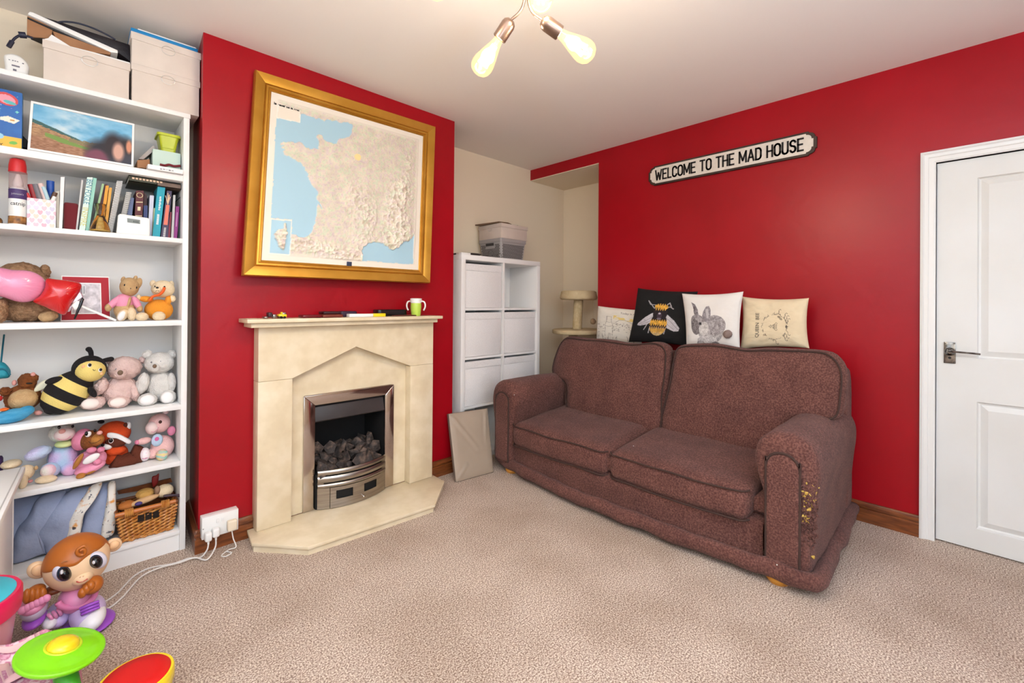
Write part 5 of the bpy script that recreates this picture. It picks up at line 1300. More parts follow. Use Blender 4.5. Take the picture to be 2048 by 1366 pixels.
# spray bottle
by = 2.79
b0 = (-0.1719, 2.79, 1.5508)[0]
bt = thing('spray_bottle', 'white catnip spray bottle with a clear red topped cap', 'bottle', (b0, by, S3))
bz = lambda py: S3+(960-py)*0.00052
put('bottle', lathe([(0, 0), (0.0255, 0), (0.027, 0.006), (0.027, bz(690)-S3), (0.022, bz(655)-S3), (0.012, bz(640)-S3), (0.010, bz(600)-S3), (0, bz(600)-S3)], (b0, by, S3+0.001), n=32), m_pl, bt)
put('label_band', lathe([(0.0272, bz(745)-S3), (0.0275, bz(744)-S3), (0.0275, bz(668)-S3), (0.0272, bz(667)-S3)], (b0, by, S3), n=32, cap=False), mat('purple label', (74, 52, 104), 0.4), bt)
put('label_photo', lathe([(0.0272, 0.008), (0.0275, 0.009), (0.0275, bz(885)-S3), (0.0272, bz(884)-S3)], (b0, by, S3), n=32, cap=False), mat('cat print', (190, 130, 70), 0.4, c2=(96, 62, 34), mscale=60), bt)
put('nozzle', lathe([(0.013, bz(640)-S3), (0.015, bz(620)-S3), (0.012, bz(590)-S3), (0.006, bz(545)-S3), (0, bz(540)-S3)], (b0, by, S3), n=20), m_pl, bt)
put('cap', lathe([(0.027, bz(660)-S3), (0.0268, bz(540)-S3), (0.0265, bz(525)-S3)], (b0, by, S3), n=32, cap=False), mat('clear rosy plastic', (236, 214, 214), 0.1, trans=0.85, ior=1.1), bt)
put('cap_top', lathe([(0.0267, bz(530)-S3), (0.0258, bz(470)-S3), (0.022, bz(428)-S3), (0.018, bz(422)-S3), (0, bz(424)-S3)], (b0-0.002, by, S3), n=32), mat('red cap', (206, 36, 40), 0.35), bt)
def on_bottle(z, dx_=0.0):
    return lambda x, y, h: (b0+0.0278*math.sin((x+dx_)/0.0278), by-0.0279*math.cos((x+dx_)/0.0278), z+y)
put('lettering', text('catnip', 0.022, None, mp=on_bottle(bz(785), 0.002), sx=0.9, extrude=0.0001), m_ink, bt)
put('lettering', text("Johnson's", 0.010, None, mp=on_bottle(bz(708)), extrude=0.0001), m_pl, bt)
put('snack_pack', soft(b0-0.115, 2.80, S3+0.001, b0-0.045, 2.86, S3+0.034, 0.012, n=5), mat('cat print', (190, 130, 70), 0.4, c2=(96, 62, 34), mscale=60), label='small brown packet lying left of the catnip bottle', cat='packet', angle=180)
# heart pot with pens
h0 = (-0.145, 1.5398, -0.0597, 1.6613)
hp_ = thing('pencil_pot', 'square pencil pot printed with pastel hearts', 'pot', ((h0[0]+h0[2])/2, 2.81, S3))
def rgb_hearts(U, V):
    c = np.tile(np.array([240., 232., 232.]), (len(U), 1)); cols = [(236, 190, 200), (206, 196, 214), (240, 206, 190), (230, 172, 186), (222, 206, 220)]
    q = random.Random(6)
    for r_ in range(7):
        for k_ in range(4):
            x = (k_+0.5*(r_ % 2)+0.12)/3.6; y = (r_+0.4)/6.6; s_ = 0.105
            X = (U-x)/s_; Y = (V-y)/s_*1.0+0.1
            m_ = (X*X+Y*Y-0.55)**3-X*X*Y**3*1.2 < 0; c[m_] = q.choice(cols)
    return c
put('pot', box(h0[0], 2.7705, S3+0.001, h0[2], 2.85, h0[3], 0.001), mat('pot white', (238, 230, 230), 0.5), hp_)
put('front_print', colored(110, 110, lambda U, V: np.stack([h0[0]+(h0[2]-h0[0])*U, np.full(len(U), 2.770), S3+0.002+(h0[3]-S3-0.003)*V], 1), rgb_hearts), vcol('glossy print', 0.35), hp_, angle=180)
def pen(label, pts, w_, col, name='pen', y=2.80, **k):
    put(name, tube([Vector((p[0], y, p[1])) for p in pts], w_, 10, 0), mat('pen %d %d %d' % tuple(col), col, 0.4), label=label, cat='pen', group='pens and tools in the heart pot', **k)
pen('thick dark red case standing in the heart pot', [(-0.1222, 1.655), (-0.1363, 1.7226)], 0.011, (150, 26, 34))
pen('grey steel ruler in the heart pot', [(-0.1071, 1.6597), (-0.1228, 1.7252)], 0.014, (112, 106, 112))
pen('pink and white pen in the heart pot', [(-0.0903, 1.6624), (-0.1077, 1.7302)], 0.009, (226, 196, 190), y=2.79)
pen('pale blue scissors handle in the heart pot', [(-0.0841, 1.6635), (-0.0984, 1.7165)], 0.007, (176, 206, 214), y=2.782)
pen('fat blue marker in the heart pot', [(-0.0782, 1.6638), (-0.0783, 1.7511)], 0.013, (22, 74, 160), y=2.815)
pen('short red pen at the left of the heart pot', [(-0.1352, 1.6492), (-0.1467, 1.682)], 0.006, (186, 36, 38), y=2.785)
pen('brown crayon at the right of the heart pot', [(-0.073, 1.6593), (-0.0624, 1.699)], 0.008, (92, 62, 44), y=2.785)
pen('white chalk pen at the right of the heart pot', [(-0.0712, 1.658), (-0.0636, 1.6793)], 0.007, (236, 232, 226), y=2.778)
# books, left to right
X = lambda *p: p
book('cream notebook pressed against the white folder', [(-0.0599, 1.7039), (-0.0499, 1.7102), (-0.0492, 1.5459), (-0.0574, 1.5458)], (214, 204, 186), 2.79)
book('tall white folder standing right of the heart pot', [(-0.0463, 1.7686), (-0.0343, 1.7697), (-0.0401, 1.5426), (-0.0499, 1.5423)], (230, 228, 226), 2.775)
vb = thing('velvet_box', 'dark red velvet box between the white folder and the leaning books', 'box', (0, 2.80, S3))
vq = (-0.0379, 1.5462, 0.0116, 1.6643)
put('body', soft(vq[0], 2.79, S3+0.001, vq[2], 2.88, vq[3], 0.010, n=5), mat('burgundy velvet', (104, 14, 26), 0.85, sheen=0.4), vb, angle=180)
book('thin grey white leaflet leaning left of the BEN FOGLE book', [(0.0189, 1.7708), (0.0249, 1.7706), (0.0082, 1.5473), (0.0023, 1.5475)], (206, 200, 196), 2.79)
t, q = book('mint and cream hardback lettered BEN FOGLE INSPIRE', [(0.0373, 1.7831), (0.0558, 1.7859), (0.0319, 1.5448), (0.0127, 1.5444)], (214, 232, 222), 2.772, 0.17)
spine_text(t, q, 'BEN FOGLE', 0.028, mat('teal print', (74, 140, 160), 0.6), 2.772, 0.27, 0.80)
spine_text(t, q, 'INSPIRE', 0.028, mat('straw print', (206, 200, 120), 0.6), 2.772, 0.735, 0.92)
book('mint green book edge beside the BEN FOGLE book', [(0.0568, 1.7854), (0.0691, 1.785), (0.0446, 1.5473), (0.0332, 1.546)], (150, 204, 186), 2.776, 0.17)
book('pale green and grey book leaning right of the mint hardback', [(0.0867, 1.7658), (0.0951, 1.7664), (0.0596, 1.5501), (0.0522, 1.5492)], (156, 186, 140), 2.785)
book('dark plum book leaning behind the glass vase', [(0.0949, 1.7673), (0.1068, 1.7709), (0.0765, 1.5509), (0.0617, 1.5492)], (86, 46, 52), 2.80)
t, q = book('orange book leaning behind the vase', [(0.0997, 1.7606), (0.1109, 1.7637), (0.0909, 1.5497), (0.0788, 1.5483)], (232, 156, 48), 2.795)
t, q = book('second orange book with worn edge', [(0.1122, 1.7535), (0.1214, 1.7542), (0.1047, 1.5508), (0.0935, 1.5495)], (226, 164, 70), 2.79)
def spiral(label, q, y0, col):
    t, q = book(label, q, col, y0, 0.14, 'notebook')
    cs_ = []
    for i in range(22):
        p = q[0].lerp(q[3], (i+0.6)/22.4); r_ = q[1].lerp(q[2], (i+0.6)/22.4); c_ = p.lerp(r_, 0.55)
        cs_.append(tube([(c_.x+0.011*math.cos(a), y0-0.002-0.004*abs(math.sin(a)), c_.y+0.0035*math.sin(a)) for a in [R(45*k_) for k_ in range(8)]], 0.0009, 4, 0, True))
    put('wire_binding', join(*cs_), mat('thin wire', (196, 192, 186), 0.3, metal=0.8), t, kind='stuff')
spiral('large white wire bound notebook leaning behind the vase', [(0.1383, 1.7895), (0.1586, 1.792), (0.1239, 1.5477), (0.1048, 1.5455)], 2.786, (232, 230, 228))
spiral('smaller white wire bound notebook next to the blue book', [(0.1728, 1.746), (0.1914, 1.7473), (0.159, 1.5509), (0.1408, 1.5488)], 2.800, (226, 224, 220))
book('grey blue book leaning behind the white control box', [(0.1869, 1.7258), (0.2028, 1.7251), (0.1869, 1.5537), (0.1657, 1.5513)], (112, 126, 162), 2.82)
t, q = book('burgundy leather book with gold bands', [(0.2086, 1.7583), (0.2368, 1.7633), (0.2293, 1.5539), (0.202, 1.5509)], (94, 40, 44), 2.80)
bars(t, q, 2.80, [(0.245, 0.262, 0.06, 0.94), (0.545, 0.56, 0.06, 0.94), (0.355, 0.44, 0.3, 0.7)], mat('gold print', (222, 204, 160), 0.4))
put('emblem', tube([Vector((q[0].lerp(q[1], 0.5).x-0.001+0.011*math.cos(R(30*i)), 2.799, q[0].y-0.020+0.011*math.sin(R(30*i)))) for i in range(12)], 0.0014, 6, 2, True), mat('gold print', (222, 204, 160), 0.4), t)
book('dark brown book just behind the burgundy one', [(0.2401, 1.7616), (0.2528, 1.7462), (0.25, 1.5584), (0.2345, 1.5566)], (66, 34, 36), 2.83)
book('short navy book right of the burgundy book', [(0.2374, 1.6914), (0.252, 1.6937), (0.2501, 1.5538), (0.2358, 1.5522)], (48, 60, 110), 2.80)
book('lilac white book left of the turquoise book', [(0.2602, 1.745), (0.2759, 1.7452), (0.2681, 1.5523), (0.2532, 1.5516)], (206, 204, 220), 2.80)
book('pale green slim book touching the turquoise book', [(0.2756, 1.6838), (0.2835, 1.685), (0.2767, 1.5492), (0.2697, 1.5484)], (206, 214, 160), 2.795)
t, q = book('turquoise paperback with white spine lettering', [(0.2884, 1.7982), (0.318, 1.7987), (0.2977, 1.5464), (0.2693, 1.5464)], (30, 156, 176), 2.78)
bars(t, q, 2.78, [(0.22, 0.235, 0.40, 0.60)]+[(0.245+0.022*i, 0.258+0.022*i, 0.38+0.03*(i % 2), 0.60+0.04*(i % 3)) for i in range(11)]+[(0.56+0.02*i, 0.573+0.02*i, 0.32, 0.62) for i in range(10)], m_pl)
t, q = book('navy book with a coral carrot on its spine', [(0.3244, 1.7764), (0.344, 1.7774), (0.3296, 1.5473), (0.3014, 1.5463)], (66, 58, 86), 2.785)
bars(t, q, 2.785, [(0.30, 0.72, 0.18, 0.78)], mat('coral print', (226, 118, 98), 0.6))
for k_, (dx_, dz_) in enumerate(((-0.010, 0.045), (0.0, 0.060), (0.010, 0.042), (0.006, 0.052))):
    c_ = q[0].lerp(q[3], 0.30).lerp(q[1].lerp(q[2], 0.30), 0.48)
    put('carrot_leaf', tube([(c_.x, 2.784, c_.y), (c_.x+dx_*0.5, 2.784, c_.y+dz_*0.6), (c_.x+dx_, 2.784, c_.y+dz_)], 0.0018, 5, 4), mat('cream print', (230, 196, 164), 0.6), t)
bars(t, q, 2.785, [(0.78+0.022*i, 0.79+0.022*i, 0.3, 0.62) for i in range(9)], m_pl)
book('slim burgundy book right of the carrot spine', [(0.3342, 1.6722), (0.344, 1.6726), (0.3385, 1.5483), (0.3304, 1.5474)], (116, 30, 54), 2.785)
book('grey white slim book near the bookcase side', [(0.3505, 1.7604), (0.3596, 1.761), (0.3531, 1.5483), (0.3432, 1.5483)], (186, 184, 182), 2.79)
t, q = book('magenta book near the right end of the row', [(0.3611, 1.7049), (0.3752, 1.705), (0.3666, 1.5482), (0.3533, 1.5478)], (142, 48, 122), 2.785)
bars(t, q, 2.785, [(0.18, 0.62, 0.42, 0.58)], mat('pale pink print', (224, 180, 206), 0.6))
book('dark teal book at the right end of the row', [(0.3794, 1.7473), (0.387, 1.7564), (0.3836, 1.5504), (0.3723, 1.5503)], (52, 66, 64), 2.795)
# two books lying on the row, just under the shelf
tz = S2-0.030
def flat_book(label, q, y0, col, dep):
    x0, z0, x1, z1 = q
    t = thing('flat_book', label, 'book', ((x0+x1)/2, y0, z0), 'books lying on the row')
    m = mat('book %d %d %d' % tuple(col), col, 0.5)
    put('cover', join(box(x0, y0, z0, x1, y0+dep, z0+0.003), box(x0, y0, z1-0.003, x1, y0+dep, z1), box(x0, y0, z0, x1, y0+0.003, z1)), m, t)
    put('pages', box(x0+0.003, y0+0.003, z0+0.003, x1-0.003, y0+dep-0.003, z1-0.003), m_paper, t)
    return t
f1 = (0.1786, 1.7928, 0.2827, 1.8221)
t = flat_book('dark olive book lying flat on the row below the photo shelf', (f1[0], f1[1], f1[2], min(f1[3], tz-0.001)), 2.765, (58, 56, 36), 0.20)
put('lettering', join(*[box(f1[0]+0.012+0.013*i, 2.7642, f1[1]+0.012, f1[0]+0.021+0.013*i, 2.7649, f1[1]+0.020) for i in range(9)]), mat('cream print', (230, 196, 164), 0.6), t, kind='stuff')
f2 = (0.2869, 1.7893, 0.3866, 1.8146)
flat_book('brown book lying flat at the right end of the row', (f1[2]+0.003, f2[1], 0.378, min(f2[3], tz-0.001)), 2.768, (108, 84, 70), 0.20)
# vase and control box
vx = (0.0818, 2.745, 1.5455)[0]
vz = lambda py: S3+(1042-py)*0.00052
vs = thing('glass_vase', 'hourglass shaped clear glass vase holding amber sand', 'vase', (vx, 2.752, S3))
VP = [(0.0, 1042), (0.034, 1040), (0.036, 1025), (0.026, 960), (0.013, 900), (0.012, 880), (0.020, 830), (0.022, 800)]
put('glass', lathe([(r_, vz(p)-S3+0.001) for r_, p in VP]+[(0.0205, vz(802)-S3), (0.0185, vz(832)-S3), (0.0105, vz(880)-S3), (0.0115, vz(900)-S3), (0.0, vz(905)-S3)], (vx, 2.752, S3), n=32), mat('vase glass', (240, 232, 214), 0.03, trans=1.0, ior=1.3), vs, angle=180)
put('sand', lathe([(0, 0.004), (0.031, 0.005), (0.030, 0.010), (0.012, 0.012), (0.009, vz(960)-S3), (0.006, vz(915)-S3), (0, vz(910)-S3)], (vx, 2.752, S3), n=24), mat('amber sand', (208, 160, 72), 0.7, c2=(230, 200, 120), mscale=90), vs)
ck = thing('heating_control', 'white plastic heating control with a small grey screen', 'thermostat', (0.2, 2.748, S3))
o = [(0.1354, 1.5427), (0.1411, 1.6246), (0.1482, 1.6313), (0.2498, 1.6253), (0.2563, 1.6178), (0.2569, 1.5457), (0.2486, 1.5409)]
o[0] = (o[0][0], S3+0.001); o[5] = (o[5][0], S3+0.001); o[6] = (o[6][0], S3+0.001)
put('case', prism(o, 2.742, 2.762, 'y', 0.004, 2), m_pl, ck, angle=50)
put('screen', prism([(0.1731, 1.6141), (0.2195, 1.6117), (0.2197, 1.5923), (0.174, 1.5942)], 2.7412, 2.7425, 'y'), mat('lcd grey', (116, 122, 116), 0.3), ck)
put('digits', join(*[box(a[0], 2.7405, a[1], a[2], 2.7411, a[3]) for a in [(0.1951, 1.5971, 0.1981, 1.6057), (0.2003, 1.5968, 0.2032, 1.6055), (0.2055, 1.5965, 0.2084, 1.6052), (0.2107, 1.5962, 0.2136, 1.6049)]]), mat('lcd dark', (60, 66, 62), 0.4), ck)

# ================================================================ soft toys
def E(e, ry=None):
    """(centre, (rx, rz)) -> centre, radii"""
    (c, (rx, rz)) = e
    return c, (rx, ry if ry is not None else min(rx, rz), rz)
def part(name, t, m, e, ry=None, rot=0, fuzz=0.0, fs=90, parent=None, label=None, u=24, v=16):
    c, r = E(e, ry)
    bm = ball(c, r, (0, rot, 0) if rot else None, u, v, fuzz, fs)
    for q in bm.verts:      # soft things flatten where they rest
        q.co.z = max(q.co.z, BASE+0.0008)
        if BASE > 0.3: q.co.y = min(q.co.y, BKB-0.0095); q.co.x = min(q.co.x, 0.3795)
        if BASE == S6: q.co.z = min(q.co.z, S5-0.0255)
    return put(name, bm, m, parent or t, angle=180, label=label)
BASE = 0
def plush(name, label, cat, e, base):
    global BASE
    BASE = base
    r = thing(name, label, cat, (e[0][0], e[0][1], base), None)
    REST[r.name] = base
    return r
m_wfur = mat('white plush', (226, 220, 214), 0.95, bump=0.7, bscale=170, c2=(214, 208, 202), mscale=40)
m_pfur = mat('pale pink plush', (232, 200, 192), 0.95, bump=0.7, bscale=170, c2=(222, 188, 180), mscale=40)
m_tan = mat('tan plush', (206, 170, 124), 0.95, bump=0.5, bscale=180, c2=(192, 154, 108), mscale=40)
m_creamf = mat('cream plush toy', (232, 208, 172), 0.95, bump=0.5, bscale=180)
m_bfur = mat('brown plush', (140, 80, 34), 0.95, bump=0.6, bscale=160, c2=(118, 62, 24), mscale=30)
m_bigfur = mat('shaggy tan fur', (170, 132, 98), 0.95, bump=0.9, bscale=120, c2=(140, 104, 74), mscale=60)
m_blackf = mat('black plush', (22, 18, 20), 0.9, bump=0.4, bscale=180)
m_yelf = mat('soft yellow plush', (232, 206, 120), 0.9, bump=0.4, bscale=180)
m_eye = mat('black bead', (16, 14, 16), 0.15)
m_eyeg = mat('grey stitched eye', (128, 124, 128), 0.5)
m_nose = mat('brown stitched nose', (116, 92, 72), 0.6)
m_rose = mat('rose cloth', (222, 132, 160), 0.8, bump=0.3, bscale=150)
m_pinkc = mat('pink cloth', (232, 150, 178), 0.8, bump=0.3, bscale=150)
m_orange = mat('orange knit', (238, 152, 44), 0.85, bump=0.6, bscale=260)
m_red = mat('red emulsion', (0, 0, 0))
m_whitec = mat('white cloth', (238, 232, 230), 0.8)

# ---- third shelf
bb = plush('teddy_bear', 'large shaggy tan teddy bear lying behind the foil balloons', 'soft toy', ((-0.1583, 2.9, 1.2056), (0.1005, 0.0628)), S4)
part('body', bb, m_bigfur, ((-0.1462, 2.905, 1.1929), (0.1016, 0.061)), 0.085, 0, 0.010, 70)
part('head', bb, m_bigfur, ((-0.1664, 2.92, 1.3137), (0.0839, 0.0812)), 0.085, 8, 0.010, 70)
part('ear', bb, m_bigfur, ((-0.0948, 2.92, 1.3581), (0.0176, 0.0323)), 0.030, 0, 0.006, 80)
part('paw', bb, m_bigfur, ((-0.2158, 2.8, 1.1855), (0.021, 0.0487)), 0.040, 0, 0.008, 80)
part('paw_pad', bb, m_tan, ((-0.0809, 2.83, 1.1592), (0.0313, 0.0234)), 0.030, -15, 0.003, 80)
fbn = thing('foil_balloon', 'pink and red foil balloon pillows lying on the tan teddy bear', 'balloon', (-0.1224, 2.79, 1.1719))
m_foilp = mat('pink foil', (236, 148, 180), 0.14, coat=0.6, c2=(228, 136, 170), mscale=4)
m_foilr = mat('red foil', (206, 10, 18), 0.12, coat=0.6)
def foil(o, y, T, m, name, parent):
    O = [Vector(p) for p in o]
    cc = sum(O, Vector((0, 0)))/len(O)
    def mp(a, b, h):
        d = (Vector((a, b))-cc); e = 0.0018*math.sin(math.atan2(d.y, d.x)*46)*min(1, d.length/0.06)
        return (a, y-h+e, b)
    return put(name, puff(o, T, T*0.8, mp, k=2.2, n=110, rings=12, smooth=6), m, parent, angle=180)
pk = foil([(-0.289, 1.3338), (-0.2518, 1.3639), (-0.2188, 1.3634), (-0.185, 1.356), (-0.1474, 1.3555), (-0.1176, 1.3458), (-0.0932, 1.3215), (-0.0863, 1.2953), (-0.0958, 1.2597), (-0.1167, 1.2331), (-0.1463, 1.2207), (-0.1753, 1.2248), (-0.2179, 1.2439), (-0.259, 1.2483), (-0.2937, 1.2641), (-0.3044, 1.3005)], 2.785, 0.050, m_foilp, 'pink_pillow', fbn)
foil([(-0.0859, 1.322), (-0.0526, 1.3208), (-0.0146, 1.316), (0.0219, 1.3028), (0.015, 1.2617), (-0.0074, 1.2161), (-0.0274, 1.1677), (-0.0577, 1.1805), (-0.0916, 1.2027), (-0.1241, 1.2244), (-0.1041, 1.2507), (-0.0905, 1.2859)], 2.765, 0.045, m_foilr, 'red_pillow', fbn)
put('tail_seam', puff([(-0.0263, 1.1802), (-0.0105, 1.2071), (0.018, 1.2982), (0.0246, 1.2939), (0.0215, 1.271), (0.03, 1.2437), (0.012, 1.2253), (0.0056, 1.2071), (-0.0007, 1.1845), (-0.0104, 1.189), (-0.0135, 1.18)], 0.003, 0.003, lambda a, b, h: (a, 2.768-h, b), n=60), mat('silver foil', (214, 196, 206), 0.15, metal=0.6), fbn, angle=180)
fr = thing('photo_frame', 'red mounted photo frame with a white edge behind the balloon', 'photo frame', (0.041, 2.9, 1.1287))
A4 = [Vector((p[0], 2.895, p[2])) for p in [(-0.0428, 2.88, 1.1334), (0.1262, 2.88, 1.1293), (0.1194, 2.88, 1.3441), (-0.0425, 2.88, 1.3424)]]
for p in A4[:2]: p.z = S4+0.001; p.y = 2.872
def fq(u, v, h=0): return A4[0].lerp(A4[1], u).lerp(A4[3].lerp(A4[2], u), v)+Vector((0, -h, 0))
def fslab(u0, v0, u1, v1, h0, h1):
    bm = bmesh.new(); A = [bm.verts.new(fq(u, v, h0)) for u, v in ((u0, v0), (u1, v0), (u1, v1), (u0, v1))]; B = [bm.verts.new(fq(u, v, h1)) for u, v in ((u0, v0), (u1, v0), (u1, v1), (u0, v1))]
    bm.faces.new(A); bm.faces.new(B)
    for i in range(4): bm.faces.new((A[i], A[(i+1) % 4], B[(i+1) % 4], B[i]))
    bmesh.ops.recalc_face_normals(bm, faces=bm.faces); return bm
put('frame', fslab(0, 0, 1, 1, -0.012, 0), m_white, fr)
put('mount', fslab(0.018, 0.022, 0.982, 0.978, 0, 0.002), mat('red mount', (172, 10, 34), 0.6), fr)
put('inner_edge', fslab(0.20, 0.15, 0.815, 0.85, 0.002, 0.0045), m_white, fr)
def rgb_town(U, V):
    c = np.tile(np.array([206., 198., 202.]), (len(U), 1))+(fbm(U, V, 9, 3, 3)-0.5)[:, None]*70
    c[(abs(U-0.36) < 0.10) & (V > 0.60) & (V < 0.95)] = (228, 228, 226); c[((abs(U-0.33) < 0.02) | (abs(U-0.40) < 0.02)) & (V > 0.66) & (V < 0.92)] = (120, 124, 132)
    c[in_ell(U, V, 0.7, 0.42, 0.2, 0.16)] += 16
    return c
put('print', colored(50, 60, lambda U, V: np.array([list(fq(0.225+0.565*u, 0.175+0.65*v, 0.0055)) for u, v in zip(U, V)]), rgb_town), vcol('glossy print', 0.35), fr, angle=180)
st = thing('balloon_stick', 'white balloon stick with a black clip leaning across the red frame', 'stick', (0.1389, 2.765, 1.135))
put('stick', tube([(-0.0026, 2.765, 1.2198), (0.0588, 2.765, 1.184), (0.1389, 2.765, 1.1384)], 0.0055, 10, 0), m_pl, st)
put('clip', puff([(0.0249, 1.2436), (0.0322, 1.2369), (0.0252, 1.2072), (0.0156, 1.18), (0.0045, 1.1462), (-0.0017, 1.1486), (0.0074, 1.1846), (0.0153, 1.2208)], 0.006, 0.004, lambda a, b, h: (a, 2.757-h, b), n=40), m_eye, st, angle=180)
put('cup', puff([(-0.0105, 1.2072), (0.0054, 1.2298), (0.0218, 1.2254), (0.0187, 1.1981), (0.0026, 1.1846)], 0.008, 0.006, lambda a, b, h: (a, 2.760-h, b), n=40), m_pl, st, angle=180)
# bunny in pink
y = 2.80
bu = plush('mouse_doll', 'tan soft mouse in a pink cardigan beside the red frame', 'soft toy', ((0.1731, 2.8, 1.1776), (0.0369, 0.0437)), S4)
part('body', bu, m_tan, ((0.1718, 2.81, 1.1872), (0.0399, 0.0487)), 0.045)
part('cardigan', bu, m_pinkc, ((0.1688, 2.808, 1.2213), (0.0361, 0.0427)), 0.043)
part('cardigan_opening', bu, m_tan, ((0.184, 2.775, 1.2191), (0.0073, 0.03)), 0.012, 12)
part('head', bu, m_tan, ((0.188, 2.805, 1.2957), (0.0365, 0.045)), 0.048)
for e in (((0.221, 2.82, 1.3133), (0.0145, 0.0288)), ((0.2113, 2.84, 1.3369), (0.0084, 0.016)), ((0.1668, 2.84, 1.3316), (0.0081, 0.0147))): part('ear', bu, m_tan, e, 0.012, 15)
a_ = part('arm', bu, m_pinkc, ((0.1325, 2.795, 1.2202), (0.0151, 0.0402)), 0.020, 38); part('hand', bu, m_tan, ((0.1133, 2.79, 1.1974), (0.0127, 0.0181)), 0.018, parent=a_)
a_ = part('arm', bu, m_pinkc, ((0.2142, 2.79, 1.2177), (0.0144, 0.0363)), 0.020, -24); part('hand', bu, m_tan, ((0.225, 2.785, 1.1922), (0.0121, 0.0167)), 0.018, parent=a_)
f_ = part('foot', bu, m_creamf, ((0.1624, 2.772, 1.1615), (0.0189, 0.0297)), 0.026, 24); part('sole', bu, m_whitec, ((0.1591, 2.758, 1.1605), (0.0137, 0.0238)), 0.014, 24, parent=f_)
part('foot', bu, m_creamf, ((0.1948, 2.775, 1.1673), (0.0185, 0.032)), 0.026, -5)
for e in (((0.169, 2.768, 1.3031), (0.0037, 0.0062)), ((0.2113, 2.77, 1.2928), (0.0034, 0.0059))): part('eye', bu, m_eye, e, 0.004)
part('nose', bu, m_nose, ((0.1892, 2.757, 1.2876), (0.0025, 0.0034)), 0.003)
# bear in orange
ob = plush('orange_bear', 'cream teddy in an orange suit at the right end of its shelf', 'soft toy', ((0.3037, 2.8, 1.1764), (0.0401, 0.0456)), S4)
part('body', ob, m_orange, ((0.3018, 2.82, 1.1852), (0.0572, 0.0529)), 0.050)
part('head', ob, m_creamf, ((0.3165, 2.815, 1.2894), (0.0479, 0.0429)), 0.048)
for e in (((0.2785, 2.83, 1.3155), (0.0128, 0.0172)), ((0.3531, 2.84, 1.3147), (0.0117, 0.0177))): part('ear', ob, m_creamf, e, 0.014)
a_ = part('arm', ob, m_orange, ((0.25, 2.8, 1.2386), (0.0279, 0.015)), 0.018, 4); part('hand', ob, m_creamf, ((0.2219, 2.8, 1.2462), (0.0092, 0.0139)), 0.014, parent=a_)
a_ = part('arm', ob, m_orange, ((0.3357, 2.8, 1.2324), (0.0139, 0.0255)), 0.018, 10); part('hand', ob, m_creamf, ((0.352, 2.8, 1.2417), (0.0149, 0.0175)), 0.016, parent=a_)
for e in (((0.2324, 2.765, 1.1543), (0.025, 0.0206)), ((0.2962, 2.765, 1.1552), (0.0261, 0.024))): part('foot', ob, m_creamf, e, 0.026)
part('muzzle', ob, m_creamf, ((0.2905, 2.778, 1.2841), (0.0181, 0.0181)), 0.022)
part('nose', ob, m_eye, ((0.2882, 2.76, 1.2938), (0.0059, 0.0045)), 0.005)
for e in (((0.2803, 2.772, 1.3002), (0.0028, 0.0044)), ((0.3168, 2.768, 1.2997), (0.0036, 0.005))): part('eye', ob, m_eye, e, 0.004)
put('neck_ribbon', tube([(0.3164, 2.765, 1.2967), (0.311, 2.765, 1.2774), (0.2953, 2.765, 1.2596), (0.2719, 2.765, 1.2508), (0.2604, 2.765, 1.2318)], 0.006, 8, 6), mat('orange ribbon', (226, 92, 20), 0.5), ob)
put('mouth', tube([(0.281, 2.757, 1.2767), (0.2856, 2.757, 1.2807), (0.2883, 2.757, 1.2848), (0.2911, 2.757, 1.2799), (0.2959, 2.757, 1.278)], 0.0008, 5, 4), m_eye, ob)

# ---- fourth shelf
wt = plush('white_bear', 'fluffy white teddy bear at the right end of the bee shelf', 'soft toy', ((0.3094, 2.84, 0.7761), (0.0407, 0.0463)), S5)
part('body', wt, m_wfur, ((0.315, 2.875, 0.7988), (0.0577, 0.0781)), 0.060, 0, 0.004, 110)
part('head', wt, m_wfur, ((0.3109, 2.865, 0.9172), (0.0599, 0.0539)), 0.065, 0, 0.004, 110)
for e in (((0.2647, 2.88, 0.9618), (0.0208, 0.0216)), ((0.3611, 2.88, 0.9534), (0.0196, 0.0232))): part('ear', wt, m_wfur, e, 0.022, 0, 0.003, 110)
part('arm', wt, m_wfur, ((0.2441, 2.84, 0.8251), (0.0242, 0.0523)), 0.032, 10, 0.004, 110)
part('arm', wt, m_wfur, ((0.3556, 2.84, 0.8158), (0.0201, 0.05)), 0.030, 0, 0.004, 110)
for e, e2 in ((((0.2613, 2.815, 0.7461), (0.0384, 0.0312)), ((0.2575, 2.79, 0.7497), (0.0287, 0.0238))), (((0.3407, 2.815, 0.7479), (0.033, 0.035)), ((0.3345, 2.79, 0.7507), (0.0244, 0.0276)))):
    f_ = part('foot', wt, m_wfur, e, 0.034, 0, 0.003, 110); part('sole', wt, m_whitec, e2, 0.014, parent=f_)
mz = part('muzzle', wt, m_wfur, ((0.2869, 2.808, 0.9019), (0.0214, 0.0232)), 0.022); part('nose', wt, m_nose, ((0.2839, 2.786, 0.9116), (0.0083, 0.01)), 0.007, parent=mz)
for e in (((0.2735, 2.81, 0.9286), (0.0036, 0.0045)), ((0.3089, 2.806, 0.9305), (0.0036, 0.0046))): part('eye', wt, m_eyeg, e, 0.004)
pt_ = plush('pink_bear', 'fluffy pale pink teddy bear between the bee and the white bear', 'soft toy', ((0.1652, 2.86, 0.7727), (0.0373, 0.0445)), S5)
part('body', pt_, m_pfur, ((0.1648, 2.89, 0.793), (0.0698, 0.0699)), 0.065, 0, 0.007, 90)
part('head', pt_, m_pfur, ((0.1787, 2.885, 0.9009), (0.0653, 0.056)), 0.065, 0, 0.007, 90)
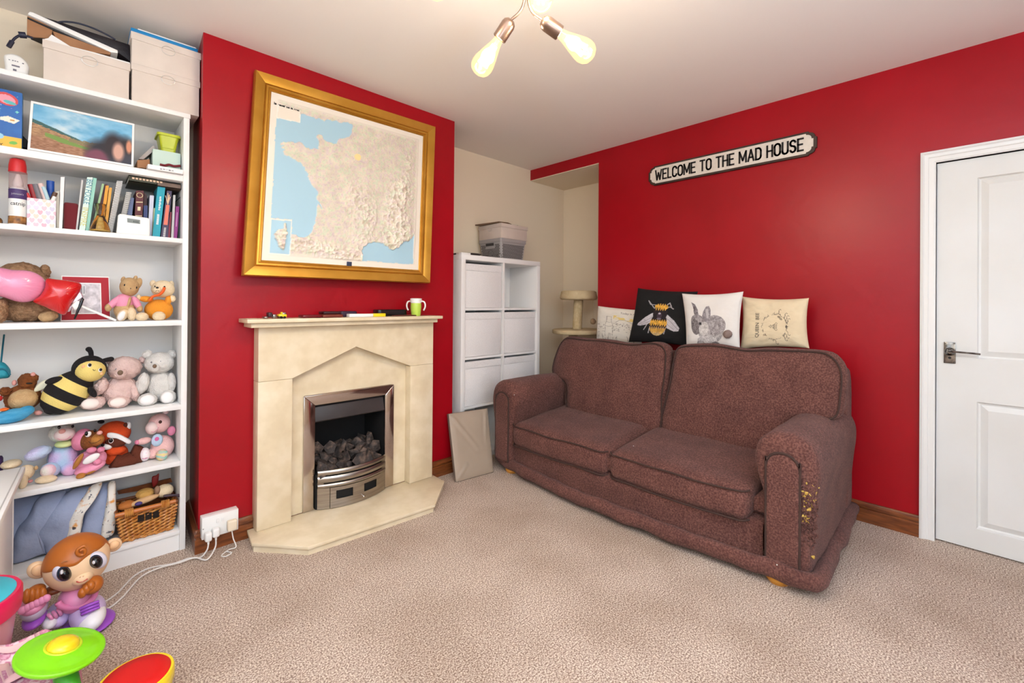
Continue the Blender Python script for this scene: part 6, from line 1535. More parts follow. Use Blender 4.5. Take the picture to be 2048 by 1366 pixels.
for e in (((0.1257, 2.9, 0.9399), (0.0133, 0.0178)), ((0.2467, 2.9, 0.9337), (0.0127, 0.0174))): part('ear', pt_, m_pfur, e, 0.020, 0, 0.004, 90)
part('arm', pt_, m_pfur, ((0.0933, 2.85, 0.8285), (0.022, 0.0404)), 0.034, 20, 0.006, 90)
part('arm', pt_, m_pfur, ((0.2143, 2.85, 0.7824), (0.0184, 0.0421)), 0.032, -10, 0.006, 90)
for e, e2 in ((((0.0657, 2.845, 0.7557), (0.0445, 0.0314)), ((0.0565, 2.815, 0.7592), (0.0308, 0.0234))), (((0.1566, 2.835, 0.7485), (0.0398, 0.0293)), ((0.1515, 2.808, 0.7518), (0.0291, 0.0212)))):
    f_ = part('foot', pt_, m_pfur, e, 0.034, 0, 0.005, 90); part('sole', pt_, mat('pale sole', (240, 222, 214), 0.9), e2, 0.014, parent=f_)
mz = part('muzzle', pt_, m_pfur, ((0.1601, 2.826, 0.8839), (0.0251, 0.0253)), 0.026, 0, 0.003, 100); part('nose', pt_, m_nose, ((0.1578, 2.798, 0.8913), (0.0106, 0.0121)), 0.009, parent=mz)
for e in (((0.1447, 2.828, 0.9037), (0.0037, 0.0053)), ((0.1837, 2.826, 0.8951), (0.0038, 0.0054))): part('eye', pt_, m_eyeg, e, 0.004)
# bee: banded body turned on a leaning axis
be = plush('bee_toy', 'black and yellow striped soft bee with antennae leaning on the pink bear', 'soft toy', ((-0.0305, 2.84, 0.8123), (0.0326, 0.0413)), S5)
B0, B1 = Vector((-0.0718, 2.85, 0.7348)), Vector((0.0338, 2.85, 0.8868))
B0.z = S5+0.026
ax = (B1-B0); LB = ax.length; ax.normalize()
def bprof(t): return 0.024+0.052*math.sin(math.pi*min(1, max(0, (t+0.10)/1.22)))**0.85
def band(t0, t1, m):
    P = [(bprof(t0)*0.9, t0*LB)]+[(bprof(t0+(t1-t0)*i/8)*1.0, (t0+(t1-t0)*i/8)*LB) for i in range(9)]+[(bprof(t1)*0.9, t1*LB)]
    if t0 <= 0: P = [(0, -0.020), (0.012, -0.017), (0.02, -0.010)]+P[1:]
    return lathe(P, B0, ax, 32)
for t0, t1, m in ((0.0, 0.14, m_blackf), (0.14, 0.32, m_yelf), (0.32, 0.56, m_blackf), (0.56, 0.80, m_yelf), (0.80, 1.0, m_blackf)):
    put('band', band(t0, t1, m), m, be, angle=60)
part('head', be, m_blackf, ((0.053, 2.845, 0.9156), (0.0608, 0.0606)), 0.062, 20)
part('face', be, m_yelf, ((0.0555, 2.828, 0.9097), (0.0543, 0.0528)), 0.058, 20)
for pts in ([(0.0596, 2.85, 0.9648), (0.057, 2.85, 0.9911), (0.0503, 2.85, 1.0044)], [(0.0924, 2.85, 0.9453), (0.112, 2.85, 0.9509), (0.1271, 2.85, 0.9525)]):
    put('antenna', join(tube(pts, lambda t: 0.0085+0.003*t, 10, 6), ball(pts[-1], 0.0116, u=12, v=8)), m_blackf, be, angle=180)
put('wing', puff([(-0.1247, 0.8274), (-0.1142, 0.8553), (-0.0925, 0.8753), (-0.0639, 0.8775), (-0.0701, 0.8544), (-0.0953, 0.8348)], 0.008, 0.008, lambda a, b, h: (a, 2.87-h, b), n=40, smooth=4), mat('wing felt', (226, 222, 196), 0.9), be, angle=180)
part('arm', be, m_blackf, ((-0.0595, 2.82, 0.8771), (0.0301, 0.0153)), 0.020, -14)
part('arm', be, m_blackf, ((0.0626, 2.8, 0.8122), (0.013, 0.0271)), 0.020, -25)
for e, e2 in ((((0.0519, 2.776, 0.9377), (0.0075, 0.0101)), ((0.0528, 2.772, 0.9399), (0.0057, 0.0074))), (((0.088, 2.778, 0.9122), (0.0069, 0.0093)), ((0.0895, 2.774, 0.9148), (0.0052, 0.0066)))):
    w_ = part('eye_white', be, m_whitec, e, 0.003); part('pupil', be, m_eye, e2, 0.004, parent=w_)
for e in (((0.0326, 2.782, 0.9329), (0.0067, 0.0074)), ((0.0925, 2.786, 0.8948), (0.0056, 0.0066))): part('cheek', be, mat('cheek pink', (236, 180, 130), 0.9), e, 0.004)
put('mouth', tube([(0.0631, 2.77, 0.9202), (0.0652, 2.77, 0.9145), (0.0686, 2.77, 0.9132), (0.0713, 2.77, 0.9166)], 0.001, 5, 4), m_blackf, be)
# brown toy lying back, and blue toy in front
br = plush('brown_toy', 'brown soft toy with a tan belly lying on its back beside the bee', 'soft toy', ((-0.154, 2.88, 0.8053), (0.0303, 0.0402)), S5)
part('body', br, m_bfur, ((-0.1566, 2.9, 0.8026), (0.0578, 0.0575)), 0.060, 0, 0.004, 100)
part('belly', br, m_tan, ((-0.1542, 2.862, 0.8011), (0.0451, 0.0444)), 0.050, -10, 0.002, 120)
part('head', br, m_bfur, ((-0.144, 2.9, 0.8729), (0.0295, 0.0352)), 0.050, -12, 0.004, 100)
part('muzzle', br, m_bfur, ((-0.1243, 2.885, 0.8883), (0.0149, 0.0181)), 0.025, -20, 0.003, 100)
part('nose', br, mat('pink felt', (226, 160, 150), 0.8), ((-0.1262, 2.868, 0.9055), (0.008, 0.009)), 0.012)
for e in (((-0.1828, 2.9, 0.8708), (0.0078, 0.0125)), ((-0.1043, 2.9, 0.8408), (0.0069, 0.0183))): part('ear', br, mat('pink felt', (226, 160, 150), 0.8), e, 0.010)
part('arm', br, m_bfur, ((-0.2064, 2.87, 0.8406), (0.0175, 0.0183)), 0.026, 10, 0.004, 100)
part('foot', br, mat('pink felt', (226, 160, 150), 0.8), ((-0.1083, 2.855, 0.7372), (0.0136, 0.0108)), 0.016)
part('eye', br, m_eye, ((-0.1362, 2.848, 0.8699), (0.0103, 0.0036)), 0.005, 8)
bl = plush('blue_toy', 'bright blue soft toy flopped over the shelf edge below the brown toy', 'soft toy', ((-0.1725, 2.8, 0.7475), (0.0289, 0.0258)), S5)
m_bluef = mat('bright blue plush', (54, 150, 196), 0.85, bump=0.6, bscale=60, c2=(88, 172, 212), mscale=9, stretch=(2, 1, 8))
part('body', bl, m_bluef, ((-0.1833, 2.79, 0.7478), (0.0572, 0.0282)), 0.045, -8)
part('tail', bl, m_bluef, ((-0.1431, 2.795, 0.76), (0.0272, 0.0209)), 0.030, -22)
part('beak', bl, mat('orange felt', (236, 110, 40), 0.8), ((-0.2034, 2.79, 0.7779), (0.0141, 0.0067)), 0.020)
part('red_trim', bl, mat('red felt', (190, 40, 40), 0.8), ((-0.2195, 2.83, 0.8192), (0.0096, 0.0111)), 0.020)
tl = plush('teal_bag', 'teal quilted pouch hanging at the left edge of the bee shelf', 'pouch', ((-0.2156, 2.86, 0.932), (0.023, 0.0347)), S5+0.16)
put('pouch', puff([(-0.2419, 0.9584), (-0.2189, 0.9642), (-0.2041, 0.9483), (-0.1939, 0.923), (-0.1972, 0.8968), (-0.2154, 0.8936), (-0.2414, 0.8974)], 0.030, 0.030, lambda a, b, h: (a, 2.90-h, b), n=50, smooth=4, bump=0.3, bs=40), mat('teal quilt', (30, 140, 158), 0.6, bump=0.5, bscale=50), tl, angle=180)
put('flap', tube([(-0.2393, 2.872, 0.9309), (-0.2165, 2.872, 0.9372), (-0.202, 2.872, 0.9271), (-0.1936, 2.872, 0.9087)], 0.004, 6, 5), mat('dark teal', (20, 100, 118), 0.6), tl)
put('hanger', cyl((-0.2218, 2.9, 0.9618), (float((-0.2218, 2.9, 0.9618)[0]), 3.005, S4-0.06), 0.003), mat('dark teal', (20, 100, 118), 0.6), tl)

# ---- fifth shelf
m_tie = mat('tie dye plush', (176, 200, 226), 0.9, c2=(236, 180, 214), c3=(206, 186, 226), mscale=11, mdetail=1, bump=0.5, bscale=170, lo=0.38, hi=0.62)
m_tieb = mat('pale blue plush', (178, 206, 226), 0.9, c2=(206, 196, 228), mscale=9, mdetail=1, bump=0.5, bscale=170)
m_tiep = mat('pastel pink plush', (240, 190, 206), 0.9, c2=(232, 226, 214), mscale=14, mdetail=1, bump=0.5, bscale=170)
m_tieg = mat('pale mint plush', (216, 220, 204), 0.9, c2=(226, 206, 206), mscale=9, mdetail=1, bump=0.5, bscale=170)
rb_ = plush('rainbow_cat', 'pastel tie dye soft cat sitting left of the pink dressed mouse', 'soft toy', ((-0.0283, 2.86, 0.5026), (0.0328, 0.0463)), S6)
part('body', rb_, m_tie, ((-0.0288, 2.9, 0.5111), (0.0533, 0.0705)), 0.065, 0, 0.003, 110)
part('head', rb_, m_tieg, ((-0.0342, 2.89, 0.6278), (0.0456, 0.0383)), 0.060, 0, 0.003, 110)
mz = part('muzzle', rb_, mat('pale pink muzzle', (232, 206, 200), 0.9), ((-0.0258, 2.842, 0.6281), (0.0353, 0.0285)), 0.030); part('nose', rb_, mat('pink felt', (226, 160, 150), 0.8), ((-0.0335, 2.822, 0.6476), (0.0116, 0.0109)), 0.012, parent=mz)
put('mouth', tube([(-0.0478, 2.812, 0.6213), (-0.035, 2.812, 0.6128), (-0.0189, 2.812, 0.6131), (-0.006, 2.812, 0.6242)], 0.0010, 5, 4), m_rose, rb_)
for e in (((-0.0432, 2.836, 0.6647), (0.0054, 0.0077)), ((-0.0001, 2.842, 0.66), (0.005, 0.0074))): part('eye', rb_, m_eye, e, 0.006)
part('collar', rb_, mat('yellow green plush', (206, 216, 150), 0.9), ((-0.0257, 2.865, 0.5818), (0.0329, 0.0149)), 0.050)
part('arm', rb_, m_tieb, ((-0.1073, 2.85, 0.5602), (0.0433, 0.026)), 0.036, -22, 0.003, 110)
f_ = part('leg', rb_, m_tieb, ((-0.0696, 2.845, 0.4794), (0.0333, 0.0327)), 0.045, 0, 0.003, 110); part('sole', rb_, m_tiep, ((-0.0751, 2.815, 0.4854), (0.0256, 0.0269)), 0.026, parent=f_)
part('leg', rb_, m_tie, ((-0.0049, 2.855, 0.4704), (0.0349, 0.0345)), 0.045, -10, 0.003, 110)
pp_ = plush('cream_puppy', 'cream soft puppy sprawled at the left of the lower toy shelf', 'soft toy', ((-0.1263, 2.8, 0.4721), (0.0299, 0.035)), S6)
part('body', pp_, m_creamf, ((-0.1417, 2.82, 0.4941), (0.0274, 0.0307)), 0.040, 15)
part('head', pp_, m_creamf, ((-0.1863, 2.86, 0.53), (0.0323, 0.0166)), 0.045)
part('leg', pp_, m_creamf, ((-0.1467, 2.785, 0.4646), (0.0135, 0.032)), 0.026, 8)
part('leg', pp_, m_creamf, ((-0.0805, 2.795, 0.4559), (0.0345, 0.016)), 0.026, 4)
part('patch', pp_, m_tan, ((-0.111, 2.8, 0.511), (0.0066, 0.0088)), 0.012)
part('ribbon', pp_, mat('dusty pink felt', (198, 130, 134), 0.8), ((-0.1269, 2.79, 0.4612), (0.0077, 0.0061)), 0.010)
md = plush('mouse_in_dress', 'brown soft mouse in a pink headscarf and white apron', 'soft toy', ((0.0585, 2.8, 0.4785), (0.0341, 0.0374)), S6)
part('kerchief', md, m_rose, ((0.031, 2.842, 0.5937), (0.0353, 0.0488)), 0.050, 15)
part('head', md, m_bfur, ((0.0579, 2.82, 0.5907), (0.0384, 0.0433)), 0.055)
part('muzzle', md, mat('golden brown plush', (178, 116, 52), 0.9, bump=0.4, bscale=180), ((0.0795, 2.79, 0.5953), (0.0262, 0.0263)), 0.040, -12)
part('nose', md, mat('pink felt', (226, 160, 150), 0.8), ((0.0876, 2.758, 0.6309), (0.0103, 0.0093)), 0.014)
w_ = part('eye_white', md, m_whitec, ((0.0506, 2.768, 0.6297), (0.01, 0.0129)), 0.008, 20); part('pupil', md, m_eye, ((0.0438, 2.761, 0.6353), (0.006, 0.0101)), 0.007, parent=w_)
part('pupil', md, m_eye, ((0.0719, 2.772, 0.6413), (0.0047, 0.0083)), 0.006)
put('mouth', tube([(0.0516, 2.751, 0.6021), (0.0583, 2.751, 0.5924), (0.0768, 2.751, 0.5921), (0.0921, 2.751, 0.6014)], 0.0014, 5, 4), mat('dark brown thread', (84, 48, 22), 0.8), md)
for e in (((0.0618, 2.775, 0.5547), (0.0176, 0.013)), ((0.0933, 2.775, 0.5495), (0.0139, 0.0122))): part('ruff', md, m_rose, e, 0.016)
part('dress', md, m_pinkc, ((0.0588, 2.825, 0.4953), (0.0585, 0.0471)), 0.050, -18)
part('skirt', md, m_pinkc, ((0.0585, 2.795, 0.4706), (0.0544, 0.0224)), 0.040, -16)
part('apron', md, m_whitec, ((0.0609, 2.766, 0.5183), (0.0318, 0.0166)), 0.012, -30)
part('bow', md, m_rose, ((0.0814, 2.766, 0.4986), (0.0151, 0.013)), 0.014, -20)
part('arm', md, mat('golden brown plush', (178, 116, 52), 0.9), ((0.0185, 2.77, 0.5156), (0.0098, 0.0356)), 0.016, 26)
for e in (((0.0281, 2.765, 0.4507), (0.0172, 0.0128)), ((0.0582, 2.775, 0.4622), (0.0237, 0.0139))): part('leg', md, mat('golden brown plush', (178, 116, 52), 0.9), e, 0.018, -20)
m_fox = mat('red orange plush', (216, 78, 24), 0.9, bump=0.4, bscale=180, c2=(196, 62, 18), mscale=20)
m_mask = mat('chestnut plush', (92, 40, 20), 0.9, bump=0.4, bscale=180)
rp = plush('red_panda', 'orange soft red panda with a dark chestnut tail', 'soft toy', ((0.149, 2.86, 0.4793), (0.0369, 0.0393)), S6)
part('body', rp, m_fox, ((0.1489, 2.895, 0.4854), (0.0485, 0.0497)), 0.050)
part('head', rp, m_fox, ((0.1438, 2.885, 0.5917), (0.0624, 0.0564)), 0.060, 12)
put('brow_band', puff([(0.1163, 0.6083), (0.1313, 0.6092), (0.1567, 0.5978), (0.1827, 0.5755), (0.2023, 0.5543), (0.1923, 0.5432), (0.168, 0.564), (0.1423, 0.5829), (0.1171, 0.5909)], 0.010, 0.03, lambda a, b, h: (a, 2.822-h, b), n=50, smooth=4), m_whitec, rp, angle=180)
part('mask', rp, m_mask, ((0.1473, 2.838, 0.5592), (0.0396, 0.0253)), 0.026, 16)
e_ = part('eye', rp, m_whitec, ((0.1291, 2.815, 0.5731), (0.009, 0.012)), 0.005); part('pupil', rp, m_eye, ((0.1286, 2.812, 0.5749), (0.0075, 0.0101)), 0.005, parent=e_)
mz = part('muzzle', rp, m_whitec, ((0.117, 2.838, 0.5444), (0.0194, 0.0144)), 0.026, 10); part('nose', rp, m_eye, ((0.101, 2.822, 0.5574), (0.006, 0.0071)), 0.008, parent=mz)
e_ = part('ear', rp, m_whitec, ((0.1889, 2.87, 0.6159), (0.0152, 0.024)), 0.014, 15); part('ear_inside', rp, m_mask, ((0.1804, 2.857, 0.6231), (0.0091, 0.0179)), 0.008, 15, parent=e_)
part('ear', rp, m_blackf, ((0.0964, 2.9, 0.6517), (0.013, 0.0088)), 0.014, 10)
part('arm', rp, m_fox, ((0.1478, 2.842, 0.5182), (0.0367, 0.0214)), 0.026, 0)
put('tail', tube([(0.1377, 2.85, 0.465), (0.1672, 2.85, 0.452), (0.2048, 2.85, 0.4562), (0.2277, 2.85, 0.4708), (0.2237, 2.85, 0.4943), (0.2083, 2.85, 0.5027)], lambda t: 0.028+0.012*math.sin(math.pi*min(1, t+0.15)), 14, 6), m_mask, rp, angle=180)
m_pinkp = mat('candy pink plush', (232, 184, 180), 0.9, bump=0.4, bscale=180)
un = plush('pink_hippo', 'pink soft toy with a striped ball foot at the right of its shelf', 'soft toy', ((0.3151, 2.85, 0.4736), (0.0409, 0.0413)), S6)
part('body', un, m_pinkp, ((0.3274, 2.87, 0.4893), (0.0489, 0.0573)), 0.050)
part('head', un, m_pinkp, ((0.314, 2.87, 0.6115), (0.0444, 0.0478)), 0.050, -15)
part('muzzle', un, mat('pale pink muzzle', (232, 206, 200), 0.9), ((0.282, 2.845, 0.5984), (0.0256, 0.0317)), 0.036)
part('ear', un, m_rose, ((0.3613, 2.855, 0.5666), (0.0177, 0.0241)), 0.016)
part('eye', un, mat('brown bead', (70, 34, 26), 0.2), ((0.312, 2.822, 0.627), (0.0069, 0.0082)), 0.007)
put('mouth', tube([(0.2755, 2.806, 0.5896), (0.2854, 2.806, 0.5856), (0.2993, 2.806, 0.5965), (0.3032, 2.806, 0.6074)], 0.0010, 5, 4), m_rose, un)
a_ = part('arm', un, m_pinkp, ((0.2511, 2.835, 0.543), (0.0282, 0.0161)), 0.022, -4); part('hand', un, m_rose, ((0.2252, 2.835, 0.5414), (0.01, 0.011)), 0.018, parent=a_)
b_ = part('belly_patch', un, m_tieb, ((0.3009, 2.828, 0.5371), (0.0234, 0.0307)), 0.014); part('heart', un, mat('magenta print', (206, 96, 150), 0.7), ((0.2986, 2.815, 0.5466), (0.0088, 0.0101)), 0.003, parent=b_)
m_spk = mat('speckled pink cloth', (240, 226, 228), 0.85, c2=(206, 110, 150), mscale=70, lo=0.56, hi=0.66)
part('foot', un, m_spk, ((0.2544, 2.835, 0.4758), (0.0227, 0.0323)), 0.032)
part('leg', un, m_pinkp, ((0.2868, 2.85, 0.4698), (0.0241, 0.0256)), 0.034)
m_stripe = mat('pastel striped cloth', (226, 214, 120), 0.85, c2=(150, 206, 190), c3=(230, 190, 170), mscale=10, stretch=(2, 2, 8), lo=0.4, hi=0.6)
part('foot', un, m_stripe, ((0.3183, 2.805, 0.466), (0.0243, 0.0275)), 0.034)
part('pom', rp if False else un, m_tiep, ((0.3396, 2.88, 0.661), (0.0126, 0.0116)), 0.016)
put('purple_purse', soft(*(-0.2355, 2.86, 0.57)[:2], S6+0.001, (-0.2121, 2.86, 0.5645)[0], 2.92, (-0.2155, 2.86, 0.5631)[2], 0.012, n=5), mat('purple fabric', (60, 34, 80), 0.7), label='dark purple purse at the far left of the lower toy shelf', cat='purse', angle=180)

# ---- bottom shelf: bedding and wicker basket
m_bed = mat('grey blue cotton', (160, 170, 196), 0.85, bump=0.25, bscale=60, c2=(150, 160, 188), mscale=5)
m_flor = mat('floral trim', (236, 228, 216), 0.85, c2=(226, 160, 84), c3=(236, 230, 220), mscale=34, mdetail=2, lo=0.44, hi=0.72)
nt = m_flor.node_tree; bs = nt.nodes['Principled BSDF']; src = bs.inputs['Base Color'].links[0].from_socket
tcn = [x for x in nt.nodes if x.type == 'TEX_COORD'][0]
n2 = nt.nodes.new('ShaderNodeTexNoise'); n2.inputs['Scale'].default_value = 60; n2.inputs['Detail'].default_value = 2
nt.links.new(tcn.outputs['Object'], n2.inputs['Vector'])
r2_ = nt.nodes.new('ShaderNodeValToRGB'); r2_.color_ramp.elements[0].position = 0.33; r2_.color_ramp.elements[0].color = lin((90, 92, 110)); r2_.color_ramp.elements[1].position = 0.40; r2_.color_ramp.elements[1].color = (1, 1, 1, 1)
nt.links.new(n2.outputs['Fac'], r2_.inputs['Fac'])
mx = nt.nodes.new('ShaderNodeMixRGB'); mx.blend_type = 'MULTIPLY'; mx.inputs['Fac'].default_value = 1
nt.links.new(src, mx.inputs['Color1']); nt.links.new(r2_.outputs['Color'], mx.inputs['Color2']); nt.links.new(mx.outputs['Color'], bs.inputs['Base Color'])
qd = thing('folded_bedding', 'folded grey blue bedding with floral trim on the bottom shelf', 'bedding', (-0.05, 2.85, SB))
def fold(name, o, y, T, m, k=3, sm=5):
    o = [(a, min(max(b, SB+0.009), S6-0.034)) for a, b in o]
    return put(name, puff(o, T, 0.03, lambda a, b, h: (lambda p: (p.x, p.y, min(max(p.z, SB+0.001), S6-0.025)))(wob((a, y-h, b), 0.006, 14)), k=k, n=90, rings=10, smooth=sm, bump=0.25, bs=16), m, qd, angle=180)
fold('fold', [(-0.2709, 0.3886), (-0.1672, 0.3732), (-0.0746, 0.3621), (-0.0121, 0.3748), (0.0044, 0.3222), (-0.035, 0.2672), (-0.0577, 0.1751), (-0.0639, -0.0153), (-0.1821, 0.008), (-0.2682, 0.0449)], 2.90, 0.050, m_bed)
fold('fold', [(-0.1811, 0.2129), (-0.1285, 0.3106), (-0.0996, 0.3657), (-0.0197, 0.3696), (-0.0462, 0.2843), (-0.076, 0.2182), (-0.0789, 0.1112), (-0.0857, 0.0223), (-0.1798, 0.0458)], 2.86, 0.050, m_bed)
fold('fold', [(-0.1161, 0.2057), (-0.0982, 0.2526), (-0.065, 0.3062), (-0.0117, 0.3663), (0.0605, 0.3765), (0.098, 0.3746), (0.0857, 0.3325), (0.053, 0.2858), (0.0331, 0.2305), (0.0258, 0.1383), (0.007, 0.0069), (-0.0703, 0.0278), (-0.0863, 0.1522)], 2.845, 0.052, m_bed)
fold('trim', [(0.0618, 0.3809), (0.0989, 0.3874), (0.0847, 0.3408), (0.0584, 0.3068), (0.0406, 0.2569), (0.0275, 0.1566), (0.0218, 0.1257), (-0.0154, 0.1396), (-0.0122, 0.2143), (0.0047, 0.2904), (0.0399, 0.3456)], 2.805, 0.026, m_flor)
fold('fold', [(0.0902, 0.358), (0.1286, 0.3646), (0.1483, 0.3505), (0.147, 0.2342), (0.1414, 0.1197), (0.105, 0.0981), (0.0548, 0.0938), (0.022, 0.1284), (0.0374, 0.2295), (0.0615, 0.2896)], 2.86, 0.045, m_bed)
fold('trim', [(0.1206, 0.3714), (0.1463, 0.3758), (0.1514, 0.2849), (0.1481, 0.1649), (0.1397, 0.1276), (0.1078, 0.1247), (0.0959, 0.1488), (0.1049, 0.2195), (0.1191, 0.2947)], 2.815, 0.024, m_flor)
# wicker basket
m_wick = mat('honey wicker', (176, 104, 38), 0.45, c2=(214, 150, 76), mscale=50, coat=0.3)
m_wickd = mat('dark wicker', (116, 58, 20), 0.5, c2=(140, 76, 30), mscale=40)
wk = thing('wicker_basket', 'honey coloured wicker basket of dolls on the bottom shelf', 'basket', (0.255, 2.83, SB))
wx0, wx1 = (0.1477, 2.745, 0.2445)[0], 0.372
wz0, wz1 = SB+0.003, (0.1414, 2.745, 0.2465)[2]-0.004
wy0, wy1 = 2.745, 2.945
tp = 0.022
NR = 16
def wring(z, off=0.0, amp=0.0, ph=0, n=22):
    s = tp*(1-(z-wz0)/(wz1-wz0)); x0, x1, y0, y1 = wx0+s, wx1-s*0.8, wy0+s*0.6, wy1-s*0.5
    P = []; segs = [((x0, y0), (x1, y0), (0, -1)), ((x1, y0), (x1, y1), (1, 0)), ((x1, y1), (x0, y1), (0, 1)), ((x0, y1), (x0, y0), (-1, 0))]
    for a, b, nn in segs:
        for i in range(n):
            t = i/n
            o = off+amp*math.sin(math.pi*(t*10+0.5+ph))
            P.append((a[0]+(b[0]-a[0])*t+nn[0]*o, a[1]+(b[1]-a[1])*t+nn[1]*o, z+0.0022*math.sin(math.pi*(t*10+ph))*(1 if amp else 0)))
    return P
rows_ = []
for r_ in range(NR):
    z = wz0+0.006+(wz1-wz0-0.020)*r_/(NR-1)
    rows_.append(tube(wring(z, 0, 0.0042, r_, 40), 0.0050, 6, 0, True))
put('weave', join(*rows_), m_wick, wk, kind='stuff')
put('stakes', join(*[tube([p, q], 0.0038, 5, 0) for p, q in list(zip(wring(wz0, n=10), wring(wz1, n=10)))]), m_wickd, wk, kind='stuff')
put('inner_lining', join(box(wx0+tp, wy0+0.016, wz0, wx1-tp, wy0+0.019, wz1-0.02), box(wx0+tp, wy1-0.019, wz0, wx1-tp, wy1-0.016, wz1-0.01), box(wx0+tp, wy0+0.016, wz0, wx0+tp+0.003, wy1-0.016, wz1-0.02), box(wx1-tp-0.003, wy0+0.016, wz0, wx1-tp, wy1-0.016, wz1-0.02), box(wx0+tp, wy0+0.016, wz0, wx1-tp, wy1-0.016, wz0+0.003)), m_wickd, wk)
put('rim', tube(wring(wz1-0.002, n=6), 0.0075, 8, 0, True), m_wickd, wk)
put('handle_bar', cyl((wx0-0.006, wy0-0.008, wz1+0.002), (wx1-0.006, wy0-0.008, wz1+0.002), 0.0105, n=14), mat('handle cane', (190, 108, 44), 0.35, coat=0.4), wk)
for xa in (wx0+0.030, wx1-0.060):
    put('wrapping', join(*[tube([(xa+0.0065*i, wy0-0.008+0.013*math.cos(a), wz1+0.000+0.018*math.sin(a)) for a in [R(36*k_) for k_ in range(10)]], 0.0032, 5, 0, True) for i in range(5)]), m_wick, wk)
put('bottom_plait', join(*[tube([(wx0+tp+(wx1-wx0-2*tp)*i/16, wy0+tp*0.6-0.006*(1 if (i+j) % 2 else -0.2), wz0+0.006+0.006*j+0.004*math.sin(i*1.5+j*2)) for i in range(17)], 0.005, 5, 3) for j in range(2)]), m_wick, wk)
sx_ = (wx1-wx0)
for k_ in range(3):
    a = wx0+sx_*(0.335+0.125*k_)
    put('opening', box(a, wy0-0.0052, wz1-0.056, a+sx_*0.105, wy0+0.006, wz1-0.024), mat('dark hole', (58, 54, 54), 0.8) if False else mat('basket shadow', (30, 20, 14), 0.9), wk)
put('lid', prism([(0.1603, 0.2858), (0.2395, 0.2878), (0.3737, 0.292), (0.3801, 0.2709), (0.2931, 0.2601), (0.165, 0.2681)], 2.955, 2.965, 'y'), m_wickd, wk)
# toys in the basket
dz = wz1
d1 = plush('rag_doll', 'small cloth doll with a round cream hat lying in the wicker basket', 'doll', ((0.2614, 2.82, 0.2592), (0.0187, 0.0239)), dz-0.03)
part('hat', d1, m_creamf, ((0.3313, 2.83, 0.2767), (0.0381, 0.0307)), 0.040, -5); part('face', d1, mat('doll face', (150, 116, 92), 0.8), ((0.3018, 2.812, 0.2931), (0.0124, 0.0218)), 0.020)
part('arm', d1, mat('doll skin', (214, 170, 124), 0.8), ((0.2527, 2.8, 0.2623), (0.0577, 0.0154)), 0.020, -10); part('body', d1, mat('yellow hair', (196, 150, 80), 0.9, bump=0.6, bscale=80), ((0.2583, 2.84, 0.2808), (0.0375, 0.0241)), 0.040)
part('dress', d1, mat('rust cloth', (188, 112, 50), 0.8), ((0.1887, 2.82, 0.2508), (0.0334, 0.0199)), 0.035)
part('badge', d1, mat('indigo print', (76, 60, 120), 0.6), ((0.2279, 2.775, 0.2616), (0.0144, 0.0093)), 0.010)
put('toy_sword', tube([(0.3181, 2.735, 0.2835), (0.3611, 2.735, 0.2756), (0.3954, 2.735, 0.26)], 0.0065, 8, 4), mat('plum plastic', (58, 40, 50), 0.4), label='thin dark plum plastic toy blade poking over the basket edge', cat='toy')
put('red_strap', puff([(0.2896, 0.3365), (0.3066, 0.3412), (0.3174, 0.349), (0.3166, 0.323), (0.3119, 0.2963), (0.2925, 0.2862)], 0.008, 0.008, lambda a, b, h: (a, 2.90-h, b), n=30, smooth=3), mat('red leatherette', (140, 30, 26), 0.5), label='red strap sticking up at the back of the wicker basket', cat='strap', angle=180)

# ================================================================ left edge: small white table
tb = thing('play_table', 'corner of a small white table at the left edge in front of the bookcase', 'table', (-0.40, 2.42, 0))
ty0, ty1, tz1 = 2.02, 2.712, 0.548
tx1 = -0.138
put('table_top', prism([(tx1, ty1), (tx1-0.022, 2.05), (-0.68, 2.05), (-0.68, ty1)], tz1-0.022, tz1, 'z', 0.002), m_white, tb)
put('edge_strip', prism([(tx1-0.010, ty1-0.004), (tx1-0.034, 2.06), (tx1-0.037, 2.06), (tx1-0.013, ty1-0.004)], tz1+0.0002, tz1+0.0022, 'z'), mat('pale grey seam', (190, 186, 182), 0.6), tb)
px_ = (-0.1705, 2.7, 0.3027)[0]
put('side_panel', box(px_-0.018, 2.225, 0, px_, 2.70, tz1-0.0225, 0.001), m_white, tb)
put('side_panel', box(-0.67, 2.225, 0, -0.652, 2.70, tz1-0.0225, 0.001), m_white, tb)
put('back_rail', box(-0.65, 2.68, 0.10, px_-0.018, 2.70, tz1-0.0225), m_white, tb)
put('edge_capping', cyl((px_-0.001, 2.7005, 0.0), (px_-0.001, 2.7005, tz1-0.023), 0.004, n=8), m_white, tb)

# ================================================================ floor toys
# monkey
m_mbr = mat('brown moulded plastic', (178, 98, 34), 0.35)
m_mpe = mat('peach moulded plastic', (238, 200, 158), 0.38)
m_mpk = mat('pink moulded plastic', (234, 148, 186), 0.38)
m_mli = mat('lilac moulded plastic', (206, 184, 226), 0.35)
m_mpu = mat('purple moulded plastic', (160, 84, 198), 0.35)
m_mwh = mat('white moulded plastic', (240, 236, 238), 0.3)
yM = 2.36
mk = plush('monkey_toy', 'brown and peach plastic monkey toy with big eyes on the carpet', 'toy', ((0.0157, 2.36, 0.0407), (0.0325, 0.0452)), 0)
hc, hr = ((0.0166, 2.36, 0.2437), (0.0928, 0.0985))
hd = put('head', ball(hc, (hr[0], 0.090, hr[1]), (0, -14, 0), 40, 28), m_mpe, mk, angle=180)
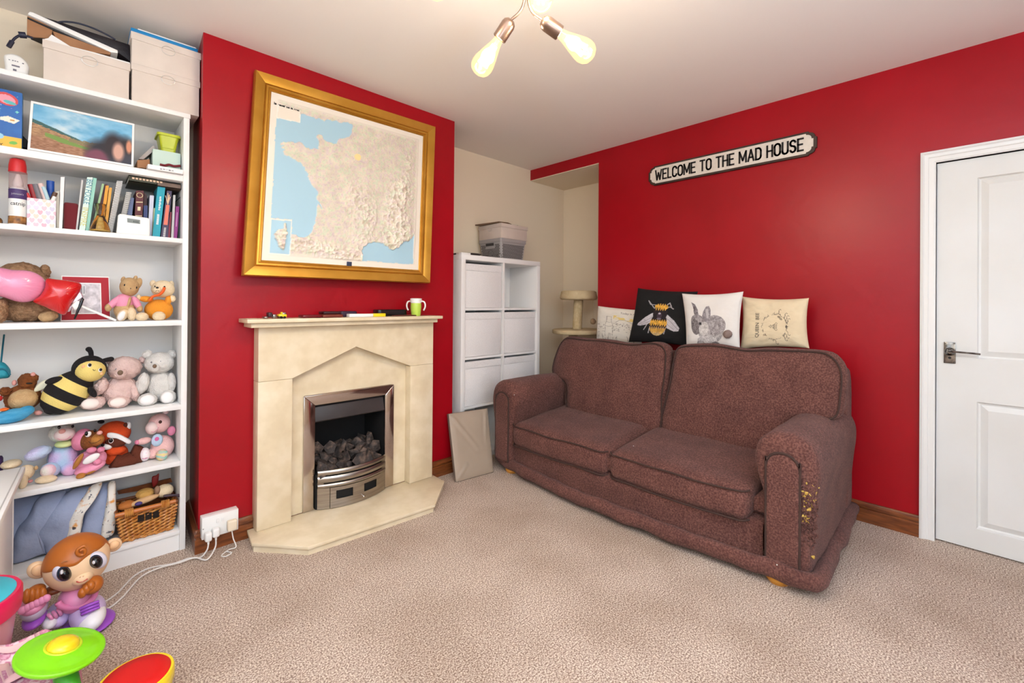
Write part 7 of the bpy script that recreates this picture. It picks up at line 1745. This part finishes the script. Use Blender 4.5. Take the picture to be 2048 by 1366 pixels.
# hair cap: a shell over the crown with a rounded hairline
Mh = Matrix.Translation(hc) @ Euler((0, R(-14), 0)).to_matrix().to_4x4()
def hair_f(u, v):
    a = 2*math.pi*u; fx, fy = math.cos(a), math.sin(a)
    front = max(0, -fy)
    lim = 0.31-0.05*math.exp(-((fx-0.02)/0.20)**2)*front+0.05*math.exp(-((abs(fx)-0.5)/0.25)**2)*front
    if fy > -0.15: lim = lim+(-0.35-lim)*min(1, (fy+0.15)/0.5)
    lim -= 0.06*abs(fx)**6
    th = math.acos(max(-1, min(1, lim)))*v
    s_ = 1.03 if v < 0.999 else 0.985
    return Mh @ Vector((hr[0]*s_*math.sin(th)*fx, 0.0925*s_*math.sin(th)*fy, hr[1]*s_*math.cos(th)))
bm = gridf(96, 24, lambda u, v: hair_f(u, v*24/23 if v < 0.97 else 1.0))
bmesh.ops.remove_doubles(bm, verts=bm.verts, dist=1e-5)
put('hair', bm, m_mbr, hd, angle=180)
put('hair_curl', tube([(0.0376, 2.268, 0.3289), (0.0318, 2.268, 0.3327), (0.0178, 2.268, 0.3263), (0.0148, 2.268, 0.3145), (0.0227, 2.268, 0.3027), (0.0337, 2.268, 0.3028), (0.0358, 2.268, 0.3138), (0.0304, 2.268, 0.3215), (0.0241, 2.268, 0.3183)], 0.0058, 8, 6), m_mbr, hd, angle=180)
for e, ei, rt in ((((-0.0869, 2.385, 0.2438), (0.0266, 0.0341)), ((-0.0841, 2.368, 0.2483), (0.0186, 0.0226)), -30), (((0.1209, 2.395, 0.2543), (0.0258, 0.0268)), ((0.1212, 2.38, 0.2591), (0.0178, 0.0171)), -25)):
    r_ = part('ear', mk, m_mpe, e, 0.018, rt); part('ear_inside', mk, mat('deep peach plastic', (232, 186, 140), 0.4), ei, 0.012, rt, parent=r_)
for e1, e2, e3, e4 in ((((-0.0203, 2.292, 0.2471), (0.0257, 0.0362)), ((-0.0171, 2.28, 0.2476), (0.0195, 0.0284)), ((-0.0155, 2.273, 0.2492), (0.0152, 0.0241)), ((-0.0236, 2.262, 0.2637), (0.0051, 0.0068))), (((0.0701, 2.294, 0.2558), (0.0252, 0.0369)), ((0.0668, 2.283, 0.2568), (0.0184, 0.0268)), ((0.0673, 2.276, 0.2587), (0.0151, 0.0232)), ((0.0598, 2.264, 0.2649), (0.0049, 0.0071)))):
    s_ = part('eye_socket', mk, mat('pale lilac grey', (214, 208, 220), 0.4), e1, 0.020, -30)
    w_ = part('eye', mk, mat('dark blue iris', (22, 44, 66), 0.15), e2, 0.020, -20)
    part('pupil', mk, m_eye, e3, 0.021, -20, parent=w_); part('catchlight', mk, mat('grey white dot', (214, 212, 216), 0.3), e4, 0.014, parent=w_)
part('snout', mk, m_mpe, ((0.03, 2.3, 0.2096), (0.0336, 0.0274)), 0.040, -14)
put('mouth', tube([(0.014, 2.262, 0.2137), (0.0218, 2.262, 0.2073), (0.0328, 2.262, 0.2069), (0.0439, 2.262, 0.2109)], 0.0022, 6, 5), mat('mouth red', (190, 84, 70), 0.5), mk)
put('nostrils', join(*[ball(p, 0.0022, u=8, v=6) for p in [(0.0238, 2.26, 0.2264), (0.032, 2.26, 0.2264)]]), mat('deep peach plastic', (232, 186, 140), 0.4), mk)
for pts in ([(-0.0258, 2.272, 0.2914), (-0.0174, 2.272, 0.294), (-0.0097, 2.272, 0.2918)], [(0.0552, 2.276, 0.2997), (0.0627, 2.276, 0.303), (0.0692, 2.276, 0.3032)]): put('eyebrow', tube(pts, 0.0014, 5, 4), mat('brow brown', (150, 96, 50), 0.5), mk)
part('body', mk, m_mpk, ((0.0167, 2.36, 0.1122), (0.0536, 0.0497)), 0.070, -14)
put('belt', tube([(-0.0332, 2.298, 0.1426), (-0.0224, 2.298, 0.1225), (0.0024, 2.298, 0.1066), (0.0341, 2.298, 0.1006), (0.0598, 2.298, 0.1154), (0.0662, 2.298, 0.1371)], 0.010, 8, 5), mat('deep pink plastic', (222, 126, 170), 0.4), mk, angle=180)
part('arm', mk, mat('dark brown plastic', (128, 62, 24), 0.4), ((-0.0455, 2.37, 0.1597), (0.0341, 0.0151)), 0.026, -4)
h_ = part('hand', mk, m_mbr, ((-0.0899, 2.34, 0.1877), (0.0265, 0.0197)), 0.034, -8)
for k_ in range(4): put('finger', ball([(-0.1105, 2.315, 0.1909), (-0.0978, 2.315, 0.1869), (-0.085, 2.315, 0.1828), (-0.0721, 2.315, 0.1787)][k_], (0.012, 0.016, 0.026)), m_mbr, h_, angle=180)
h_ = part('hand', mk, m_mbr, ((0.0584, 2.285, 0.171), (0.0314, 0.0294)), 0.036, -42)
for k_ in range(3): put('finger', ball([(0.03, 2.258, 0.1666), (0.0412, 2.258, 0.1746), (0.0526, 2.258, 0.1827)][k_], (0.013, 0.014, 0.018)), m_mbr, h_, angle=180)
s_ = part('shoe', mk, m_mli, ((0.0462, 2.33, 0.0546), (0.0527, 0.0488)), 0.085, -22)
part('toe_cap', mk, m_mwh, ((0.0554, 2.295, 0.0476), (0.0431, 0.0375)), 0.072, -24, parent=s_)
for k_ in range(3): put('lace', tube([Vector(a)+Vector((0, -0.002, 0)) for a in [[(0.0248, 2.262, 0.1108), (0.046, 2.252, 0.1187), (0.0739, 2.262, 0.1151)], [(0.0268, 2.262, 0.0994), (0.0477, 2.252, 0.1075), (0.075, 2.262, 0.1039)], [(0.0287, 2.262, 0.0881), (0.0494, 2.252, 0.0963), (0.0761, 2.262, 0.0928)]][k_]], 0.0056, 6, 5), m_mpu, s_, angle=180)
put('sole', ball((((0.0462, 2.33, 0.0546), (0.0527, 0.0488))[0][0], 2.325, 0.012), (0.080, 0.092, 0.012)), m_mpu, s_, angle=180)
s_ = part('shoe', mk, m_mli, ((-0.0324, 2.38, 0.0582), (0.0378, 0.0348)), 0.070, 10)
part('toe_cap', mk, m_mwh, ((-0.0533, 2.345, 0.0662), (0.0237, 0.0209)), 0.055, 6, parent=s_)
for k_ in range(3): put('lace', tube([[(-0.0584, 2.325, 0.0982), (-0.0511, 2.31, 0.0915), (-0.0466, 2.318, 0.0754)], [(-0.0464, 2.325, 0.102), (-0.0397, 2.31, 0.0955), (-0.0358, 2.318, 0.0796)], [(-0.0343, 2.325, 0.1058), (-0.0282, 2.31, 0.0995), (-0.0248, 2.318, 0.0839)]][k_], 0.0056, 6, 4), m_mpk, s_, angle=180)
# cupcake shaped toy held by the monkey
ccx = plush('cupcake_toy', 'pink and lilac cupcake toy under the hand of the monkey', 'toy', ((-0.0942, 2.35, 0.1242), (0.0295, 0.0343)), 0)
part('cup', ccx, mat('lilac grey plastic', (196, 184, 206), 0.4), ((-0.0934, 2.35, 0.1247), (0.036, 0.0352)), 0.062, -12)
tp_ = part('icing', ccx, m_mpk, ((-0.0946, 2.348, 0.1425), (0.036, 0.0283)), 0.064, -14)
for k_ in range(6): put('scallop', ball([(-0.1196, 2.295, 0.1558), (-0.1083, 2.295, 0.1588), (-0.097, 2.295, 0.1618), (-0.0855, 2.295, 0.1648), (-0.074, 2.295, 0.1679), (-0.0623, 2.295, 0.171)][k_], (0.012, 0.010, 0.014)), m_mpk, tp_, angle=180)
part('rim', ccx, m_mpu, ((-0.0925, 2.35, 0.0883), (0.0331, 0.0189)), 0.070, -16)
# pink bucket with turquoise lid
bk_ = thing('toy_bucket', 'pink toy bucket with a turquoise lid and purple handle at the left edge', 'bucket', (-0.285, 2.10, 0))
bX, bY = -0.262, 2.08
rimz = (-0.1095, 2.1, 0.3225)[2]
rimx = (-0.107, 2.1, 0.3365)[0]
rr_ = rimx-bX
put('pail', lathe([(0, 0), (rr_*0.72, 0), (rr_*0.74, 0.01), (rr_*0.93, rimz-0.03), (0, rimz-0.03)], (bX, bY, 0.001), n=40), mat('clear pink plastic', (236, 160, 170), 0.25, trans=0.15), bk_)
put('rim', lathe([(rr_*0.90, rimz-0.045), (rr_*0.985, rimz-0.040), (rr_, rimz-0.02), (rr_, rimz+0.012), (rr_*0.97, rimz+0.020), (rr_*0.90, rimz+0.018), (rr_*0.90, rimz-0.045)], (bX, bY, 0), n=48, cap=False), mat('raspberry plastic', (226, 30, 84), 0.3), bk_)
ld = put('lid', lathe([(0, rimz+0.008), (rr_*0.91, rimz+0.008), (rr_*0.91, rimz+0.020), (rr_*0.88, rimz+0.022), (0, rimz+0.024)], (bX, bY, 0), n=48), mat('turquoise plastic', (64, 190, 206), 0.3), bk_)
for a, b, c_ in ((0.05, -0.03, 0.018), (0.045, 0.04, 0.014), (-0.01, -0.055, 0.02)): put('shape_hole', cyl((bX+a, bY+b, rimz+0.0242), (bX+a, bY+b, rimz+0.0252), c_, n=20), mat('deep teal plastic', (14, 74, 92), 0.5), ld)
put('handle', tube([(bX+0.075*math.cos(R(a)), bY-0.01-0.02*math.sin(R(a)), rimz+0.022+0.075*math.sin(R(a))) for a in range(0, 181, 15)], 0.010, 10, 3, ry=0.006), m_mpu, bk_, angle=180)
put('handle_grip', ball((bX, bY-0.02, rimz+0.060), (0.055, 0.035, 0.030)), mat('navy plastic', (28, 40, 92), 0.3), bk_, angle=180)
# floral dress heap
dr_ = thing('floral_dress', 'pink floral child\'s dress heaped on the carpet behind the green toy', 'dress', (-0.20, 1.90, 0))
m_fl = mat('pink floral cotton', (226, 168, 190), 0.85, c2=(240, 206, 214), c3=(204, 120, 150), mscale=70, mdetail=3, lo=0.36, hi=0.60)
m_flp = mat('plain pink cotton', (238, 186, 186), 0.85, bump=0.1, bscale=40)
def heap(u, v):
    x = -0.55+0.60*u; y = 1.66+0.28*v
    e = min(u, (1-u)*0.45, v, (1-v)*4); s = min(1, e/0.08)
    z = (0.15+0.17*v)*math.sqrt(max(0, s))*(0.82+0.4*noise.noise(Vector((x*7, y*7, 0))))
    z += 0.014*s*math.sin(34*x+14*y+3*noise.noise(Vector((x*5, y*5, 2))))
    d_ = math.hypot(x-0.012, y-1.70)
    if math.hypot(x+0.018, y-1.80) < 0.13: z = min(z, 0.165)
    if y < 1.80: z *= min(1, max(0, (d_-0.055)/0.05))
    return (x+0.03*noise.noise(Vector((x*6, y*6, 5))), y+0.03*noise.noise(Vector((x*6, y*6, 8))), max(0.003, z))
put('skirt', gridf(70, 64, heap), m_fl, dr_, angle=180)
def sash(pts, w_):
    P = smooth_path([Vector((a, b, 0)) for a, b in pts], 8)
    def g(u, v):
        k_ = min(int(u*(len(P)-1)), len(P)-2); p = P[k_].lerp(P[k_+1], u*(len(P)-1)-k_); d = (P[k_+1]-P[k_]).normalized()
        q = p+Vector((-d.y, d.x, 0))*(v-0.5)*2*w_*(0.75+0.25*math.sin(u*7))
        z = heap((q.x+0.55)/0.60, min(0.97, max(0, (q.y-1.66)/0.28)))[2]
        return (q.x, q.y, z+0.008+0.010*math.sin(math.pi*v)+0.004*math.sin(u*17))
    put('sash', gridf(40, 6, g), m_flp, dr_, angle=180)
sash([(-0.45, 1.86), (-0.30, 1.865), (-0.16, 1.86), (-0.06, 1.885)], 0.026)
sash([(-0.45, 1.915), (-0.25, 1.918), (-0.12, 1.915), (0.0, 1.918)], 0.013)
sash([(-0.40, 1.72), (-0.22, 1.73), (-0.12, 1.725), (-0.06, 1.74)], 0.018)
# lime green spinning dish toy
GC = Vector((-0.0182, 1.80, 0.2385)); gn = Vector((0.274, -0.102, 1.0)).normalized()
gt = thing('green_spinner', 'lime green plastic dish on a stalk with a yellow centre', 'toy', (0.03, 1.60, 0))
m_lg = mat('lime green plastic', (132, 216, 22), 0.28, coat=0.3)
RD = 0.0972
put('dish', lathe([(0, -0.034), (0.03, -0.033), (RD*0.6, -0.026), (RD*0.90, -0.014), (RD*0.985, -0.006), (RD, 0.0), (RD*0.985, 0.004), (RD*0.94, 0.003), (RD*0.75, 0.007), (RD*0.50, 0.015), (0, 0.018)], GC, gn, 64), m_lg, gt, angle=180)
put('button', lathe([(0.036, 0.012), (0.035, 0.019), (0.030, 0.027), (0.018, 0.033), (0, 0.035)], GC, gn, 40), mat('yellow plastic', (240, 208, 30), 0.25, coat=0.3), gt, angle=180)
put('button_ring', lathe([(0.042, 0.0135), (0.041, 0.0175), (0.037, 0.0185), (0.034, 0.014)], GC, gn, 48, cap=False), mat('yellow green plastic', (196, 214, 40), 0.3), gt, angle=180)
gb_ = Vector((0.032, 1.60, 0.0))
put('stalk', tube([GC-gn*0.030+Vector((0.012, -0.01, 0)), GC.lerp(gb_, 0.5), gb_+Vector((0, 0, 0.01))], 0.026, 16, 4), mat('dark green plastic', (60, 146, 30), 0.35), gt, angle=180)
put('foot', lathe([(0, 0), (0.052, 0), (0.055, 0.008), (0.03, 0.028), (0, 0.03)], gb_, n=36), mat('dark green plastic', (60, 146, 30), 0.35), gt)
# red and yellow drum
dc = (0.1409, 1.7358, 0.115)
dm = thing('toy_drum', 'round toy drum with a red top and yellow rim on the carpet', 'toy', (dc[0], dc[1], 0))
dR = 0.5*abs((0.227, 1.6584, 0.115)[0]-(0.0536, 1.8245, 0.115)[0])*1.06
dcx, dcy = dc[0], (0.1473, 1.82, 0.12)[1]-dR
put('shell', lathe([(0, 0), (dR*0.90, 0), (dR*0.92, 0.01), (dR*0.95, 0.085), (0, 0.085)], (dcx, dcy, 0), n=56), mat('yellow plastic', (240, 208, 30), 0.25), dm)
put('rim', lathe([(dR*0.94, 0.080), (dR, 0.086), (dR*1.0, 0.112), (dR*0.97, 0.120), (dR*0.90, 0.120), (dR*0.90, 0.080)], (dcx, dcy, 0), n=64, cap=False), mat('yellow plastic', (240, 208, 30), 0.25), dm, angle=60)
put('drum_skin', lathe([(0, 0.127), (dR*0.5, 0.1265), (dR*0.86, 0.124), (dR*0.905, 0.119), (dR*0.905, 0.10)], (dcx, dcy, 0), n=64, cap=False), mat('red rubber', (212, 22, 20), 0.4), dm, angle=60)

# ================================================================ on the mantel
mz_ = 1.143
m_cup = mat('lime cup', (186, 214, 84), 0.35); 
cxp, cyp = 1.598, 2.535
cu = thing('toddler_cup', 'lime green toddler cup with two white handles on the mantel', 'cup', (cxp, cyp, mz_))
put('cup', lathe([(0, 0), (0.028, 0), (0.030, 0.004), (0.035, 0.060), (0.034, 0.078), (0.032, 0.088), (0, 0.088)], (cxp, cyp, mz_), n=36), m_cup, cu)
put('collar', lathe([(0.033, 0.083), (0.036, 0.090), (0.036, 0.100), (0.033, 0.104)], (cxp, cyp, mz_), n=36, cap=False), m_pl, cu)
put('lid', lathe([(0, 0.114), (0.030, 0.115), (0.0375, 0.112), (0.0375, 0.104), (0.030, 0.102), (0, 0.102)], (cxp, cyp, mz_), n=36), m_pl, cu)
hx = Vector((0.7, -0.7, 0)).normalized()
for s_ in (-1, 1):
    put('handle', tube([Vector((cxp, cyp, mz_))+hx*s_*a+Vector((0, 0, b)) for a, b in ((0.034, 0.096), (0.052, 0.092), (0.060, 0.075), (0.059, 0.055), (0.050, 0.036))], 0.0052, 8, 5), m_pl, cu, angle=180)
def mslab(label, name, x0, x1, y0, y1, h, col, rough=0.4, z=mz_, cat='case', bev=0.003):
    return put(name, soft(x0, y0, z, x1, y1, z+h, min(h*0.45, 0.005), n=4), mat('mantel %d %d %d' % col, col, rough), label=label, cat=cat, angle=180)
mX = lambda p: None
g_ = {40: 0.6085, 180: 0.6731, 330: 0.7453, 350: 0.7552, 440: 0.8003, 590: 0.8783, 780: 0.9824, 800: 0.9937, 980: 1.0988, 990: 1.1049, 1040: 1.1353, 1140: 1.1976, 1270: 1.2818, 1280: 1.2885, 1390: 1.363, 1345: 1.3322, 1640: 1.5434, 1500: 1.4404, 1690: 1.5814, 1700: 1.5891}
mslab('flat beige card at the left end of the mantel', 'loyalty_card', g_[40], g_[180], 2.50, 2.56, 0.003, (206, 178, 150), cat='card')
ky = thing('key_bunch', 'bunch of keys on the left of the mantel', 'keys', (g_[180]+0.05, 2.53, mz_))
for i in range(5):
    a = g_[180]+0.016+0.022*i
    put('key', soft(a, 2.50+0.008*(i % 3), mz_+0.001+0.006*(i % 2), a+0.020, 2.545+0.005*(i % 2), mz_+0.012+0.010*((i*2) % 3), 0.004, n=3), mat('key metal', (150, 140, 136), 0.25, metal=0.9) if i % 2 == 0 else mat('dark fob', (58, 34, 40), 0.4), ky, angle=180)
put('ring', tube([(g_[180]+0.07+0.016*math.cos(R(a)), 2.52+0.016*math.sin(R(a)), mz_+0.010) for a in range(0, 360, 30)], 0.0014, 6, 2, True), mat('key metal', (150, 140, 136), 0.25, metal=0.9), ky)
ye = thing('yellow_keyring', 'small yellow toy car keyring on the mantel', 'keyring', (g_[350]+0.035, 2.53, mz_))
put('body', soft(g_[350]+0.004, 2.505, mz_+0.004, g_[440], 2.545, mz_+0.024, 0.008, n=5), mat('yellow plastic', (240, 208, 30), 0.25), ye, angle=180)
put('cabin', soft(g_[350]+0.018, 2.512, mz_+0.022, g_[440]-0.018, 2.540, mz_+0.034, 0.005, n=4), mat('yellow plastic', (240, 208, 30), 0.25), ye, angle=180)
for a in (g_[350]+0.016, g_[440]-0.014): put('wheel', cyl((a, 2.500, mz_+0.006), (a, 2.550, mz_+0.006), 0.006, n=14), m_eye, ye)
mslab('dark red glossy phone case lying flat on the mantel', 'phone_case', g_[590], g_[780], 2.505, 2.58, 0.017, (104, 18, 26), 0.25)
mslab('brown leather wallet in the middle of the mantel', 'wallet', g_[800]-0.010, g_[980], 2.50, 2.59, 0.018, (112, 44, 30), 0.5, cat='wallet')
mslab('dark purse resting on the brown wallet', 'purse', g_[800], g_[980]-0.005, 2.515, 2.595, 0.016, (52, 14, 20), 0.5, z=mz_+0.0185, cat='purse')
mslab('dark plum pouch behind the white box on the mantel', 'pouch', g_[990]+0.004, g_[1140]+0.010, 2.558, 2.62, 0.034, (54, 30, 54), 0.5, cat='pouch')
wb_ = thing('tape_box', 'white and yellow slim box on the mantel', 'box', (g_[1140], 2.52, mz_))
put('white_half', box(g_[1040], 2.500, mz_+0.0005, g_[1270], 2.545, mz_+0.019, 0.002), m_pl, wb_); put('yellow_half', box(g_[1270]+0.0005, 2.500, mz_+0.0005, g_[1390], 2.545, mz_+0.020, 0.002), mat('yellow plastic', (240, 208, 30), 0.25), wb_)
mslab('thick black sunglasses case toward the right of the mantel', 'glasses_case', g_[1345]+0.010, g_[1640], 2.555, 2.625, 0.042, (20, 18, 20), 0.25)
mslab('slim brown pen box in front of the black case', 'pen_box', g_[1500]-0.02, g_[1690], 2.500, 2.535, 0.008, (92, 48, 34), 0.5)
